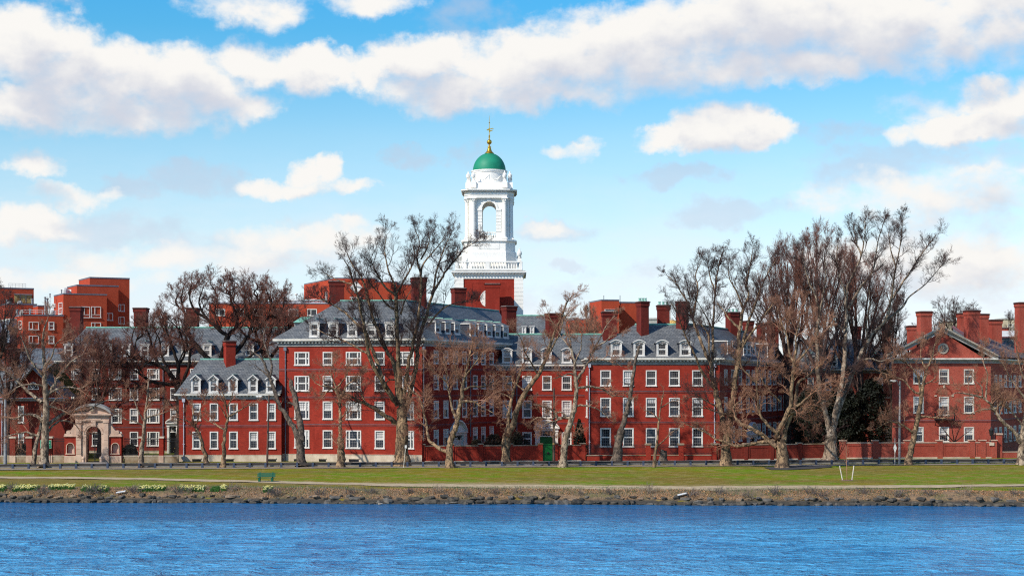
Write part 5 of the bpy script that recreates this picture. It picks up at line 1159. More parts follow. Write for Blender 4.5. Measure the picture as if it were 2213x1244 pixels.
mb.lathe(tx, ty, [(38.5 * K, TZ(394, 38)), (38.5 * K, TZ(391, 38)), (37 * K, TZ(390, 38)), (37 * K, TZ(372, 38)), (38.5 * K, TZ(370.5, 38)), (38.5 * K, TZ(368.5, 38)), (40 * K, TZ(367.5, 38)), (40 * K, TZ(365.2, 38)), (37 * K, TZ(365, 38))], 48)
for k in range(8):   # swags
    a0 = k * math.pi / 4; pts = []
    for i in range(9): a = a0 + math.pi / 4 * i / 8; pts.append((tx + math.cos(a) * 37.4 * K, ty + math.sin(a) * 37.4 * K, TZ(376, 37) - .85 * math.sin(math.pi * i / 8)))
    mb.tube(pts, [.03, .045, .06, .075, .08, .075, .06, .045, .03], 6); mb.tube([pts[0], (pts[0][0], pts[0][1], pts[0][2] - .8)], [.06, .02], 6)
mb.build('drum', [M['tower_white']], tw)
for sx in (-1, 1):
    for sy in (-1, 1):
        for a, b in ((34, 45.5), (45.5, 34)): urn(tx + sx * a * K, ty + sy * b * K, TZ(394, 46), .82)
mb = MB(); rd = 36.3 * K; zd = TZ(365.8, 36); hd = TZ(331, 0) - zd
mb.lathe(tx, ty, [(rd * math.cos(t), zd + hd * math.sin(t)) for t in [math.pi / 2 * i / 20 for i in range(20)]] + [(.3, zd + hd)], 56); mb.build('dome', [M['dome_green']], tw, smooth=True)
mb = MB(); z = lambda py: zat(py, ty)
mb.lathe(tx, ty, [(10.3 * K, z(331.8)), (10.3 * K, z(331)), (8.3 * K, z(330)), (5.4 * K, z(326)), (3.7 * K, z(321)), (3.3 * K, z(319)), (4 * K, z(318.6)), (4 * K, z(317.8)), (2.2 * K, z(316.5)), (1.8 * K, z(314)), (1.5 * K, z(312.3))] +
         [(5.5 * K * math.cos(t), z(307) + 5.5 * K * math.sin(t)) for t in [-1.25 + 2.5 * i / 10 for i in range(11)]] + [(1.4 * K, z(301)), (1.3 * K, z(299)), (1.9 * K, z(297)), (1.3 * K, z(294)), (2 * K, z(293.4)), (.6 * K, z(292))], 24); mb.build('finial', [M['gold']], tw, smooth=True)
mb = MB(); mb.tube([(tx, ty, z(293)), (tx, ty, z(265)), (tx, ty, z(250))], [.06, .05, .02], 6)
mb.lathe(tx, ty, [(.02, z(266.8)), (1.6 * K, z(265.5)), (.02, z(263.6))], 10); mb.build('rod', [M['gold']], tw)
mb = MB()
def pr(pts): mb.prism([(tx + a * K, ty - .07, z(b)) for a, b in pts], [(tx + a * K, ty + .07, z(b)) for a, b in pts])
pr([(-1.2, 285), (1.6, 286), (1.4, 276.5), (-1, 277.5)]); pr([(1.4, 278.6), (7, 277), (8.2, 275), (6.4, 279), (1.4, 280)]); pr([(1.4, 284.5), (6.8, 283), (7.2, 282), (1.4, 281.8)]); pr([(5.6, 280), (9.5, 279.5), (9.5, 278.3), (7, 278.6)]); pr([(-1, 281), (-4.5, 282.2), (-6.2, 281), (-4, 279.6), (-1, 278)])
mb.build('weathervane', [M['gold']], tw)
# clock face in the brick panel and the brick stack in front of it
mb = MB(); cz = TZ(645, 72); r_ = 19 * K; n = 32; yf = ty - 71.5 * K
mb.prism([(tx + math.cos(2 * math.pi * i / n) * r_, yf - .1, cz + math.sin(2 * math.pi * i / n) * r_) for i in range(n)], [(tx + math.cos(2 * math.pi * i / n) * r_, yf - .02, cz + math.sin(2 * math.pi * i / n) * r_) for i in range(n)])
for k in range(12):
    a = k * math.pi / 6; mb.tube([(tx + math.cos(a) * r_ * .78, yf - .11, cz + math.sin(a) * r_ * .78), (tx + math.cos(a) * r_ * .95, yf - .11, cz + math.sin(a) * r_ * .95)], .035, 4, 1)
mb.build('clock_face', [M['tower_white'], M['trim_grey']], tw)
chimney(tw, 1048, 1080.5, 612, 690, 258.5, 2.0, 0, mat='brick', sink=12, name='brick_stack')
# ------------------------------------------------------------------ bare trees
def unit(v): return v / np.maximum(np.linalg.norm(v, axis=-1, keepdims=True), 1e-9)
def np_tubes(pts, rad, sides):
    """pts (N,k,3), rad (N,k) -> vertices, quads"""
    N, k, _ = pts.shape
    t = unit(np.gradient(pts, axis=1)); ref = np.array([.31, .9, .23])
    a = unit(np.cross(t, ref)); b = np.cross(t, a)
    w = np.arange(sides) * 2 * math.pi / sides
    v = pts[:, :, None, :] + (a[:, :, None, :] * np.cos(w)[None, None, :, None] + b[:, :, None, :] * np.sin(w)[None, None, :, None]) * rad[:, :, None, None]
    base = (np.arange(N) * k * sides)[:, None, None] + (np.arange(k - 1) * sides)[None, :, None]
    s0 = np.arange(sides)[None, None, :]; s1 = (np.arange(sides)[None, None, :] + 1) % sides
    q = np.stack([base + s0, base + s1, base + sides + s1, base + sides + s0], -1).reshape(-1, 4)
    return v.reshape(-1, 3), q
def np_mesh(name, chunks, mat, off):
    vs = []; qs = []; n = 0
    for v, q in chunks: vs.append(v); qs.append(q + n); n += len(v)
    V = (np.concatenate(vs) - np.array(off)).astype(np.float32); Q = np.concatenate(qs).astype(np.int32)
    me = bpy.data.meshes.new(name); me.vertices.add(len(V)); me.vertices.foreach_set('co', V.ravel())
    me.loops.add(Q.size); me.loops.foreach_set('vertex_index', Q.ravel())
    me.polygons.add(len(Q)); me.polygons.foreach_set('loop_start', np.arange(0, Q.size, 4, dtype=np.int32)); me.polygons.foreach_set('use_smooth', np.ones(len(Q), dtype=bool))
    me.materials.append(mat); me.update(calc_edges=True); return me
def grow(rg, P0, D, L, nseg, wig, trop):
    pts = [P0]; d = unit(D); p = P0
    for i in range(nseg):
        d = unit(d + rg.normal(0, wig, d.shape) + np.array([0, 0, trop])); p = p + d * (L / nseg)[:, None]; pts.append(p)
    return np.stack(pts, 1)
def spawn(rg, pts, rad, L, per, t0, spread, lrange, rk, up=0.0):
    """children on every branch: start points, directions, lengths, radii"""
    N, k, _ = pts.shape
    t = t0 + (1 - t0) * rg.random((N, per)) ; t[:, 0] = .999
    f = t * (k - 1); i = np.minimum(f.astype(int), k - 2); fr = f - i
    n = np.arange(N)[:, None]
    p = pts[n, i] * (1 - fr[..., None]) + pts[n, i + 1] * fr[..., None]
    d = unit(pts[n, i + 1] - pts[n, i]); r = rad[n, i] * (1 - fr) + rad[n, i + 1] * fr
    rv = rg.normal(0, 1, d.shape); perp = unit(rv - d * np.sum(rv * d, -1, keepdims=True))
    an = rg.uniform(spread[0], spread[1], t.shape); an[:, 0] *= .35
    cd = d * np.cos(an)[..., None] + perp * np.sin(an)[..., None] + np.array([0, 0, up])
    ll = L[:, None] * rg.uniform(lrange[0], lrange[1], t.shape) * (1.15 - .45 * t)
    return p.reshape(-1, 3), cd.reshape(-1, 3), ll.ravel(), np.maximum(r * rk, 0.0).ravel()
def smooth_poly(pp, rg, jit, sub=4):
    """Catmull-Rom through (n,4) points x,y,z,r"""
    n = len(pp); o = []
    for i in range(n - 1):
        p0, p1, p2, p3 = pp[max(i - 1, 0)], pp[i], pp[i + 1], pp[min(i + 2, n - 1)]
        for j in range(sub):
            t = j / sub; q = .5 * ((2 * p1) + (p2 - p0) * t + (2 * p0 - 5 * p1 + 4 * p2 - p3) * t * t + (3 * p1 - p0 - 3 * p2 + p3) * t ** 3)
            if j: q[:3] += rg.normal(0, jit, 3) * min(1.0, q[3] * 5)
            q[3] = max(q[3], .004) * (1 + rg.normal(0, .05)); o.append(q)
    o.append(pp[-1]); return np.array(o)
def make_tree(name, label, Y, limbs, bark='bark_plane', twig='twig_tan', seed=1, group=None, dens=1.0, ll=(1.6, 3.4), up=.12, fine=(8, 6, 4), rmin=.0088, cat='tree', wig=.22, first=.25, spread=(.45, 1.15), deep=.5, zbase=None, bare=()):
    """limbs: [r0, r1, x, y, x, y ...] in photo pixels, each given real depth round the trunk; the rest of the crown grows from them"""
    rg = np.random.default_rng(seed); k = Y / F; placed = []; tub = []; twg = []
    S0 = []; D0 = []; L0 = []; R0_ = []
    base = P(limbs[0][2], limbs[0][3], Y); base.z = zbase if zbase is not None else min(base.z, 1.32)
    for li, lb in enumerate(limbs):
        r0, r1 = lb[0], lb[1]; xy = list(zip(lb[2::2], lb[3::2])); n = len(xy); yc = Y; sl = 0.0
        if li:
            j = min(range(len(placed)), key=lambda q: (placed[q][0] - xy[0][0]) ** 2 + (placed[q][1] - xy[0][1]) ** 2); yc = placed[j][2]; sl = rg.uniform(-deep, deep)
        pp = []; dist = 0.0
        for i, (x, y) in enumerate(xy):
            if i: dist += math.hypot(x - xy[i - 1][0], y - xy[i - 1][1]) * k
            yy = yc + sl * dist + (0 if i == 0 else rg.normal(0, .05)); q = P(x, y, yy); f = i / (n - 1)
            pp.append([q.x, q.y, q.z, (r0 + (r1 - r0) * f ** .9) * k])
        pp = np.array(pp)
        if li == 0: pp[0, 2] = min(pp[0, 2], 1.25)
        c = smooth_poly(pp, rg, .05)
        if li == 0:
            h = (c[:, 2] - c[0, 2]); c[:, 3] *= 1 + .55 * np.exp(-h / .45)
        for q in c[::2]: placed.append((q[0] * F / q[1] + CX, HY + (HC - q[2]) * F / q[1], q[1]))
        tub.append((c[:, :3][None], c[:, 3][None]))
        if li in bare: continue
        seg = np.linalg.norm(np.diff(c[:, :3], axis=0), axis=1); cum = np.concatenate([[0], np.cumsum(seg)]); tot = cum[-1]
        st = first if li else .55
        m_ = int((tot * (1 - st)) * 1.9 * dens) + 3
        s = tot * (st + (1 - st) * rg.random(m_) ** .85); s[-2:] = tot * .999
        for a in s:
            i = min(np.searchsorted(cum, a) - 1, len(seg) - 1); i = max(i, 0); f = (a - cum[i]) / max(seg[i], 1e-6)
            p = c[i, :3] * (1 - f) + c[i + 1, :3] * f; d = unit(c[i + 1, :3] - c[i, :3]); r = c[i, 3]
            rv = rg.normal(0, 1, 3); rv[2] *= .7; perp = unit(rv - d * rv.dot(d)); an = rg.uniform(*spread) * (1 if a < tot * .99 else .4)
            S0.append(p); D0.append(d * math.cos(an) + perp * math.sin(an) + np.array([0, 0, up])); L0.append(rg.uniform(*ll) * (1.15 - .62 * a / tot)); R0_.append(min(max(r * .5, .018), .05))
    v = [np_tubes(a, b, 10 if b.max() > .12 else 7) for a, b in tub]
    t = thing(name, label, cat, base, group)
    if not (name in ('dead_tree', 'stump')): meshobj('trunk', np_mesh('trunk', v, M[bark], base), t)
    S0, D0, L0, R0_ = map(np.array, (S0, D0, L0, R0_))
    ch = []
    p1 = grow(rg, S0, D0, L0, 6, wig, up * .5); r1 = np.linspace(1, .45, 7)[None] * R0_[:, None]; r1 = np.maximum(r1, rmin); ch.append(np_tubes(p1, r1, 4))
    a, b, c_, d_ = spawn(rg, p1, r1, L0, fine[0], .2, (.4, 1.0), (.30, .60), .7, up)
    p2 = grow(rg, a, b, c_, 4, wig * 1.1, up * .5); r2 = np.maximum(np.linspace(1, .5, 5)[None] * d_[:, None], rmin * .9); ch.append(np_tubes(p2, r2, 3))
    a, b, c_, d_ = spawn(rg, p2, r2, c_, fine[1], .15, (.35, .9), (.40, .75), .75, up)
    p3 = grow(rg, a, b, c_, 3, wig * 1.1, up * .5); r3 = np.maximum(np.linspace(1, .6, 4)[None] * d_[:, None], rmin * .8); ch.append(np_tubes(p3, r3, 3))
    if fine[2]:
        a, b, c_, d_ = spawn(rg, p3, r3, c_, fine[2], .2, (.35, .9), (.5, .95), .8, up)
        p4 = grow(rg, a, b, c_, 2, wig, up * .5); r4 = np.full(p4.shape[:2], rmin * .62); ch.append(np_tubes(p4, r4, 3))
    if name in ('dead_tree', 'stump'): meshobj('trunk', np_mesh('trunk', v + ch, M[bark], base), t)      # a few broken shoots, one piece with the stem
    else: meshobj('twigs', np_mesh('twigs', ch, M[twig], base), t)
    return t
def wild(rg, px, pb, pt, wd, n, r, lean=0, fork=.42, vase=True):
    """limb lists for a tree whose own branching cannot be made out: base px, foot, top and width in photo pixels"""
    h = pb - pt; L = []; fy = pb - h * fork
    L.append([r, r * .7, px, pb, px + lean * .3, pb - h * fork * .5, px + lean * .6, fy, px + lean * .8, fy - h * .12])
    for i in range(n):
        a = (i + .5) / n * 2 - 1 + rg.uniform(-.15, .15); ex = px + lean + a * wd / 2; ey = pt + h * .30 * abs(a) ** 1.8 + rg.uniform(0, .08) * h
        sy = fy + rg.uniform(-.05, .12) * h; sx = px + lean * .6; mx = sx + (ex - sx) * rg.uniform(.35, .6) ; my = sy + (ey - sy) * (.42 if vase else .6)
        L.append([r * .5, .7, sx, sy, sx + (mx - sx) * .55 + rg.uniform(-3, 3), sy + (my - sy) * .5, mx, my, (mx + ex) / 2 + rg.uniform(-5, 5), (my + ey) / 2, ex, ey])
        L.append([r * .22, .6, mx, my, mx + (ex - mx) * .3 + rg.uniform(-14, 14), (my * .6 + ey * .4), mx + (ex - mx) * .5 + rg.uniform(-22, 22), ey + rg.uniform(0, 20)])
    return L
def filled(rg, L, ends, r=2.2):
    """add limbs from the nearest lower limb point to each of the given crown positions"""
    pts = [(x, y) for lb in L for x, y in zip(lb[4::2], lb[5::2])]
    for ex, ey in ends:
        c = [q for q in pts if q[1] > ey + 22 and math.hypot(q[0] - ex, q[1] - ey) > 28]; sx, sy = min(c, key=lambda q: (q[0] - ex) ** 2 + .6 * (q[1] - ey) ** 2)
        m1 = (sx + (ex - sx) * .3 + rg.uniform(-7, 7), sy + (ey - sy) * .38); m2 = (sx + (ex - sx) * .68 + rg.uniform(-7, 7), sy + (ey - sy) * .72); L.append([r, .7, sx, sy, *m1, *m2, ex, ey]); pts += [m1, m2]
    return L
rgf = np.random.default_rng(50)
G1 = 'bare trees along the riverside wall'
T = make_tree
T('plane_tree', 'pale mottled plane tree in front of the stone gate wall, leftmost big tree', 188, [
    [11, 1.2, 94, 1008, 96, 985, 97, 960, 100, 900, 98, 850, 96, 800, 95, 760, 94, 720, 103, 690],
    [4.5, 1, 90, 869, 72, 854, 51, 836, 30, 815, 12, 800, -5, 790], [4.5, 1, 99, 854, 114, 836, 123, 818, 139, 797, 157, 779, 178, 766], [3.5, .8, 100, 855, 120, 842, 150, 836, 172, 840, 193, 828],
    [5, .8, 96, 923, 120, 905, 142, 891, 169, 888, 193, 885, 217, 870, 241, 861], [3, .7, 99, 876, 120, 881, 142, 890, 160, 900], [4, .8, 93, 908, 75, 897, 51, 896, 33, 905, 12, 900], [3, .7, 95, 812, 75, 790, 62, 770, 54, 748, 45, 725],
    [2.5, .7, 97, 790, 112, 770, 120, 745, 135, 730], [3, .8, 97, 940, 120, 915, 137, 908, 160, 915, 172, 930], [2.5, .6, 96, 835, 70, 830, 40, 835, 20, 850]], 'bark_pale', 'twig_tan', 11, G1, dens=.5)
T('plane_tree', 'thin curved tree leaning into the big pale plane tree by the left fence', 189.5, [[5, 3, 72, 1003, 77, 965, 84, 941, 88, 920, 93, 905], [3, .8, 84, 941, 70, 938, 58, 933, 45, 935, 28, 938, 10, 945], [2.2, .6, 92, 905, 105, 880, 118, 865, 125, 850]], 'bark_pale', 'twig_tan', 12, G1, dens=.8)
T('plane_tree', 'slim straight young tree by the fence just right of the stone gate', 188, [[6, 1, 303, 1009, 306, 970, 311, 930, 316, 880, 320, 840, 322, 815], [2.4, .6, 314, 905, 330, 898, 350, 893, 372, 885], [2.4, .6, 313, 912, 302, 895, 296, 880, 288, 858, 280, 840], [1.8, .6, 312, 920, 290, 910, 270, 905, 250, 895], [1.8, .6, 317, 880, 330, 862, 342, 850]], 'bark_pale', 'twig_tan', 13, G1, dens=.8, ll=(1, 2))
T('plane_tree', 'slender leaning young tree before the first window of the low wing', 191, [[5, 2.4, 447, 1001, 441, 975, 435, 949, 428, 933, 422, 922], [2.2, .6, 422, 922, 416, 905, 418, 890, 415, 874, 402, 860], [2, .6, 421, 922, 429, 900, 433, 884, 440, 860], [1.8, .5, 423, 925, 410, 912, 395, 906, 380, 908]], 'bark_plane', 'twig_tan', 14, G1, dens=.7, ll=(1, 2))
T('plane_tree', 'straight young tree before the second window of the low wing', 188, [[5, 1, 482, 1009, 484, 969, 486, 934, 491, 912, 492, 894, 486, 864, 480, 845], [2.4, .6, 486, 929, 470, 919, 457, 912, 440, 905], [2.4, .6, 493, 900, 509, 892, 529, 879, 545, 872], [1.8, .5, 491, 905, 480, 885, 470, 870], [1.8, .5, 491, 880, 500, 860, 505, 840]], 'bark_plane', 'twig_tan', 15, G1, dens=.7, ll=(1, 2))
T('dead_tree', 'broken double stemmed dead tree leaning left before the stone base of the tall block', 190, [
    [9.5, 8, 651.5, 1004, 650, 975, 647, 949], [6.5, 1.4, 647, 955, 636.5, 927, 619, 899, 604, 874, 592, 840, 583, 815, 574, 792, 567, 777, 555, 766, 544, 760], [3, .8, 584, 812, 588, 792, 583, 772, 571, 740, 570, 722, 578, 700],
    [2.4, .8, 583, 815, 572, 805, 564, 799, 549, 787], [8, 4.5, 651.5, 952, 649, 917, 641.5, 879, 636.5, 854, 631, 837, 628, 823], [4, 2, 643, 883, 634, 873, 623, 871], [1.6, .6, 592, 838, 582, 836, 570, 835], [1.4, .5, 567, 777, 571, 768, 576, 765]], 'bark_grey', 'twig_tan', 16, G1, dens=.4, ll=(.8, 1.6), fine=(4, 3, 0))
T('plane_tree', 'small knotted plane tree with a swollen foot between the tall block windows', 188, [
    [8.5, 7.5, 736, 1007, 737, 985, 737, 969, 736.5, 953, 736, 948], [4, 2.6, 736, 950, 735, 930, 735.5, 915, 735.4, 896, 734, 875, 732, 854], [2.8, .6, 732, 854, 741, 850, 749, 833, 763, 821, 775, 810], [2.8, .6, 732, 854, 722, 841, 711, 835, 692, 833, 680, 825], [2.2, .6, 722, 841, 736, 829, 749, 810, 756, 795], [2, .6, 735, 906, 745, 894, 748, 881, 741, 872], [2, .5, 730, 850, 720, 820, 715, 800, 722, 780], [1.8, .5, 716, 838, 700, 850, 685, 852]], 'bark_plane', 'twig_tan', 17, G1, dens=.9, ll=(1.5, 2.8))
T('plane_tree', 'huge spreading plane tree with a massive mottled trunk before the tall brick block', 192.5, [
    [16, 11, 868, 1000, 868, 975, 869, 940, 869, 905, 868, 880],
    [6.5, .8, 860, 876, 839, 844, 830, 829, 814, 802, 797, 766, 791, 727, 783, 689, 775, 647, 765, 614, 754, 580, 744, 562], [4.5, .8, 826, 815, 814, 780, 800, 745, 790, 717, 765, 694, 747, 676, 731, 665, 713, 655, 693, 647, 675, 650],
    [5.5, .8, 862, 869, 856, 806, 845, 772, 837, 760, 821, 722, 808, 691, 796, 650, 788, 619, 780, 596, 762, 573, 749, 545], [6, 3.5, 866, 876, 864, 833, 861, 781, 860, 748, 857, 701, 856, 650, 855, 634], [2.8, .7, 855, 636, 834, 622, 821, 601, 812, 585, 806, 573, 798, 552], [3, .7, 856, 634, 850, 609, 839, 583, 832, 547, 834, 511],
    [2.8, .7, 857, 634, 868, 614, 886, 583, 896, 555, 892, 530], [6.5, .8, 876, 886, 885, 854, 893, 818, 901, 777, 903, 748, 911, 717, 922, 681, 935, 637, 950, 609, 966, 583, 989, 555, 1004, 537, 1025, 525], [5, .8, 871, 880, 880, 802, 887, 768, 893, 740, 904, 689, 909, 624, 909, 593, 901, 560, 906, 521, 898, 500],
    [2.5, .7, 909, 597, 914, 573, 927, 555, 945, 534, 963, 512], [2.6, .7, 926, 702, 947, 676, 963, 663, 983, 655, 1012, 650], [2.6, .6, 935, 637, 942, 591, 953, 555, 963, 530, 975, 505], [6, 2, 857, 917, 847, 906, 830, 896, 810, 881, 793, 873, 775, 866, 759, 856, 743, 850, 725, 840], [2.2, .5, 793, 873, 784, 858, 776, 841, 762, 835],
    [2.6, .6, 868, 823, 850, 820, 838, 822, 833, 835], [2.6, .6, 793, 763, 767, 748, 731, 730, 706, 722, 680, 709], [2, .5, 866, 680, 873, 655, 880, 640, 893, 620], [2.2, .6, 852, 668, 838, 660, 815, 630, 797, 610, 790, 580], [2, .5, 910, 560, 925, 530, 930, 505], [2, .5, 765, 614, 745, 610, 720, 600, 700, 590]], 'bark_plane', 'twig_dark', 18, G1, dens=.85, ll=(1.8, 3.8), spread=(.3, .85))
T('plane_tree', 'many branched plane tree with one low limb before the shaded angled wing', 187.5, [
    [8.5, 1.2, 972.6, 1007, 971.6, 980, 973, 959, 979, 940, 987, 917, 991.5, 896, 995.6, 864, 1000, 833, 1006, 812, 1012, 781, 1018, 755, 1022, 735], [4.5, .8, 967, 976, 945, 965, 927, 950, 922, 919, 914, 885, 906, 858, 889, 843, 876, 821], [3.6, .7, 987, 904, 979, 889, 972, 854, 968, 829, 962, 791, 958, 765],
    [2.6, .6, 1002, 842, 1019, 835, 1040, 835, 1056, 831, 1075, 820], [3, .6, 997, 866, 1023, 867, 1035, 875, 1050, 883, 1066, 892], [2, .5, 1006, 812, 1022, 790, 1037, 770, 1045, 750], [2, .5, 968, 829, 950, 812, 935, 800, 925, 780], [1.8, .5, 922, 919, 910, 917, 905, 925], [2, .5, 1000, 833, 985, 800, 984, 770]], 'bark_plane', 'twig_tan', 19, G1, dens=0.75, ll=(2.0, 3.8))
T('plane_tree', 'leaning plane tree with a second cut off stem behind the garden wall', 195, [
    [10, 7, 1094, 999, 1094, 975, 1096, 950, 1099, 938], [7.5, .8, 1099, 938, 1112, 905, 1124, 868, 1139, 841, 1161, 813, 1179, 777, 1188, 746, 1203, 709, 1216, 679, 1228, 648, 1246, 634], [3, .7, 1182, 773, 1194, 749, 1210, 718, 1219, 688, 1236, 668], [5, 2.6, 1094, 940, 1098, 915, 1100, 890, 1106, 859, 1118, 825, 1126, 797], [2.2, .5, 1161, 806, 1148, 783, 1133, 758, 1127, 734, 1115, 715], [2.2, .5, 1136, 845, 1115, 830, 1095, 815, 1075, 808], [2, .5, 1203, 709, 1190, 690, 1182, 668], [2, .5, 1106, 860, 1085, 850, 1068, 845], [3, 2, 1088, 975, 1087, 950, 1090, 936]], 'bark_plane', 'twig_tan', 20, G1, dens=0.65, ll=(1.5, 3.0), bare=(8,))
T('plane_tree', 'white barked plane tree with a whorl of twisted branches beside the green gate door', 189, [
    [8.5, 1.2, 1216, 1004, 1219, 972, 1226, 935, 1236, 902, 1243, 871, 1246, 844, 1243, 813, 1242, 783, 1234, 752, 1231, 731, 1226, 705], [3.6, .7, 1246, 819, 1258, 804, 1271, 780, 1286, 749, 1301, 722, 1313, 700, 1329, 682], [3.2, .7, 1248, 838, 1280, 835, 1304, 841, 1320, 853, 1347, 856, 1362, 862], [2.6, .6, 1243, 877, 1268, 876, 1295, 886, 1320, 908], [2.4, .6, 1242, 810, 1231, 807, 1213, 813, 1194, 818],
    [3, .6, 1238, 900, 1222, 902, 1206, 902, 1182, 905, 1160, 902, 1145, 915], [2.4, .6, 1206, 902, 1191, 884, 1168, 876, 1148, 873], [2.2, .6, 1208, 902, 1200, 915, 1198, 925, 1202, 938], [2.2, .5, 1230, 905, 1240, 918, 1242, 928], [2.2, .5, 1225, 902, 1212, 890, 1195, 893, 1172, 888], [2.2, .6, 1286, 749, 1305, 740, 1320, 728, 1345, 720], [2.2, .6, 1271, 780, 1300, 777, 1330, 785, 1350, 793], [2, .5, 1242, 783, 1255, 755, 1257, 725, 1262, 700], [2, .5, 1233, 752, 1215, 730, 1205, 715], [2, .5, 1215, 905, 1196, 910, 1178, 915, 1165, 930]], 'bark_pale', 'twig_tan', 21, G1, dens=0.7, ll=(1.0, 2.2), wig=.3)
T('dead_tree', 'tall broken snag without a crown before the iron fence', 196.5, [[11, 8, 1332, 999, 1336, 962, 1344, 928], [6.5, 2.8, 1344, 930, 1350, 905, 1358, 874, 1364, 842, 1368, 812, 1373, 781, 1381, 748], [5, 4, 1336, 962, 1333, 950, 1331, 942], [1.2, .4, 1364, 842, 1356, 830, 1345, 825]], 'bark_grey', 'twig_tan', 22, G1, dens=.08, ll=(.5, 1), fine=(2, 2, 0))
T('plane_tree', 'small crooked sapling beside a stump before the iron fence', 188.5, [[3.6, .8, 1413, 1006, 1417, 971, 1421, 949, 1423, 914, 1430, 869, 1434, 845], [1.6, .5, 1418, 965, 1436, 950, 1450, 935, 1466, 925], [1.6, .5, 1429, 880, 1450, 868, 1475, 862], [1.4, .5, 1424, 905, 1405, 890, 1392, 885]], 'bark_plane', 'twig_tan', 23, G1, dens=.5, ll=(.8, 1.6), fine=(4, 4, 2))
T('plane_tree', 'tall two stemmed plane tree with a burred foot at the corner of the iron fence', 192, [
    [12, 8.5, 1569, 1001, 1568, 972, 1571, 944, 1571, 924], [7, 4.6, 1568, 926, 1563, 909, 1554, 878, 1548, 847, 1542, 824, 1538, 789, 1536, 783], [4.4, .8, 1536, 785, 1541, 758, 1540, 722, 1542, 689, 1546, 632, 1553, 572, 1564, 542], [4, .8, 1536, 785, 1517, 745, 1505, 711, 1496, 684, 1487, 655, 1472, 632, 1460, 610, 1442, 596],
    [2.6, .7, 1497, 686, 1505, 646, 1508, 617, 1503, 594, 1514, 569], [2.2, .6, 1541, 712, 1532, 695, 1517, 668, 1506, 650], [2.6, .6, 1532, 772, 1530, 722, 1514, 700, 1504, 690], [3.6, .7, 1540, 834, 1523, 812, 1511, 791, 1505, 774, 1485, 734, 1474, 707, 1463, 673, 1450, 655],
    [7, 4.8, 1573, 926, 1575, 915, 1581, 878, 1586, 847, 1590, 809, 1596, 776, 1595, 758], [4.4, .7, 1595, 760, 1598, 716, 1607, 666, 1618, 639, 1613, 610, 1622, 572, 1627, 540], [4, .7, 1596, 762, 1604, 750, 1616, 700, 1631, 660, 1645, 621, 1661, 587, 1679, 560], [3, .6, 1598, 710, 1577, 689, 1564, 671, 1550, 655], [2.4, .6, 1606, 668, 1591, 628, 1577, 603, 1573, 572], [3, .6, 1606, 745, 1622, 722, 1647, 689, 1670, 657, 1688, 635], [3, .6, 1583, 897, 1563, 893, 1544, 888, 1523, 881, 1500, 885], [2, .5, 1555, 880, 1530, 868, 1505, 855, 1480, 862], [2.2, .6, 1546, 632, 1535, 600, 1530, 570]], 'bark_plane', 'twig_dark', 24, G1, dens=.85, ll=(2.0, 3.8), spread=(.3, .85))
T('plane_tree', 'squat plane tree with a short thick trunk and long low limbs', 187, [
    [13.5, 9, 1691, 1006, 1690, 978, 1689, 960, 1688, 950], [6, 1.6, 1680, 966, 1658, 949, 1639, 934, 1619, 922, 1600, 913, 1590, 903, 1586, 882, 1592, 872, 1604, 860], [4.6, .8, 1676, 953, 1643, 955, 1614, 961, 1589, 963, 1563, 953, 1544, 947, 1529, 936, 1502, 924, 1478, 914], [6, 1.2, 1694, 953, 1698, 924, 1710, 895, 1720, 862, 1725, 828, 1741, 816, 1760, 799, 1780, 780],
    [5.4, 3.4, 1682, 945, 1679, 934, 1696, 905, 1710, 866, 1712, 828, 1716, 789, 1717, 784], [3, .7, 1717, 786, 1706, 763, 1701, 727, 1688, 695, 1680, 665], [3, .7, 1717, 786, 1740, 763, 1757, 740, 1775, 725], [2.6, .7, 1717, 786, 1720, 750, 1721, 722, 1728, 690, 1726, 660], [3.2, .7, 1708, 888, 1733, 870, 1752, 853, 1768, 832, 1799, 826], [3.2, .7, 1706, 892, 1741, 882, 1766, 872, 1799, 855],
    [4, 2, 1679, 934, 1658, 917, 1643, 895, 1638, 866, 1635, 826], [2.4, .6, 1635, 826, 1608, 801, 1596, 780, 1580, 765], [2.4, .6, 1635, 826, 1637, 789, 1640, 760], [2.2, .5, 1686, 868, 1660, 840, 1645, 812, 1660, 790], [2, .5, 1668, 955, 1640, 930, 1610, 930, 1580, 925], [1.8, .5, 1741, 882, 1752, 895, 1757, 910], [2.4, .6, 1757, 740, 1770, 710, 1790, 700]], 'bark_plane', 'twig_tan', 25, G1, dens=0.75, ll=(1.5, 3.2))
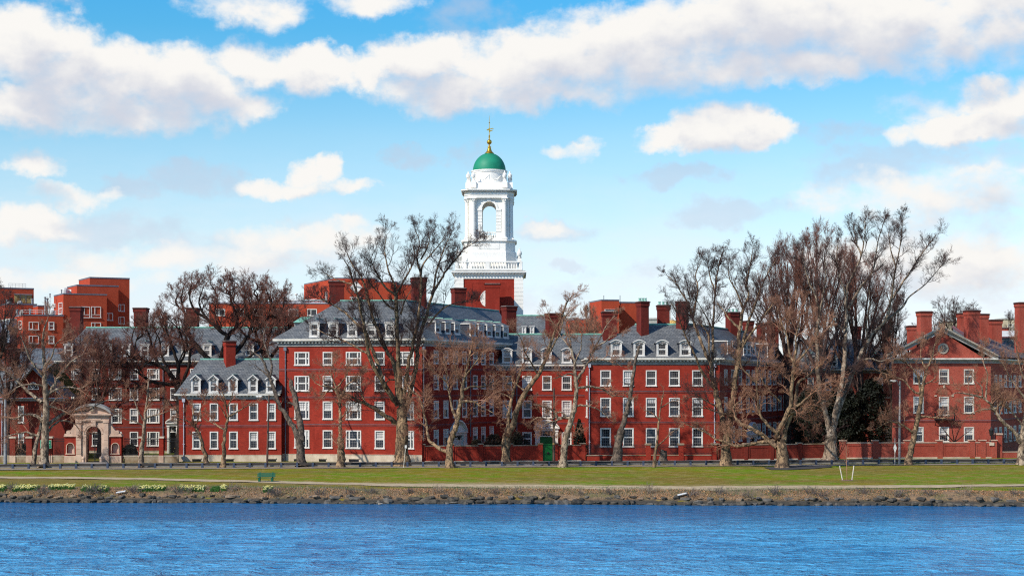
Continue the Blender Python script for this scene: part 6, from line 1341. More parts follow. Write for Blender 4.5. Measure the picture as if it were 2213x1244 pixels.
T('plane_tree', 'tallest plane tree with pale stems fanning out before the dark evergreens', 204, [
    [15, 10, 1794, 990, 1795, 960, 1796, 940, 1796, 922], [6, 3, 1792, 925, 1783, 887, 1770, 843, 1767, 790, 1765, 737, 1771, 678], [2.6, .8, 1771, 680, 1763, 640, 1748, 609, 1738, 570, 1735, 540], [2.4, .7, 1771, 678, 1778, 640, 1785, 600, 1782, 560], [6.4, 4, 1798, 925, 1805, 891, 1818, 834, 1825, 781, 1825, 743, 1830, 679], [3.4, .8, 1830, 680, 1830, 625, 1846, 588, 1861, 552, 1869, 511, 1869, 478],
    [3, .7, 1833, 666, 1864, 614, 1887, 583, 1897, 524, 1910, 480], [6.4, 4.2, 1801, 925, 1809, 896, 1831, 834, 1853, 781, 1876, 735, 1894, 711], [3.8, .7, 1894, 712, 1912, 694, 1923, 660, 1930, 614, 1936, 576, 1946, 524, 1951, 475], [3, .7, 1925, 650, 1948, 614, 1966, 588, 1987, 555, 2020, 511], [3.2, .6, 1917, 690, 1948, 666, 1966, 640, 2000, 614, 2038, 570], [3, .8, 1827, 717, 1804, 699, 1784, 714, 1770, 725],
    [2.4, .6, 1830, 640, 1815, 600, 1808, 560, 1812, 520], [2.4, .6, 1876, 735, 1872, 700, 1880, 660, 1878, 620], [2.4, .6, 1861, 552, 1850, 520, 1845, 492], [2.2, .6, 1936, 576, 1925, 540, 1920, 505], [3, .6, 1853, 781, 1880, 775, 1905, 780, 1930, 770]], 'bark_pale', 'twig_dark', 26, G1, dens=.75, ll=(1.8, 3.8), spread=(.3, .8))
T('plane_tree', 'slim forked plane tree beside the street lamp before the pedimented house', 194, [
    [7.5, 1, 1963.5, 1001, 1967, 981, 1975, 946, 1980, 919, 1987.6, 883, 1991, 857, 1996, 826, 2002, 798, 2013, 775, 2020, 746, 2030, 725], [3, .6, 1988, 850, 1978, 848, 1963, 833, 1949, 819, 1915, 808, 1895, 800], [2.8, .6, 1990, 850, 1985, 817, 1974, 798, 1958, 783, 1950, 765], [2, .5, 1998, 830, 2017, 820, 2025, 808], [2.8, .6, 1974, 938, 1963, 926, 1945, 915, 1921, 911, 1895, 925], [2, .5, 1986, 898, 2019, 902, 2040, 903, 2056, 898], [2, .5, 2002, 798, 1990, 770, 1992, 745], [2, .5, 1958, 783, 1940, 775, 1925, 780]], 'bark_plane', 'twig_tan', 27, G1, dens=.8, ll=(1.5, 2.8))
T('plane_tree', 'plane tree at the right edge with a long pale limb over the gate pier', 194, [
    [8.5, 4, 2206, 1001, 2209, 965, 2211, 937, 2218, 890, 2226, 850], [5.2, 1, 2205, 955, 2193, 933, 2171, 915, 2156, 895, 2148, 883, 2137, 869, 2124, 858, 2122, 837, 2110, 825], [2.6, .6, 2131, 860, 2132, 832, 2134, 808, 2126, 784, 2128, 760], [2.6, .6, 2122, 857, 2097, 852, 2069, 848, 2055, 855], [2.6, .6, 2150, 884, 2165, 870, 2182, 861, 2205, 863], [3, .7, 2214, 925, 2200, 905, 2180, 880, 2160, 850], [3, .7, 2222, 870, 2200, 840, 2180, 810, 2165, 780], [2.6, .6, 2225, 850, 2210, 810, 2200, 770, 2195, 740], [2.4, .6, 2148, 883, 2120, 885, 2095, 895]], 'bark_pale', 'twig_tan', 28, G1, dens=0.7, ll=(2.0, 3.8))
# trees further back whose limbs are seen only in part
G2 = 'bare trees rising behind the buildings'
T('elm_tree', 'wide dark elm with black limbs behind the single chimney of the low wing', 217, filled(rgf, [
    [12, 9, 470, 985, 468, 900, 470, 830, 478, 780], [7, .9, 470, 800, 449, 774, 420, 742, 405, 715, 400, 680, 392, 650, 398, 615], [6, .9, 476, 785, 489, 731, 476, 715, 447, 688, 430, 655, 440, 620], [6, .9, 482, 780, 494, 726, 510, 706, 512, 681, 500, 650, 496, 615], [6, .9, 484, 785, 523, 744, 539, 720, 546, 692, 560, 655, 568, 625], [4, .8, 420, 742, 390, 735, 360, 720, 345, 690], [4, .8, 539, 720, 570, 700, 590, 665, 610, 640], [3.6, .8, 447, 688, 420, 670, 410, 640, 415, 612], [3.6, .8, 512, 681, 530, 660, 528, 625], [3, .7, 476, 715, 465, 680, 470, 640], [4, .8, 484, 790, 530, 775, 570, 750, 600, 740], [3, .7, 510, 706, 545, 675, 535, 640]], [(370, 655), (350, 690), (380, 630), (425, 612), (455, 606), (470, 620), (484, 610), (512, 612), (545, 625), (555, 612), (585, 632), (600, 655), (625, 690), (430, 690), (470, 680), (525, 690), (560, 710), (590, 720), (400, 705), (450, 655), (540, 655), (575, 675), (505, 640)]), 'bark_dark', 'twig_red', 31, G2, dens=1.0, ll=(1.8, 3.4), fine=(7, 5, 3), rmin=.014, zbase=1.3)
T('elm_tree', 'low spreading dark elm sweeping over the roof behind the stone gate', 214, filled(rgf, [
    [11, 8, 392, 985, 392, 900, 388, 845, 380, 828], [6, .9, 386, 832, 365, 803, 343, 789, 309, 778, 280, 770, 262, 755], [5, .9, 382, 830, 350, 828, 325, 823, 303, 808, 280, 795, 255, 790], [5, .9, 384, 830, 385, 790, 372, 750, 360, 715, 350, 680], [4.6, .9, 388, 838, 405, 800, 410, 765, 402, 730, 408, 700], [4, .8, 343, 789, 330, 760, 325, 730, 310, 700], [3, .7, 309, 778, 290, 755, 285, 730, 295, 700], [3.4, .7, 366, 803, 350, 770, 345, 735, 330, 705], [3, .7, 325, 823, 300, 838, 270, 838, 245, 845], [3, .7, 385, 790, 400, 760, 390, 720, 385, 690]], [(300, 725), (270, 745), (320, 705), (345, 715), (365, 690), (395, 700), (285, 775), (250, 770), (300, 790), (335, 770), (365, 745), (405, 740), (310, 840), (340, 850), (280, 815)]), 'bark_dark', 'twig_red', 32, G2, dens=1.0, ll=(1.7, 3.2), fine=(7, 5, 3), rmin=.013, zbase=1.3)
T('elm_tree', 'dark elm between the low wing roof and the tall block, right of the wide elm', 220, filled(rgf, [
    [9, 7, 585, 985, 583, 880, 578, 800, 572, 770], [5, .8, 575, 785, 560, 740, 545, 700, 530, 665, 528, 640], [5, .8, 574, 780, 580, 730, 590, 690, 585, 655, 575, 625], [4.6, .8, 577, 785, 605, 745, 625, 710, 640, 690], [3, .7, 560, 740, 530, 725, 510, 700], [3, .7, 590, 690, 610, 670, 615, 640]], [(520, 690), (545, 655), (565, 640), (600, 655), (620, 680), (640, 715), (605, 700), (560, 700), (590, 730), (550, 745)]), 'bark_dark', 'twig_red', 33, G2, dens=1.0, ll=(1.7, 3.2), fine=(7, 5, 3), rmin=.013, zbase=1.3)
rg0 = np.random.default_rng(77)
for i, (px, pb, pt, wd, n, r, Y, tw_, lab, dn, kw) in enumerate((
    (215, 960, 725, 150, 7, 5, 212, 'twig_red', 'reddish twiggy tree behind the left end of the stone gate', 1.0, {}),
    (18, 960, 700, 130, 6, 5, 206, 'twig_red', 'reddish twiggy tree before the chimney at the left edge', 1.0, {}),
    (178, 960, 690, 90, 5, 4, 224, 'twig_red', 'thin reddish tree before the modern stepped block', .8, {}),
    (-8, 960, 598, 110, 5, 7, 200, 'twig_dark', 'tree cut off by the left edge, its top twigs against the sky', .6, {}),
    (1702, 985, 520, 200, 9, 9, 240, 'twig_red', 'reddish vase shaped tree left of the tallest plane tree', .5, dict(ll=(2.6, 5.0), up=.30, spread=(.12, .45))),
    (1770, 985, 498, 220, 10, 9, 236, 'twig_red', 'dense upright reddish tree behind the squat plane tree', .5, dict(ll=(2.6, 5.0), up=.30, spread=(.12, .45))),
    (1858, 985, 530, 210, 9, 9, 244, 'twig_red', 'dense upright reddish tree behind the tallest plane tree', .5, dict(ll=(2.4, 4.8), up=.30, spread=(.12, .45))),
    (1930, 985, 640, 130, 7, 7, 240, 'twig_dark', 'dark bare tree just left of the gabled roof of the pedimented house', 1.0, dict(up=.2)),
    (2055, 960, 640, 130, 7, 7, 270, 'twig_dark', 'dark bare tree standing behind the pediment apex', .7, dict(up=.15)),
    (2100, 960, 645, 110, 6, 6, 285, 'twig_dark', 'thin bare tree behind the chimney cluster of the pedimented house', .7, dict(up=.15)),
    (2185, 960, 672, 90, 5, 5, 290, 'twig_dark', 'small bare tree beside the tallest chimney at the right edge', .7, dict(up=.15)),
    (1272, 960, 655, 80, 6, 4, 236, 'twig_tan', 'upright bare tree behind the ridge of the recessed central roof', .8, dict(up=.35, spread=(.2, .6))),
    (1525, 960, 700, 90, 5, 4, 250, 'twig_dark', 'bare tree showing between the central chimneys', .7, {}),
    (1640, 985, 690, 110, 6, 5, 236, 'twig_red', 'reddish tree behind the angled right wing roof', .9, dict(up=.2)),
    (620, 960, 640, 70, 5, 4, 236, 'twig_red', 'thin reddish tree left of the tall block roof', .9, {}))):
    T('bare_tree', lab, Y, wild(rg0, px, pb, pt + 14, wd, n, r), 'bark_red' if tw_ == 'twig_red' else 'bark_dark' if tw_ == 'twig_dark' else 'bark_grey', tw_, 100 + i, G2, dens=dn, fine=(7, 5, 3), rmin=.011, zbase=1.3, **kw)
T('shrub', 'bare fan shaped shrub against the pedimented house', 211.5, [[1.8, 1.5, 2062, 968, 2062, 962, 2062, 955], [1.2, .5, 2062, 955, 2045, 935, 2032, 918], [1.2, .5, 2062, 955, 2058, 930, 2055, 908], [1.2, .5, 2063, 955, 2072, 930, 2082, 910], [1.2, .5, 2063, 955, 2085, 938, 2102, 925], [1, .5, 2062, 958, 2040, 945, 2026, 938]], 'bark_dark', 'twig_red', 41, None, dens=.5, ll=(.5, 1.2), fine=(4, 3, 0), zbase=1.3, cat='shrub')
T('stump', 'leaning cut tree stump before the iron fence', 196, [[9.5, 6.5, 1432, 1001, 1433, 988, 1435, 972], [1.2, .4, 1431, 985, 1424, 975, 1420, 970]], 'bark_grey', 'twig_tan', 42, None, dens=.05, ll=(.3, .5), fine=(2, 1, 0), cat='stump', bare=(0,))
# evergreens and dark shrubs: leaf sized faces through the volume of each crown
def foliage(rg, n, shape, size, jitter=1.0):
    """n small quads; shape(n) gives points"""
    p = shape(n); a = unit(rg.normal(0, 1, (n, 3))); b = unit(np.cross(a, rg.normal(0, 1, (n, 3)))); s = size * rg.uniform(.6, 1.4, (n, 1))
    v = np.stack([p - a * s, p - b * s * .5, p + a * s, p + b * s * .5], 1).reshape(-1, 3); return v, np.arange(n * 4).reshape(-1, 4)
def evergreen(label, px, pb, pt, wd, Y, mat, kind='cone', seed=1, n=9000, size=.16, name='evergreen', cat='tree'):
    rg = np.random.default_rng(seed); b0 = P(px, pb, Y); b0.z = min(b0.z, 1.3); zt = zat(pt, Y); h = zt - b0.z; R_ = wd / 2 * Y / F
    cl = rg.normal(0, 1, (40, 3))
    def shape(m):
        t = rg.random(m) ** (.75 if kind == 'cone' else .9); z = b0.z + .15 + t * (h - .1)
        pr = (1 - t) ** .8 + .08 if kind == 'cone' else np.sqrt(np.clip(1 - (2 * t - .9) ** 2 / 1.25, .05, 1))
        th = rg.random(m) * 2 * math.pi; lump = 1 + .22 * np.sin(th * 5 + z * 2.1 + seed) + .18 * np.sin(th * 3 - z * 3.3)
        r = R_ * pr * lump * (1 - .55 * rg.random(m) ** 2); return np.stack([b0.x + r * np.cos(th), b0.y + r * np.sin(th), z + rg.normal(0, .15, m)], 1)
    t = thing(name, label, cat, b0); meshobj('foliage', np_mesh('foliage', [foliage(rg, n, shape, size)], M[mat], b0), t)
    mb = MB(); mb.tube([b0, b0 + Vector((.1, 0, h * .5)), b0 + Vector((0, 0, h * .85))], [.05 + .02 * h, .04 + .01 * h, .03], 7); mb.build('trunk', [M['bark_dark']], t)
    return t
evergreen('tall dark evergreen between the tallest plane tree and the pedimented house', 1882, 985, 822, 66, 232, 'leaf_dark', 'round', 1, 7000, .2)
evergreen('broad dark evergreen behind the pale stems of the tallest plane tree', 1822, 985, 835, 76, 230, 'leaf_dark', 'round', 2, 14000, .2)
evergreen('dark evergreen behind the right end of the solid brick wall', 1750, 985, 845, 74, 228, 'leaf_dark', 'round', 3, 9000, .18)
evergreen('narrow dark yew in the angle right of the white central doorway', 1252, 990, 910, 34, 212, 'leaf_dark', 'cone', 4, 6000, .11)
evergreen('russet shrub above the garden wall left of the leaning plane tree', 1068, 985, 942, 46, 204, 'leaf_red', 'round', 5, 5000, .1, 'shrub', 'shrub')
evergreen('russet shrub above the garden wall right of the leaning plane tree', 1117, 985, 938, 44, 204, 'leaf_red', 'round', 6, 5000, .1, 'shrub', 'shrub')
evergreen('low russet shrub behind the garden wall near the shaded doorway', 1030, 985, 953, 36, 204, 'leaf_red', 'round', 7, 3500, .1, 'shrub', 'shrub')
evergreen('dark shrub behind the iron fence just left of the stone gate', 48, 985, 962, 26, 205, 'leaf_dark', 'round', 8, 3500, .1, 'shrub', 'shrub')
evergreen('round dark shrub behind the iron fence just right of the stone gate', 281, 988, 963, 30, 206, 'leaf_dark', 'round', 9, 4000, .1, 'shrub', 'shrub')
T('shrub', 'grey brown twiggy bush at the foot of the tallest plane tree', 203.5, [[1.5, 1, 1812, 992, 1812, 988, 1812, 984]] + [[.9, .4, 1812, 986, 1812 + d * .5, 972, 1812 + d, 960 - abs(d) * .3] for d in (-16, -9, -3, 4, 10, 17)], 'bark_dark', 'twig_tan', 43, None, dens=1.2, ll=(.5, 1.0), fine=(4, 3, 2), cat='shrub')
T('shrub', 'bare russet shrub behind the brick wall left of the tallest plane tree', 214, [[1.5, 1, 1762, 990, 1762, 984, 1762, 978]] + [[1.1, .4, 1762, 980, 1762 + d * .5, 945, 1762 + d, 905 + abs(d) * .5] for d in (-32, -20, -8, 5, 16, 30)], 'bark_dark', 'twig_red', 44, None, dens=.9, ll=(.8, 1.6), fine=(5, 4, 2), zbase=1.3, cat='shrub')
# ------------------------------------------------------------------ walls, fences, gate, street furniture, bank details
def coping(mb, w_, u0, u1, z, o0=-.35, o1=.08, h=.14, m=1): w_.obox(mb, u0, u1, o0, o1, z, z + h, m)
def garden_wall(label, A, B, pyt, pyb_ref, piers, brick, cap, pier_up=.22, pw=.55, panels=True, gaps=()):
    """solid brick wall with recessed panels between piers; piers given as photo columns"""
    mid = ((A[0] + B[0]) / 2, (A[1] + B[1]) / 2); w_ = Wall(A, B, 1.2, 3); zt = w_.z(pyb_ref, pyt)
    t = thing('brick_wall', label, 'wall', (mid[0], mid[1], 1.25)); mb = MB(); us = sorted(w_.u(p) for p in piers)
    segs = [(a, b) for a, b in zip(us, us[1:]) if not any(g0 < (a + b) / 2 < g1 for g0, g1 in gaps)]
    for a, b in segs:
        w_.obox(mb, a, b, -.35, 0, 1.2, zt - .10); w_.obox(mb, a + pw / 2, b - pw / 2, 0, .04, 1.2, 1.62); 
        if panels:
            w_.obox(mb, a + pw / 2, a + pw / 2 + .3, 0, .04, 1.62, zt - .45); w_.obox(mb, b - pw / 2 - .3, b - pw / 2, 0, .04, 1.62, zt - .45); w_.obox(mb, a + pw / 2, b - pw / 2, 0, .04, zt - .45, zt - .10)
    mb.build('wall', [M[brick]], t)
    mb = MB()
    for a, b in segs: w_.obox(mb, a + pw / 2, b - pw / 2, -.38, .09, zt - .10, zt)
    mb.build('coping', [M[cap]], t)
    mb = MB()
    for a, b in segs: w_.obox(mb, a + pw / 2, b - pw / 2, .04, .14, 1.2, 1.46)
    mb.build('footing', [M['limestone']], t)
    for u in us:
        mb = MB(); w_.obox(mb, u - pw / 2, u + pw / 2, -.42, .12, 1.2, zt + pier_up - .12, 0); w_.obox(mb, u - pw / 2 - .07, u + pw / 2 + .07, -.49, .19, zt + pier_up - .12, zt + pier_up, 1)
        mb.build('pier', [M[brick], M[cap]], t)
    return t, w_, zt
A5, B5 = (xat(909, 200.3), 200.3), (xat(1266, 203.2), 203.2)
tmp = Wall(A5, B5, 1.2, 3)
t5, w5_, zt5 = garden_wall('panelled brick garden wall before the shaded wing, with a green door in it', A5, B5, 961.5, 1040, [913, 976, 1039, 1103, 1168, 1201, 1260], 'brick', 'stained_stone', gaps=((tmp.u(1170), tmp.u(1200)),))
td = thing('garden_door', 'green wooden door with an iron knocker set in the brick garden wall', 'door', w5_.p(w5_.u(1184.5), 1.3)); mb = MB(); u0, u1 = w5_.u(1173.5), w5_.u(1195.5); z1 = zt5 + .02
w5_.obox(mb, u0, u1, -.2, -.12, 1.32, z1)
for a, b in ((.06, .48), (.52, .94)):
    for c, d_ in ((.06, .40), (.46, .93)): w5_.obox(mb, u0 + (u1 - u0) * a, u0 + (u1 - u0) * b, -.12, -.085, 1.32 + (z1 - 1.32) * c, 1.32 + (z1 - 1.32) * d_)
w5_.obox(mb, u0, u1, -.24, -.06, z1, z1 + .12); mb.build('door_leaf', [M['green_door']], td)
mb = MB(); q = w5_.p((u0 + u1) / 2, 2.35, -.05); mb.lathe(q.x, q.y, [(.03, q.z - .16), (.13, q.z - .08), (.15, q.z), (.13, q.z + .08), (.03, q.z + .16)], 10); mb.build('knocker', [M['iron']], td)
mb = MB(); w5_.obox(mb, u0 - .02, u1 + .02, -.3, .15, 1.2, 1.34); mb.build('threshold', [M['pavement']], td)
garden_wall('long solid brick wall between the iron fence and the tallest plane tree', (xat(1546, 204.5), 204.5), (xat(1790, 208.6), 208.6), 959, 1650, [1549, 1612, 1668, 1728, 1786], 'brick_dark', 'stained_stone', pier_up=.15)
garden_wall('stone capped wall of mixed brick before the pedimented house', (xat(1815, 210), 210.0), (xat(2152, 211.5), 211.5), 955, 1980, [1822, 1892, 1961, 2031, 2101, 2124, 2148], 'brick_mixed', 'pink_stone', pier_up=.30, pw=.72)
def iron_fence(label, A, B, zb, pyt, ref, piers, base='brick', pier='brick', cap='stained_stone', basemat=None, pier_up=.1, pw=.6, base_o=.05, pier_px=None, pickets=True):
    w_ = Wall(A, B, 1.2, 3); zt = w_.z(ref, pyt); t = thing('iron_fence', label, 'fence', (A[0] / 2 + B[0] / 2, A[1] / 2 + B[1] / 2, 1.25))
    mb = MB(); w_.obox(mb, 0, w_.L, -.3, base_o, 1.2, zb - .1, 0); w_.obox(mb, 0, w_.L, -.33, base_o + .05, zb - .1, zb, 1); mb.build('base_wall', [M[base], M[cap]], t)
    us = [w_.u(p) for p in piers]
    for u in us:
        mb = MB(); w_.obox(mb, u - pw / 2, u + pw / 2, -.45, .15, 1.2, zb + .002, 2); w_.obox(mb, u - pw / 2 + .02, u + pw / 2 - .02, -.43, .13, zb + .002, zt + pier_up, 0); w_.obox(mb, u - pw / 2 - .06, u + pw / 2 + .06, -.51, .21, zt + pier_up, zt + pier_up + .2, 1)
        mb.build('pier', [M[pier], M[cap], M[basemat or base]], t)
    mb = MB(); u = .05
    while u < w_.L:
        if not any(abs(u - q) < pw / 2 + .03 for q in us):
            w_.obox(mb, u - .016, u + .016, -.16, -.128, zb, zt + .08); mb.add([w_.p(u - .04, zt + .08, -.144), w_.p(u + .04, zt + .08, -.144), w_.p(u, zt + .2, -.144), w_.p(u, zt + .08, -.12), w_.p(u, zt + .08, -.17)], [(0, 3, 2), (3, 1, 2), (1, 4, 2), (4, 0, 2)])
        u += .14
    for z in (zb + .15, zt - .05, zt - .28): w_.obox(mb, 0, w_.L, -.165, -.123, z, z + .05)
    mb.build('railing', [M['iron']], t); return t, w_, zt
iron_fence('black iron fence on a low brick wall before the central block', (xat(1266, 203.3), 203.3), (xat(1546, 204.4), 204.4), zat(982, 203.8), 962, 1400, [1401, 1472, 1543], base='brick', cap='stained_stone', pier_up=.05)
tf1, wf1, _ = iron_fence('iron fence with capped brick piers on a pale stone wall left of the gate', (xat(-40, 199.5), 199.5), (xat(139, 199.7), 199.7), zat(983.5, 199.5), 948, 50, [-10, 27.5, 63, 107], base='stained_stone', pier='brick_dark', cap='limestone', basemat='pink_stone', pw=.72)
tf2, wf2, _ = iron_fence('iron fence with ochre capped brick piers right of the gate', (xat(267, 199.7), 199.7), (xat(386, 200), 200.0), zat(983.5, 199.8), 948, 320, [304.5, 348.5], base='stained_stone', pier='brick', cap='limestone', basemat='pink_stone', pw=.58)
iron_fence('iron fence at the right edge on a low brick base', (xat(2158, 212), 212.0), (xat(2260, 213), 213.0), zat(975, 212), 948, 2180, [2159, 2235], base='brick_mixed', pier='brick_mixed', cap='pink_stone', pw=.8, pier_up=.55)
# gate portal
YG = 199.4; tg = thing('stone_gateway', 'pinkish stone gateway with a curved pediment, niches in brick side wings and iron gates', 'gate', (xat(203, YG), YG, 1.3)); wg = Wall((xat(139, YG), YG), (xat(268, YG), YG), 1.2, 5)
def gu(px): return wg.u(px)
def gz_(py): return zat(py, YG)
mb = MB(); zsp = gz_(937); r_ = (gu(219.5) - gu(186.5)) / 2; uc = gu(203); zen = gz_(899)
for a, b in ((gu(164.5), uc - r_), (uc + r_, gu(236))): wg.obox(mb, a, b, -.9, .1, 1.2, zen)
n = 18
for i in range(n):
    a0, a1 = math.pi * i / n, math.pi * (i + 1) / n; xa, xb = uc - r_ * math.cos(a0), uc - r_ * math.cos(a1); za_, zc_ = zsp + r_ * math.sin(a0), zsp + r_ * math.sin(a1)
    mb.hexa([wg.p(xa, za_, .1), wg.p(xb, zc_, .1), wg.p(xb, zc_, -.9), wg.p(xa, za_, -.9), wg.p(xa, zen, .1), wg.p(xb, zen, .1), wg.p(xb, zen, -.9), wg.p(xa, zen, -.9)])
    for r0, r1, o in ((1.0, 1.22, .16), (1.22, 1.28, .2)):
        k0 = lambda rr, an: wg.p(uc - r_ * rr * math.cos(an), zsp + r_ * rr * math.sin(an), .1); up = lambda v: v + wg.n * (o - .1)
        mb.hexa([up(k0(r0, a0)), up(k0(r0, a1)), k0(r0, a1), k0(r0, a0), up(k0(r1, a0)), up(k0(r1, a1)), k0(r1, a1), k0(r1, a0)])
for a, b in ((gu(165.5), gu(176.5)), (gu(224.5), gu(235))):
    wg.obox(mb, a, b, .1, .24, gz_(984), gz_(913)); wg.obox(mb, a - .08, b + .08, .1, .32, 1.2, gz_(984)); wg.obox(mb, a - .06, b + .06, .1, .3, gz_(913), gz_(909))
    z = gz_(980)
    while z < gz_(945): wg.obox(mb, a + .015, b - .015, .24, .27, z, z + .5); z += .56
wg.obox(mb, uc - .28, uc + .28, .1, .34, zsp + r_ * .98, gz_(909)); wg.obox(mb, gu(164), gu(236.5), .1, .3, gz_(909), gz_(907)); wg.obox(mb, gu(164.2), gu(236.3), .1, .2, gz_(907), zen)
wg.obox(mb, gu(187), gu(219), .2, .26, gz_(906), gz_(900)); wg.obox(mb, gu(161), gu(240), -1.0, .42, zen, zen + .16); wg.obox(mb, gu(159), gu(242), -1.1, .6, zen + .16, zen + .34)
mb.build('arch', [M['pink_stone']], tg)
mb = MB(); z0 = zen + .34; zt = gz_(876.5); hw = (gu(242) - gu(160)) / 2; um = gu(200.5); n = 16; arc = [(um - hw + 2 * hw * i / n, z0 + (zt - z0) * (1 - (1 - 2 * i / n) ** 2)) for i in range(n + 1)]
mb.prism([wg.p(x, z, .12) for x, z in arc], [wg.p(x, z, -1.0) for x, z in arc], 0)
for i in range(n):
    (xa, za_), (xb, zb_) = arc[i], arc[i + 1]
    mb.hexa([wg.p(xa, za_, .6), wg.p(xb, zb_, .6), wg.p(xb, zb_, -1.15), wg.p(xa, za_, -1.15), wg.p(xa, za_ + .3, .6), wg.p(xb, zb_ + .3, .6), wg.p(xb, zb_ + .3, -1.15), wg.p(xa, za_ + .3, -1.15)], 1)
wg.obox(mb, um - .3, um + .3, .12, .4, z0 + .15, z0 + .95, 0); wg.obox(mb, um - .2, um + .2, .4, .5, z0 + .3, z0 + .8, 2)
mb.build('pediment', [M['pink_stone'], M['trim_grey'], M['stained_stone']], tg)
for s_, (pa, pb) in ((-1, (139.5, 164.5)), (1, (236, 262))):
    ww = Wall(wg.p(gu(pa), 0)[:2], wg.p(gu(pb), 0)[:2], gz_(984), gz_(943)); nu = ww.L / 2; nw = .42; zn0, zn1 = gz_(979), gz_(957)
    ww.holes = [(nu - nw, nu + nw, zn0, zn1)]; mb = MB(); ww.build(mb, 0, .4)
    ww.obox(mb, 0, ww.L, -.8, -.45, gz_(984), gz_(943), 0); 
    for x in (0, ww.L): mb.face([ww.p(x, gz_(984), 0), ww.p(x, gz_(984), -.8), ww.p(x, gz_(943), -.8), ww.p(x, gz_(943), 0)], 0)
    ww.obox(mb, nu - nw, nu + nw, -.45, -.4, zn0, zn1, 1)
    nn = 10
    for i in range(nn):                                               # round head of the niche: spandrels of stone
        a0, a1 = math.pi * i / nn, math.pi * (i + 1) / nn; xa, xb = nu - nw * math.cos(a0), nu - nw * math.cos(a1); za_, zc_ = zn1 - nw + nw * math.sin(a0), zn1 - nw + nw * math.sin(a1)
        mb.hexa([ww.p(xa, za_, .0), ww.p(xb, zc_, .0), ww.p(xb, zc_, -.39), ww.p(xa, za_, -.39), ww.p(xa, zn1, .0), ww.p(xb, zn1, .0), ww.p(xb, zn1, -.39), ww.p(xa, zn1, -.39)], 0)
        mb.hexa([ww.p(xa, za_, .06), ww.p(xb, zc_, .06), ww.p(xb, zc_, .001), ww.p(xa, za_, .001), ww.p(nu + (xa - nu) * 1.2, zn1 - nw + (za_ - zn1 + nw) * 1.2, .06), ww.p(nu + (xb - nu) * 1.2, zn1 - nw + (zc_ - zn1 + nw) * 1.2, .06), ww.p(nu + (xb - nu) * 1.2, zn1 - nw + (zc_ - zn1 + nw) * 1.2, .001), ww.p(nu + (xa - nu) * 1.2, zn1 - nw + (za_ - zn1 + nw) * 1.2, .001)], 1)
    for x in (nu - nw - .09, nu + nw): ww.obox(mb, x, x + .09, 0, .06, zn0, zn1 - nw, 1)
    ww.obox(mb, nu - nw - .15, nu + nw + .15, 0, .14, zn0 - .12, zn0, 1)
    ww.obox(mb, -.02, ww.L + .02, -.85, .08, 1.2, gz_(984), 1); ww.obox(mb, -.06, ww.L + .1, -.9, .16, gz_(943), gz_(940), 1); ww.obox(mb, .0, ww.L, -.8, .05, gz_(940), gz_(936.5), 1)
    mb.build('side_wing', [M['brick'], M['pink_stone']], tg)
    ub = (gu(164.5) if s_ < 0 else gu(236)); mb = MB()                 # scrolled buttress
    prof = [(0, gz_(936.5)), (1.15, gz_(936.5)), (1.2, gz_(933)), (.8, gz_(931.5)), (.55, gz_(926)), (.32, gz_(920)), (.3, gz_(915)), (0, gz_(914))]
    mb.prism([wg.p(ub + s_ * a, z, .0) for a, z in prof], [wg.p(ub + s_ * a, z, -.6) for a, z in prof]); q = wg.p(ub + s_ * .95, gz_(933.5)); mb.tube([q + Vector((0, -.06, 0)), q + Vector((0, .66, 0))], .24, 12); mb.build('scroll', [M['pink_stone']], tg)
mb = MB(); u = uc - r_ + .06
while u < uc + r_:
    hh = zsp + math.sqrt(max(0, r_ ** 2 - (u - uc) ** 2)); wg.obox(mb, u - .016, u + .016, -.5, -.47, 1.32, hh); u += .125
for z in (1.45, 2.4, zsp - .1, zsp): wg.obox(mb, uc - r_, uc + r_, -.51, -.46, z, z + .06)
wg.obox(mb, uc - .05, uc + .05, -.53, -.45, 1.32, zsp)
for k in range(7): a = math.pi * (k + .5) / 7; mb.tube([wg.p(uc + math.cos(a) * .25, zsp + .15 + math.sin(a) * .25, -.48), wg.p(uc + math.cos(a + .3) * .7, zsp + .1 + math.sin(a + .3) * .7, -.48), wg.p(uc + math.cos(a) * r_ * .95, zsp + math.sin(a) * r_ * .95, -.48)], .03, 5)
mb.build('iron_gate', [M['iron']], tg)
for px in (180.5, 219):
    mb = MB(); x = xat(px, YG - .7); mb.lathe(x, YG - .7, [(.2, 1.2), (.2, 1.75), (.24, 1.8), (.22, 1.98), (.12, 2.1), (.02, 2.13)], 12); single('bollard', mb, [M['pink_stone']], 'small round topped stone bollard at the %s foot of the gateway arch' % ('left' if px < 200 else 'right'), 'bollard', (x, YG - .7, 1.3), 'stone bollards at the gateway')
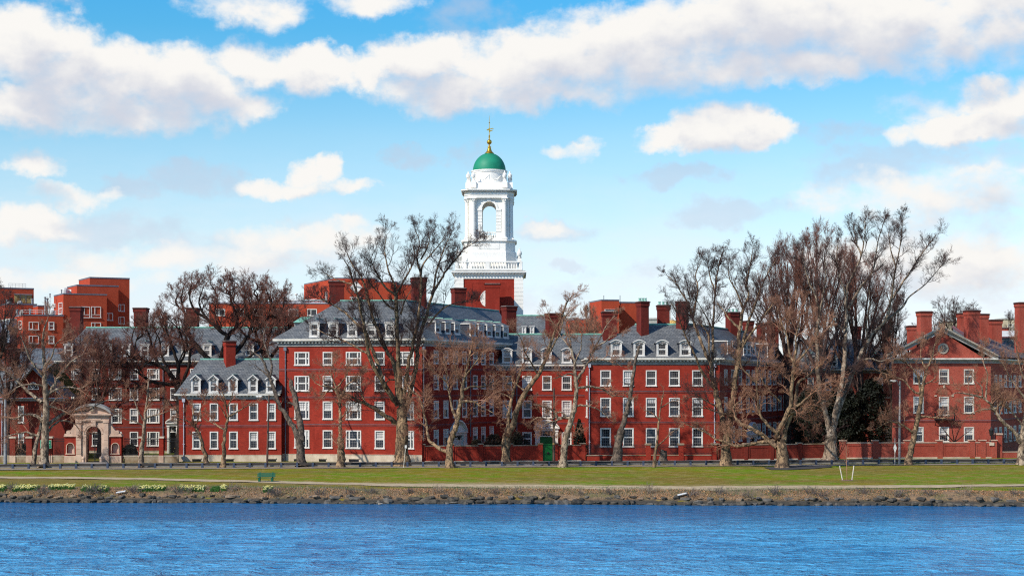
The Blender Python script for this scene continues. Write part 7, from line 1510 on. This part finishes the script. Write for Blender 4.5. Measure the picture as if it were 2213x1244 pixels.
# guard rail by the road
tr_ = thing('guard_rail', 'long low weathered timber guard rail on short posts beside the road', 'guard rail', (0, Yr(0) + 3, 1.3)); mb = MB()
def rail_y(x): return Yr(x) + 3.0
x = -75.0; xs_ = []
while x < 75: xs_.append(x); x += 1.72 + .22 * (x + 60) / 120
for a, b in zip(xs_, xs_[1:]):
    j = rnd.uniform(-.03, .03); j2 = rnd.uniform(-.03, .03); ya, yb2 = rail_y(a) - .1, rail_y(b - .03) - .1
    mb.hexa([(a, ya, 1.55 + j), (b - .03, yb2, 1.55 + j2), (b - .03, yb2 + .12, 1.55 + j2), (a, ya + .12, 1.55 + j), (a, ya, 1.80 + j), (b - .03, yb2, 1.80 + j2), (b - .03, yb2 + .12, 1.80 + j2), (a, ya + .12, 1.80 + j)])
mb.build('rail', [M['wood_grey']], tr_)
pm = MB(); pm.box(-.12, .12, -.12, .12, -.1, .5); pm.hexa([(-.12, -.12, .5), (.12, -.12, .5), (.12, .12, .5), (-.12, .12, .5), (-.1, -.1, .54), (.1, -.1, .54), (.1, .1, .54), (-.1, .1, .54)]); pme = pm.mesh('post', [M['post_blue']])
vis = [x for x in xs_ if abs(x) < 66][:96]
for x in vis: meshobj('post', pme, tr_, Vector((x, rail_y(x) - .24, 1.3)) - tr_.location)
# bench
bp = ground_at(574.5, 1041); bt = thing('park_bench', 'green slatted park bench beside the earth path', 'bench', (bp.x, bp.y, gz(bp.x, bp.y)))
bw = 1.78; z0 = bt.location.z; y0 = bp.y
mb = MB()
for i in range(4): mb.box(bp.x - bw / 2, bp.x + bw / 2, y0 - .28 + i * .13, y0 - .17 + i * .13, z0 + .40, z0 + .44)
mb.build('seat', [M['bench_green']], bt); mb = MB()
for i in range(3): mb.hexa([(bp.x - bw / 2 + .02, y0 + .26 + i * .03, z0 + .5 + i * .125), (bp.x + bw / 2, y0 + .26 + i * .03, z0 + .5 + i * .125), (bp.x + bw / 2, y0 + .3 + i * .03, z0 + .5 + i * .125), (bp.x - bw / 2 + .02, y0 + .3 + i * .03, z0 + .5 + i * .125), (bp.x - bw / 2 + .02, y0 + .285 + i * .03, z0 + .61 + i * .125), (bp.x + bw / 2, y0 + .285 + i * .03, z0 + .61 + i * .125), (bp.x + bw / 2, y0 + .325 + i * .03, z0 + .61 + i * .125), (bp.x - bw / 2 + .02, y0 + .325 + i * .03, z0 + .61 + i * .125)])
mb.build('backrest', [M['bench_green']], bt)
for s_ in (-1, 1):
    x = bp.x + s_ * (bw / 2 - .27)
    mb = MB(); mb.box(x - .09, x + .09, y0 - .26, y0 - .14, z0 - .1, z0 + .40); mb.box(x - .09, x + .09, y0 + .12, y0 + .25, z0 - .1, z0 + .40); mb.box(x - .07, x + .07, y0 - .14, y0 + .12, z0 + .28, z0 + .40); mb.hexa([(x - .07, y0 + .3, z0 + .3), (x + .07, y0 + .3, z0 + .3), (x + .07, y0 + .4, z0 + .3), (x - .07, y0 + .4, z0 + .3), (x - .07, y0 + .4, z0 + .93), (x + .07, y0 + .4, z0 + .93), (x + .07, y0 + .48, z0 + .93), (x - .07, y0 + .48, z0 + .93)])
    mb.build('leg', [M['bench_green']], bt)
# staked sapling
sp = ground_at(1830.5, 1038); st = thing('sapling', 'thin young sapling between two pale stakes on the lawn', 'tree', (sp.x, sp.y, gz(sp.x, sp.y))); mb = MB()
k_ = sp.y / F; mb.tube([sp - Vector((0, 0, .1)), sp + Vector((-.02, 0, 1.2)), sp + Vector((-.06, .02, 2.4)), sp + Vector((-.03, 0, 3.5))], [.035, .03, .022, .008], 6)
for z, dx_, dy_, l_ in ((1.6, -.35, .1, .8), (1.8, .4, -.1, .8), (2.1, -.3, -.15, .8), (2.4, .33, .2, .7), (2.6, -.25, .1, .7), (2.8, .2, -.1, .6), (3.0, -.15, .05, .45)):
    a = sp + Vector((-.04, 0, z)); mb.tube([a, a + Vector((dx_ * .5, dy_ * .5, l_ * .45)), a + Vector((dx_ * .75, dy_, l_))], [.012, .010, .006], 4)
    mb.tube([a + Vector((dx_ * .5, dy_ * .5, l_ * .45)), a + Vector((dx_ * 1.1, dy_ * .2, l_ * .9))], [.009, .005], 3)
mb.build('stem', [M['twig_tan']], st)
mb = MB(); n = 14; mb.prism([(sp.x + .75 * math.cos(2 * math.pi * i / n) * (1 + .12 * math.sin(i * 3)), sp.y + .6 * math.sin(2 * math.pi * i / n), sp.z - .05) for i in range(n)], [(sp.x + .45 * math.cos(2 * math.pi * i / n), sp.y + .35 * math.sin(2 * math.pi * i / n), sp.z + .09) for i in range(n)]); mb.build('mulch_mound', [M['mulch']], st)
for s_, (xa, xb) in (('left', (1821, 1814.5)), ('right', (1841, 1845.5))):
    a = P(xa, 1038, sp.y); b = P(xb, 1005.5, sp.y); mb = MB(); mb.tube([(a.x, a.y, sp.z - .2), a, b], .055, 6); single('stake', mb, [M['stake']], 'pale leaning timber stake %s of the young sapling' % s_, 'stake', (a.x, a.y, sp.z), 'stakes at the sapling')
# signs and lamp posts
def sign_post(label, px, pyb, pyt, Y, head, lean=0.0, mat='metal_grey', name='road_sign'):
    b = P(px, pyb, Y); b.z = 1.3; tp = P(px + lean, pyt, Y); t = thing(name, label, 'sign', b); mb = MB(); mb.tube([b - Vector((0, 0, .1)), tp], .04, 6); mb.build('post', [M[mat]], t); head(t, tp, Y); return t
def rect_head(t, tp, Y):
    mb = MB(); mb.box(tp.x - .13, tp.x + .13, tp.y - .07, tp.y - .045, tp.z - .38, tp.z + .02, 0); mb.box(tp.x - .10, tp.x + .10, tp.y - .078, tp.y - .071, tp.z - .34, tp.z - .02, 1); mb.build('sign_plate', [M['metal_grey'], M['white']], t)
def diamond_head(t, tp, Y):
    c = tp - Vector((0, 0, 1.15)); mb = MB(); mb.prism([c + Vector((-.20, -.07, 0)), c + Vector((0, -.07, -.62)), c + Vector((.20, -.07, 0)), c + Vector((0, -.07, .62))], [c + Vector((-.20, -.045, 0)), c + Vector((0, -.045, -.62)), c + Vector((.20, -.045, 0)), c + Vector((0, -.045, .62))]); mb.build('sign_plate', [M['white']], t)
sign_post('small grey sign plate on a leaning post before the huge plane tree', 872, 1009, 961, 187.4, rect_head, 5, 'stake'); sign_post('pale diamond shaped sign turned aside beside the street lamp', 1934, 1003, 946, 193.5, diamond_head, 0, 'stake')
wz = P(98.5, 959, 199.3); gs = thing('direction_sign', 'green sign board with a pale border behind the trunk of the leftmost plane tree', 'sign', (wz.x, 199.0, 1.3)); mb = MB()
def sb(x0, x1, y0, y1, z0, z1, m): mb.box(x0, x1, y0, y1, z0, z1, m)
x0, x1, z0, z1 = xat(87, 199), xat(111, 199), zat(968, 199), zat(950.5, 199); sb(x0, x1, 198.97, 199.0, z0, z1, 1); sb(x0 + .05, x1 - .05, 198.955, 198.97, z0 + .05, z1 - .05, 0)
for a, b, c, d_ in ((.72, .78, .55, .75), (.82, .9, .6, .75), (.74, .92, .3, .36), (.66, .7, .18, .4), (.08, .3, .6, .7), (.08, .22, .3, .4)): sb(x0 + (x1 - x0) * a, x0 + (x1 - x0) * b, 198.945, 198.955, z0 + (z1 - z0) * c, z0 + (z1 - z0) * d_, 1)
mb.build('sign_plate', [M['sign_green'], M['sign_letter']], gs); mb = MB(); mb.tube([(wz.x, 199.06, 1.2), (wz.x, 199.06, z1)], .04, 6); mb.build('post', [M['metal_grey']], gs)
def lamp_post(label, px, pyb, pyt, Y, r, mat, arm=None, lean=0.0):
    b = P(px, pyb, Y); b.z = 1.3; tp = P(px + lean, pyt, Y); t = thing('lamp_post' if arm else 'utility_pole', label, 'street lamp' if arm else 'pole', b); mb = MB(); mb.tube([b - Vector((0, 0, .1)), b + (tp - b) * .5, tp], [r, r * .85, r * .7], 10); mb.build('pole', [M[mat]], t)
    if arm:
        e = P(arm[0], arm[1], Y - .4); s0 = P(px + lean, arm[2], Y); mb = MB(); mb.tube([s0, (s0 + e) / 2 + Vector((0, 0, .5)), e + Vector((0, 0, .12))], .045, 6); mb.build('arm', [M['metal_grey']], t)
        mb = MB(); d_ = -1 if arm[0] < px else 1; mb.hexa([(e.x - .15, e.y - .14, e.z - .1), (e.x + .15, e.y - .14, e.z - .1), (e.x + .15, e.y + .14, e.z - .1), (e.x - .15, e.y + .14, e.z - .1), (e.x - .42, e.y - .18, e.z + .02), (e.x + .3, e.y - .18, e.z + .02), (e.x + .3, e.y + .18, e.z + .02), (e.x - .42, e.y + .18, e.z + .02)]); mb.hexa([(e.x - .42, e.y - .18, e.z + .021), (e.x + .3, e.y - .18, e.z + .021), (e.x + .3, e.y + .18, e.z + .021), (e.x - .42, e.y + .18, e.z + .021), (e.x - .3, e.y - .1, e.z + .14), (e.x + .3, e.y - .1, e.z + .14), (e.x + .3, e.y + .1, e.z + .14), (e.x - .3, e.y + .1, e.z + .14)]); mb.build('lamp_head', [M['cladding']], t)
    return t
lamp_post('street lamp on a brown pole before the low wing', 577, 1003, 853, 190, .13, 'pole_brown', (560, 857, 869), 4.5)
lamp_post('street lamp on a grey pole before the pedimented house', 1943.5, 1001, 823, 196, .14, 'metal_grey', (1931, 823, 838), 1.5)
up_ = lamp_post('brown timber pole with a yellow mark beside the green garden door', 1197, 1000, 838, 198, .17, 'pole_brown'); mb = MB(); q = P(1197, 960, 198); mb.lathe(q.x, q.y, [(.155, q.z), (.155, q.z + .2)], 10); mb.build('marker_band', [M['gold_old']], up_)
lamp_post('grey metal pole before the fence at the left edge', 11.5, 1003, 862, 193, .2, 'metal_grey')
# pier lantern at the right gate
q = P(2142, 945, 211.6); lt = thing('pier_lantern', 'black lantern on the pier at the end of the stone capped wall', 'lantern', (q.x, q.y, zat(949, 211.6))); mb = MB(); zl = zat(950, 211.6); mb.lathe(q.x, q.y, [(.2, zl - .3), (.2, zl), (.07, zl + .05), (.07, zl + .5), (.2, zl + .6), (.28, zl + 1.2), (.34, zl + 1.25), (.12, zl + 1.5), (.03, zl + 1.75)], 8); mb.build('lantern_body', [M['iron']], lt); mb = MB(); mb.box(q.x - .3, q.x + .3, q.y - .35, q.y + .25, zat(962, 211.6), zl - .3); mb.build('stone_block', [M['limestone']], lt)
# white arched dome tent-like cover etc. are not seen; bank details follow
rb = np.random.default_rng(9)
def bankp(px, py):
    q = ground_at(px, py); return q
for i, (px, py, wpx, label, fl) in enumerate(((2, 1059, 20, 'yellow daffodil clump cut off by the left edge of the bank', 1), (55, 1059, 54, 'first whole yellow daffodil clump from the left on the bank', 1), (133, 1057, 54, 'second yellow daffodil clump from the left, nearest below the plane tree', 1), (205, 1061, 56, 'yellow daffodil clump with a green gap in its middle below the gateway', .6), (328, 1060, 57, 'yellow daffodil clump right of the white board on the bank', .9), (415, 1061, 56, 'yellow daffodil clump nearest left of the bench, wide and full', .9), (465, 1061, 17, 'small green clump of daffodil leaves without flowers', 0), (484, 1059, 11, 'tiny yellow daffodil tuft beside the green leaf clump', 1), (578, 1062, 17, 'small sparse daffodil tuft on the bank below the bench', .7))):
    c = bankp(px, py); w_ = wpx * c.y / F; n = int(90 * w_ / 1.2) + 34; 
    xx = c.x + (rb.random(n) - .5) * w_; yy = c.y + (rb.random(n) - .5) * .8; zz = np.array([gz(a, b) for a, b in zip(xx, yy)]) - .03
    lv = MB(); fb = MB()
    for a, b, z in zip(xx, yy, zz):
        for k in range(4):
            h = rb.uniform(.25, .45); dx_, dy_ = rb.normal(0, .1, 2); lv.add([(a - .02, b, z), (a + .02, b, z), (a + dx_ + .01, b + dy_, z + h), (a + dx_ - .01, b + dy_, z + h)], [(0, 1, 2, 3)])
        if rb.random() < fl * .6 and not (fl == .6 and abs(a - c.x) < w_ * .12):
            h = rb.uniform(.32, .5); fx, fy = a + rb.normal(0, .05), b - .05
            m5 = [(fx + .06 * math.cos(q_), fy - .02 * math.sin(q_), z + h + .06 * math.sin(q_)) for q_ in [k * math.pi / 3 for k in range(6)]]; fb.prism(m5, [(x_, y_ + .03, z_) for x_, y_, z_ in m5]); 
            fb.prism([(x_ * .4 + fx * .6, y_ - .06, z_ * .4 + (z + h) * .6) for x_, y_, z_ in m5], [(x_ * .4 + fx * .6, y_ - .001, z_ * .4 + (z + h) * .6) for x_, y_, z_ in m5])
    k0 = len(lv.v); lv.v += fb.v; lv.f += [tuple(k0 + i_ for i_ in f_) for f_ in fb.f]; lv.m += [1] * len(fb.f)
    single('daffodils', lv, [M['leaf_green'], M['petal']], label, 'flowers', (c.x, c.y, gz(c.x, c.y)), 'daffodil clumps on the bank')
# rocks along the waterline
def rock_mesh(seed, mat):
    rg = np.random.default_rng(seed); bm_v = []; n, m_ = 9, 6
    mb = MB(); vs = []; sx, sy, sz = rg.uniform(.30, .72), rg.uniform(.25, .45), rg.uniform(.12, .21); ph = rg.random(3) * 6
    for j in range(m_ + 1):
        th = math.pi * j / m_
        for i in range(n):
            a = 2 * math.pi * i / n; d_ = np.array([math.sin(th) * math.cos(a), math.sin(th) * math.sin(a), math.cos(th)]); s_ = 1 + .2 * math.sin(a * 2 + ph[0] + th * 2) + .14 * math.sin(a * 3 + ph[1] - th * 3) + rg.normal(0, .10)
            q = d_ * s_; q = np.sign(q) * np.abs(q) ** .6; vs.append((q[0] * sx, q[1] * sy, q[2] * sz))
    fs = [(j * n + i, j * n + (i + 1) % n, (j + 1) * n + (i + 1) % n, (j + 1) * n + i) for j in range(m_) for i in range(n)]
    mb.add(vs, fs); return mb.mesh('rock', [M[mat]])
rms = [rock_mesh(s, 'rock' if s % 3 else 'rock_mid') for s in range(9)] + [rock_mesh(20 + s, 'rock_tan') for s in range(2)] + [rock_mesh(30, 'rock_mid')]
x = -52.0; cnt = 0
while x < 52:
    for row in range(2):
        if row and rb.random() < .15: continue
        me = rms[int(rb.integers(0, 12 if row else 9))]; xx = x + rb.uniform(-.3, .3); tt_ = rb.uniform(-.15, .15) if row == 0 else rb.uniform(.4, .75); s_ = rb.uniform(.5, 1.25) * (1 if row == 0 else .8)
        o = meshobj('rock', me, None, (xx, Yb(xx) + tt_, max(.04, gprof(tt_) + rb.uniform(0, .1))), rb.uniform(0, 6)); o.scale = (s_, s_, s_ * rb.uniform(.8, 1.3)); o.rotation_euler[0] = rb.uniform(-.25, .25)
        tag(o, 'dark angular rock in the row along the waterline of the bank' if row == 0 else 'rock lying just above the waterline row on the earth bank', 'rock', 'rocks in the waterline row' if row == 0 else 'rocks above the waterline row'); cnt += 1
    x += rb.uniform(.50, .80)
# dry shrubs, grass and leaves on the bank
def tuft(rg, c, n, h, spread, mat, name, label, group):
    v = []; q = []
    P0 = np.repeat(np.array([c]), n, 0) + np.concatenate([rg.normal(0, spread * .25, (n, 2)), np.zeros((n, 1))], 1); D = unit(np.concatenate([rg.normal(0, .55, (n, 2)), np.ones((n, 1))], 1)); L = h * rg.uniform(.5, 1.1, n)
    p1 = grow(rg, P0, D, L, 3, .16, .0); r1 = np.full(p1.shape[:2], .012); a, b, c_, d_ = spawn(rg, p1, r1, L, 4, .25, (.3, .9), (.3, .6), .8); p2 = grow(rg, a, b, c_, 2, .2, 0); r2 = np.full(p2.shape[:2], .009)
    me = np_mesh(name, [np_tubes(p1, r1, 3), np_tubes(p2, r2, 3)], M[mat], c); o = meshobj(name, me, None, c); return tag(o, label, 'shrub', group)
for i in range(34):
    px = 20 + i * 66 + rb.uniform(-28, 28); x_ = xat(px, 149); tt_ = rb.uniform(.7, 1.7); c = np.array([x_, Yb(x_) + tt_, gprof(tt_)])
    tuft(rb, c, 26, rb.uniform(.5, .95), .9, 'dry_grey' if rb.random() < .6 else 'dry', 'dry_shrub', 'dry brown leafless bush on the slope of the bank above the rocks', 'dry bushes on the bank')
def blades(n, tlo, thi, h, mats, name, w=.014):
    t_ = rb.uniform(tlo, thi, n); xx = rb.uniform(-54, 54, n); keep = np.array([vnoise(a * .35, b * 1.4) > -.35 for a, b in zip(xx, t_)]); xx, t_ = xx[keep], t_[keep]; n = len(xx)
    y = np.array([Yb(a) for a in xx]) + t_; z = np.array([gprof(b) for b in t_]) - .02; b0 = np.stack([xx, y, z], 1); hh = (h * rb.uniform(.4, 1.2, n))[:, None]; ln = np.concatenate([rb.normal(0, .4, (n, 2)), np.ones((n, 1))], 1)
    sd_ = np.array([w, 0, 0]); v = np.stack([b0 - sd_, b0 + sd_, b0 + ln * hh + sd_ * .3, b0 + ln * hh - sd_ * .3], 1).reshape(-1, 3); o = meshobj(name, np_mesh(name, [(v, np.arange(n * 4).reshape(-1, 4))], M[mats], (0, 0, 0))); o['kind'] = 'stuff'; return o
blades(16000, .5, 3.6, .26, 'dry', 'dry_grass'); blades(20000, 1.1, 4.4, .17, 'leaf_green', 'bank_grass', .012)
n = 24000; t_ = rb.uniform(.45, 3.0, n) ** 1.0; xx = rb.uniform(-54, 54, n); keep = np.array([vnoise(a * .5 + 4, b * 1.1) > -.3 for a, b in zip(xx, t_)]); xx, t_ = xx[keep], t_[keep]; n = len(xx)
b0 = np.stack([xx, np.array([Yb(a) for a in xx]) + t_, np.array([gprof(b) for b in t_]) + .06 + rb.random(n) * .05], 1); a = unit(rb.normal(0, 1, (n, 3)) * np.array([1, 1, .5])); b = unit(np.cross(a, rb.normal(0, 1, (n, 3)))); s_ = rb.uniform(.035, .075, (n, 1))
v = np.stack([b0 - a * s_, b0 - b * s_ * .7, b0 + a * s_, b0 + b * s_ * .7], 1).reshape(-1, 3); o = meshobj('leaf_litter', np_mesh('leaf_litter', [(v, np.arange(n * 4).reshape(-1, 4))], M['litter'], (0, 0, 0))); o['kind'] = 'stuff'
# boards, duck
for px, py, ln, rot, lab in ((262, 1067, .85, -.28, 'pale weathered board lying on the left bank between two daffodil clumps'), (1474, 1072, .95, -.35, 'pale weathered board lying on the bank below the iron fence')):
    c = bankp(px, py); mb = MB(); d_ = Vector((math.cos(rot), .25, -math.sin(rot) * .55)).normalized(); s1 = Vector((0, 1, .35)).normalized() * .14; u_ = Vector((0, -.12, .3)).normalized() * .05; a = c - d_ * ln / 2 + Vector((0, -.15, .2)); b = a + d_ * ln
    mb.hexa([a - s1, b - s1, b + s1, a + s1, a - s1 + u_, b - s1 + u_, b + s1 + u_, a + s1 + u_]); single('board', mb, [M['cladding']], lab, 'board', c, 'weathered boards on the bank')
c = Vector((xat(820, Yb(-12) - 1.1), Yb(-12) - 1.1, 0)); dk = MB()
def ell(mb, c, r, m=0, n=12, k=8, tilt=0):
    vs = []; 
    for j in range(k + 1):
        th = math.pi * j / k
        for i in range(n): a = 2 * math.pi * i / n; x_, y_, z_ = r[0] * math.cos(th), r[1] * math.sin(th) * math.cos(a), r[2] * math.sin(th) * math.sin(a); vs.append((c[0] + x_ * math.cos(tilt) - z_ * math.sin(tilt), c[1] + y_, c[2] + x_ * math.sin(tilt) + z_ * math.cos(tilt)))
    mb.add(vs, [(j * n + i, j * n + (i + 1) % n, (j + 1) * n + (i + 1) % n, (j + 1) * n + i) for j in range(k) for i in range(n)], m)
vs_ = [(.30, .06, .13, .0), (.2, .13, .10, .0)]
prof = [(.33, .20, .01), (.25, .13, .06), (.12, .08, .115), (-.02, .07, .13), (-.12, .08, .11), (-.18, .12, .075), (-.21, .19, .05), (-.22, .26, .042), (-.235, .32, .05), (-.265, .335, .052), (-.30, .33, .035), (-.34, .318, .022), (-.375, .312, .012)]
ring = []; n = 12; vs = []; ms = []
for x_, z_, r_ in prof:
    for i in range(n): a = 2 * math.pi * i / n; vs.append((c.x + x_, c.y + r_ * math.cos(a) * (1.0 if z_ < .15 else .85), c.z + z_ + r_ * math.sin(a) * (.75 if z_ < .15 else 1)))
dk.add(vs, [(j * n + i, j * n + (i + 1) % n, (j + 1) * n + (i + 1) % n, (j + 1) * n + i) for j in range(len(prof) - 1) for i in range(n)])
for f in range(len(dk.f)): dk.m[f] = 0 if f // n < 4 else 1
o = single('duck', dk, [M['feather'], M['feather_dark']], 'small pale bodied duck with a dark head swimming by the bank', 'duck', (c.x, c.y, 0), smooth=True)
# a far belt of bare woodland closing the view beyond the buildings
n = 26000; th = rb.uniform(-420, 420, n); hz_ = np.array([9.5 + 2.2 * vnoise(a * .05, 3) + 1.3 * vnoise(a * .21, 8) for a in th]); u_ = rb.random(n) ** .8
pt_ = np.stack([th, 470 + rb.uniform(0, 26, n), 1.2 + u_ * hz_], 1); a = unit(rb.normal(0, 1, (n, 3)) * np.array([.5, .3, 1])); b = unit(np.cross(a, rb.normal(0, 1, (n, 3)))); s_ = rb.uniform(.5, 1.1, (n, 1))
v = np.stack([pt_ - a * s_, pt_ - b * s_ * .35, pt_ + a * s_, pt_ + b * s_ * .35], 1).reshape(-1, 3); o = meshobj('distant_wood', np_mesh('distant_wood', [(v, np.arange(n * 4).reshape(-1, 4))], M['twig_red'], (0, 0, 0))); o['kind'] = 'stuff'
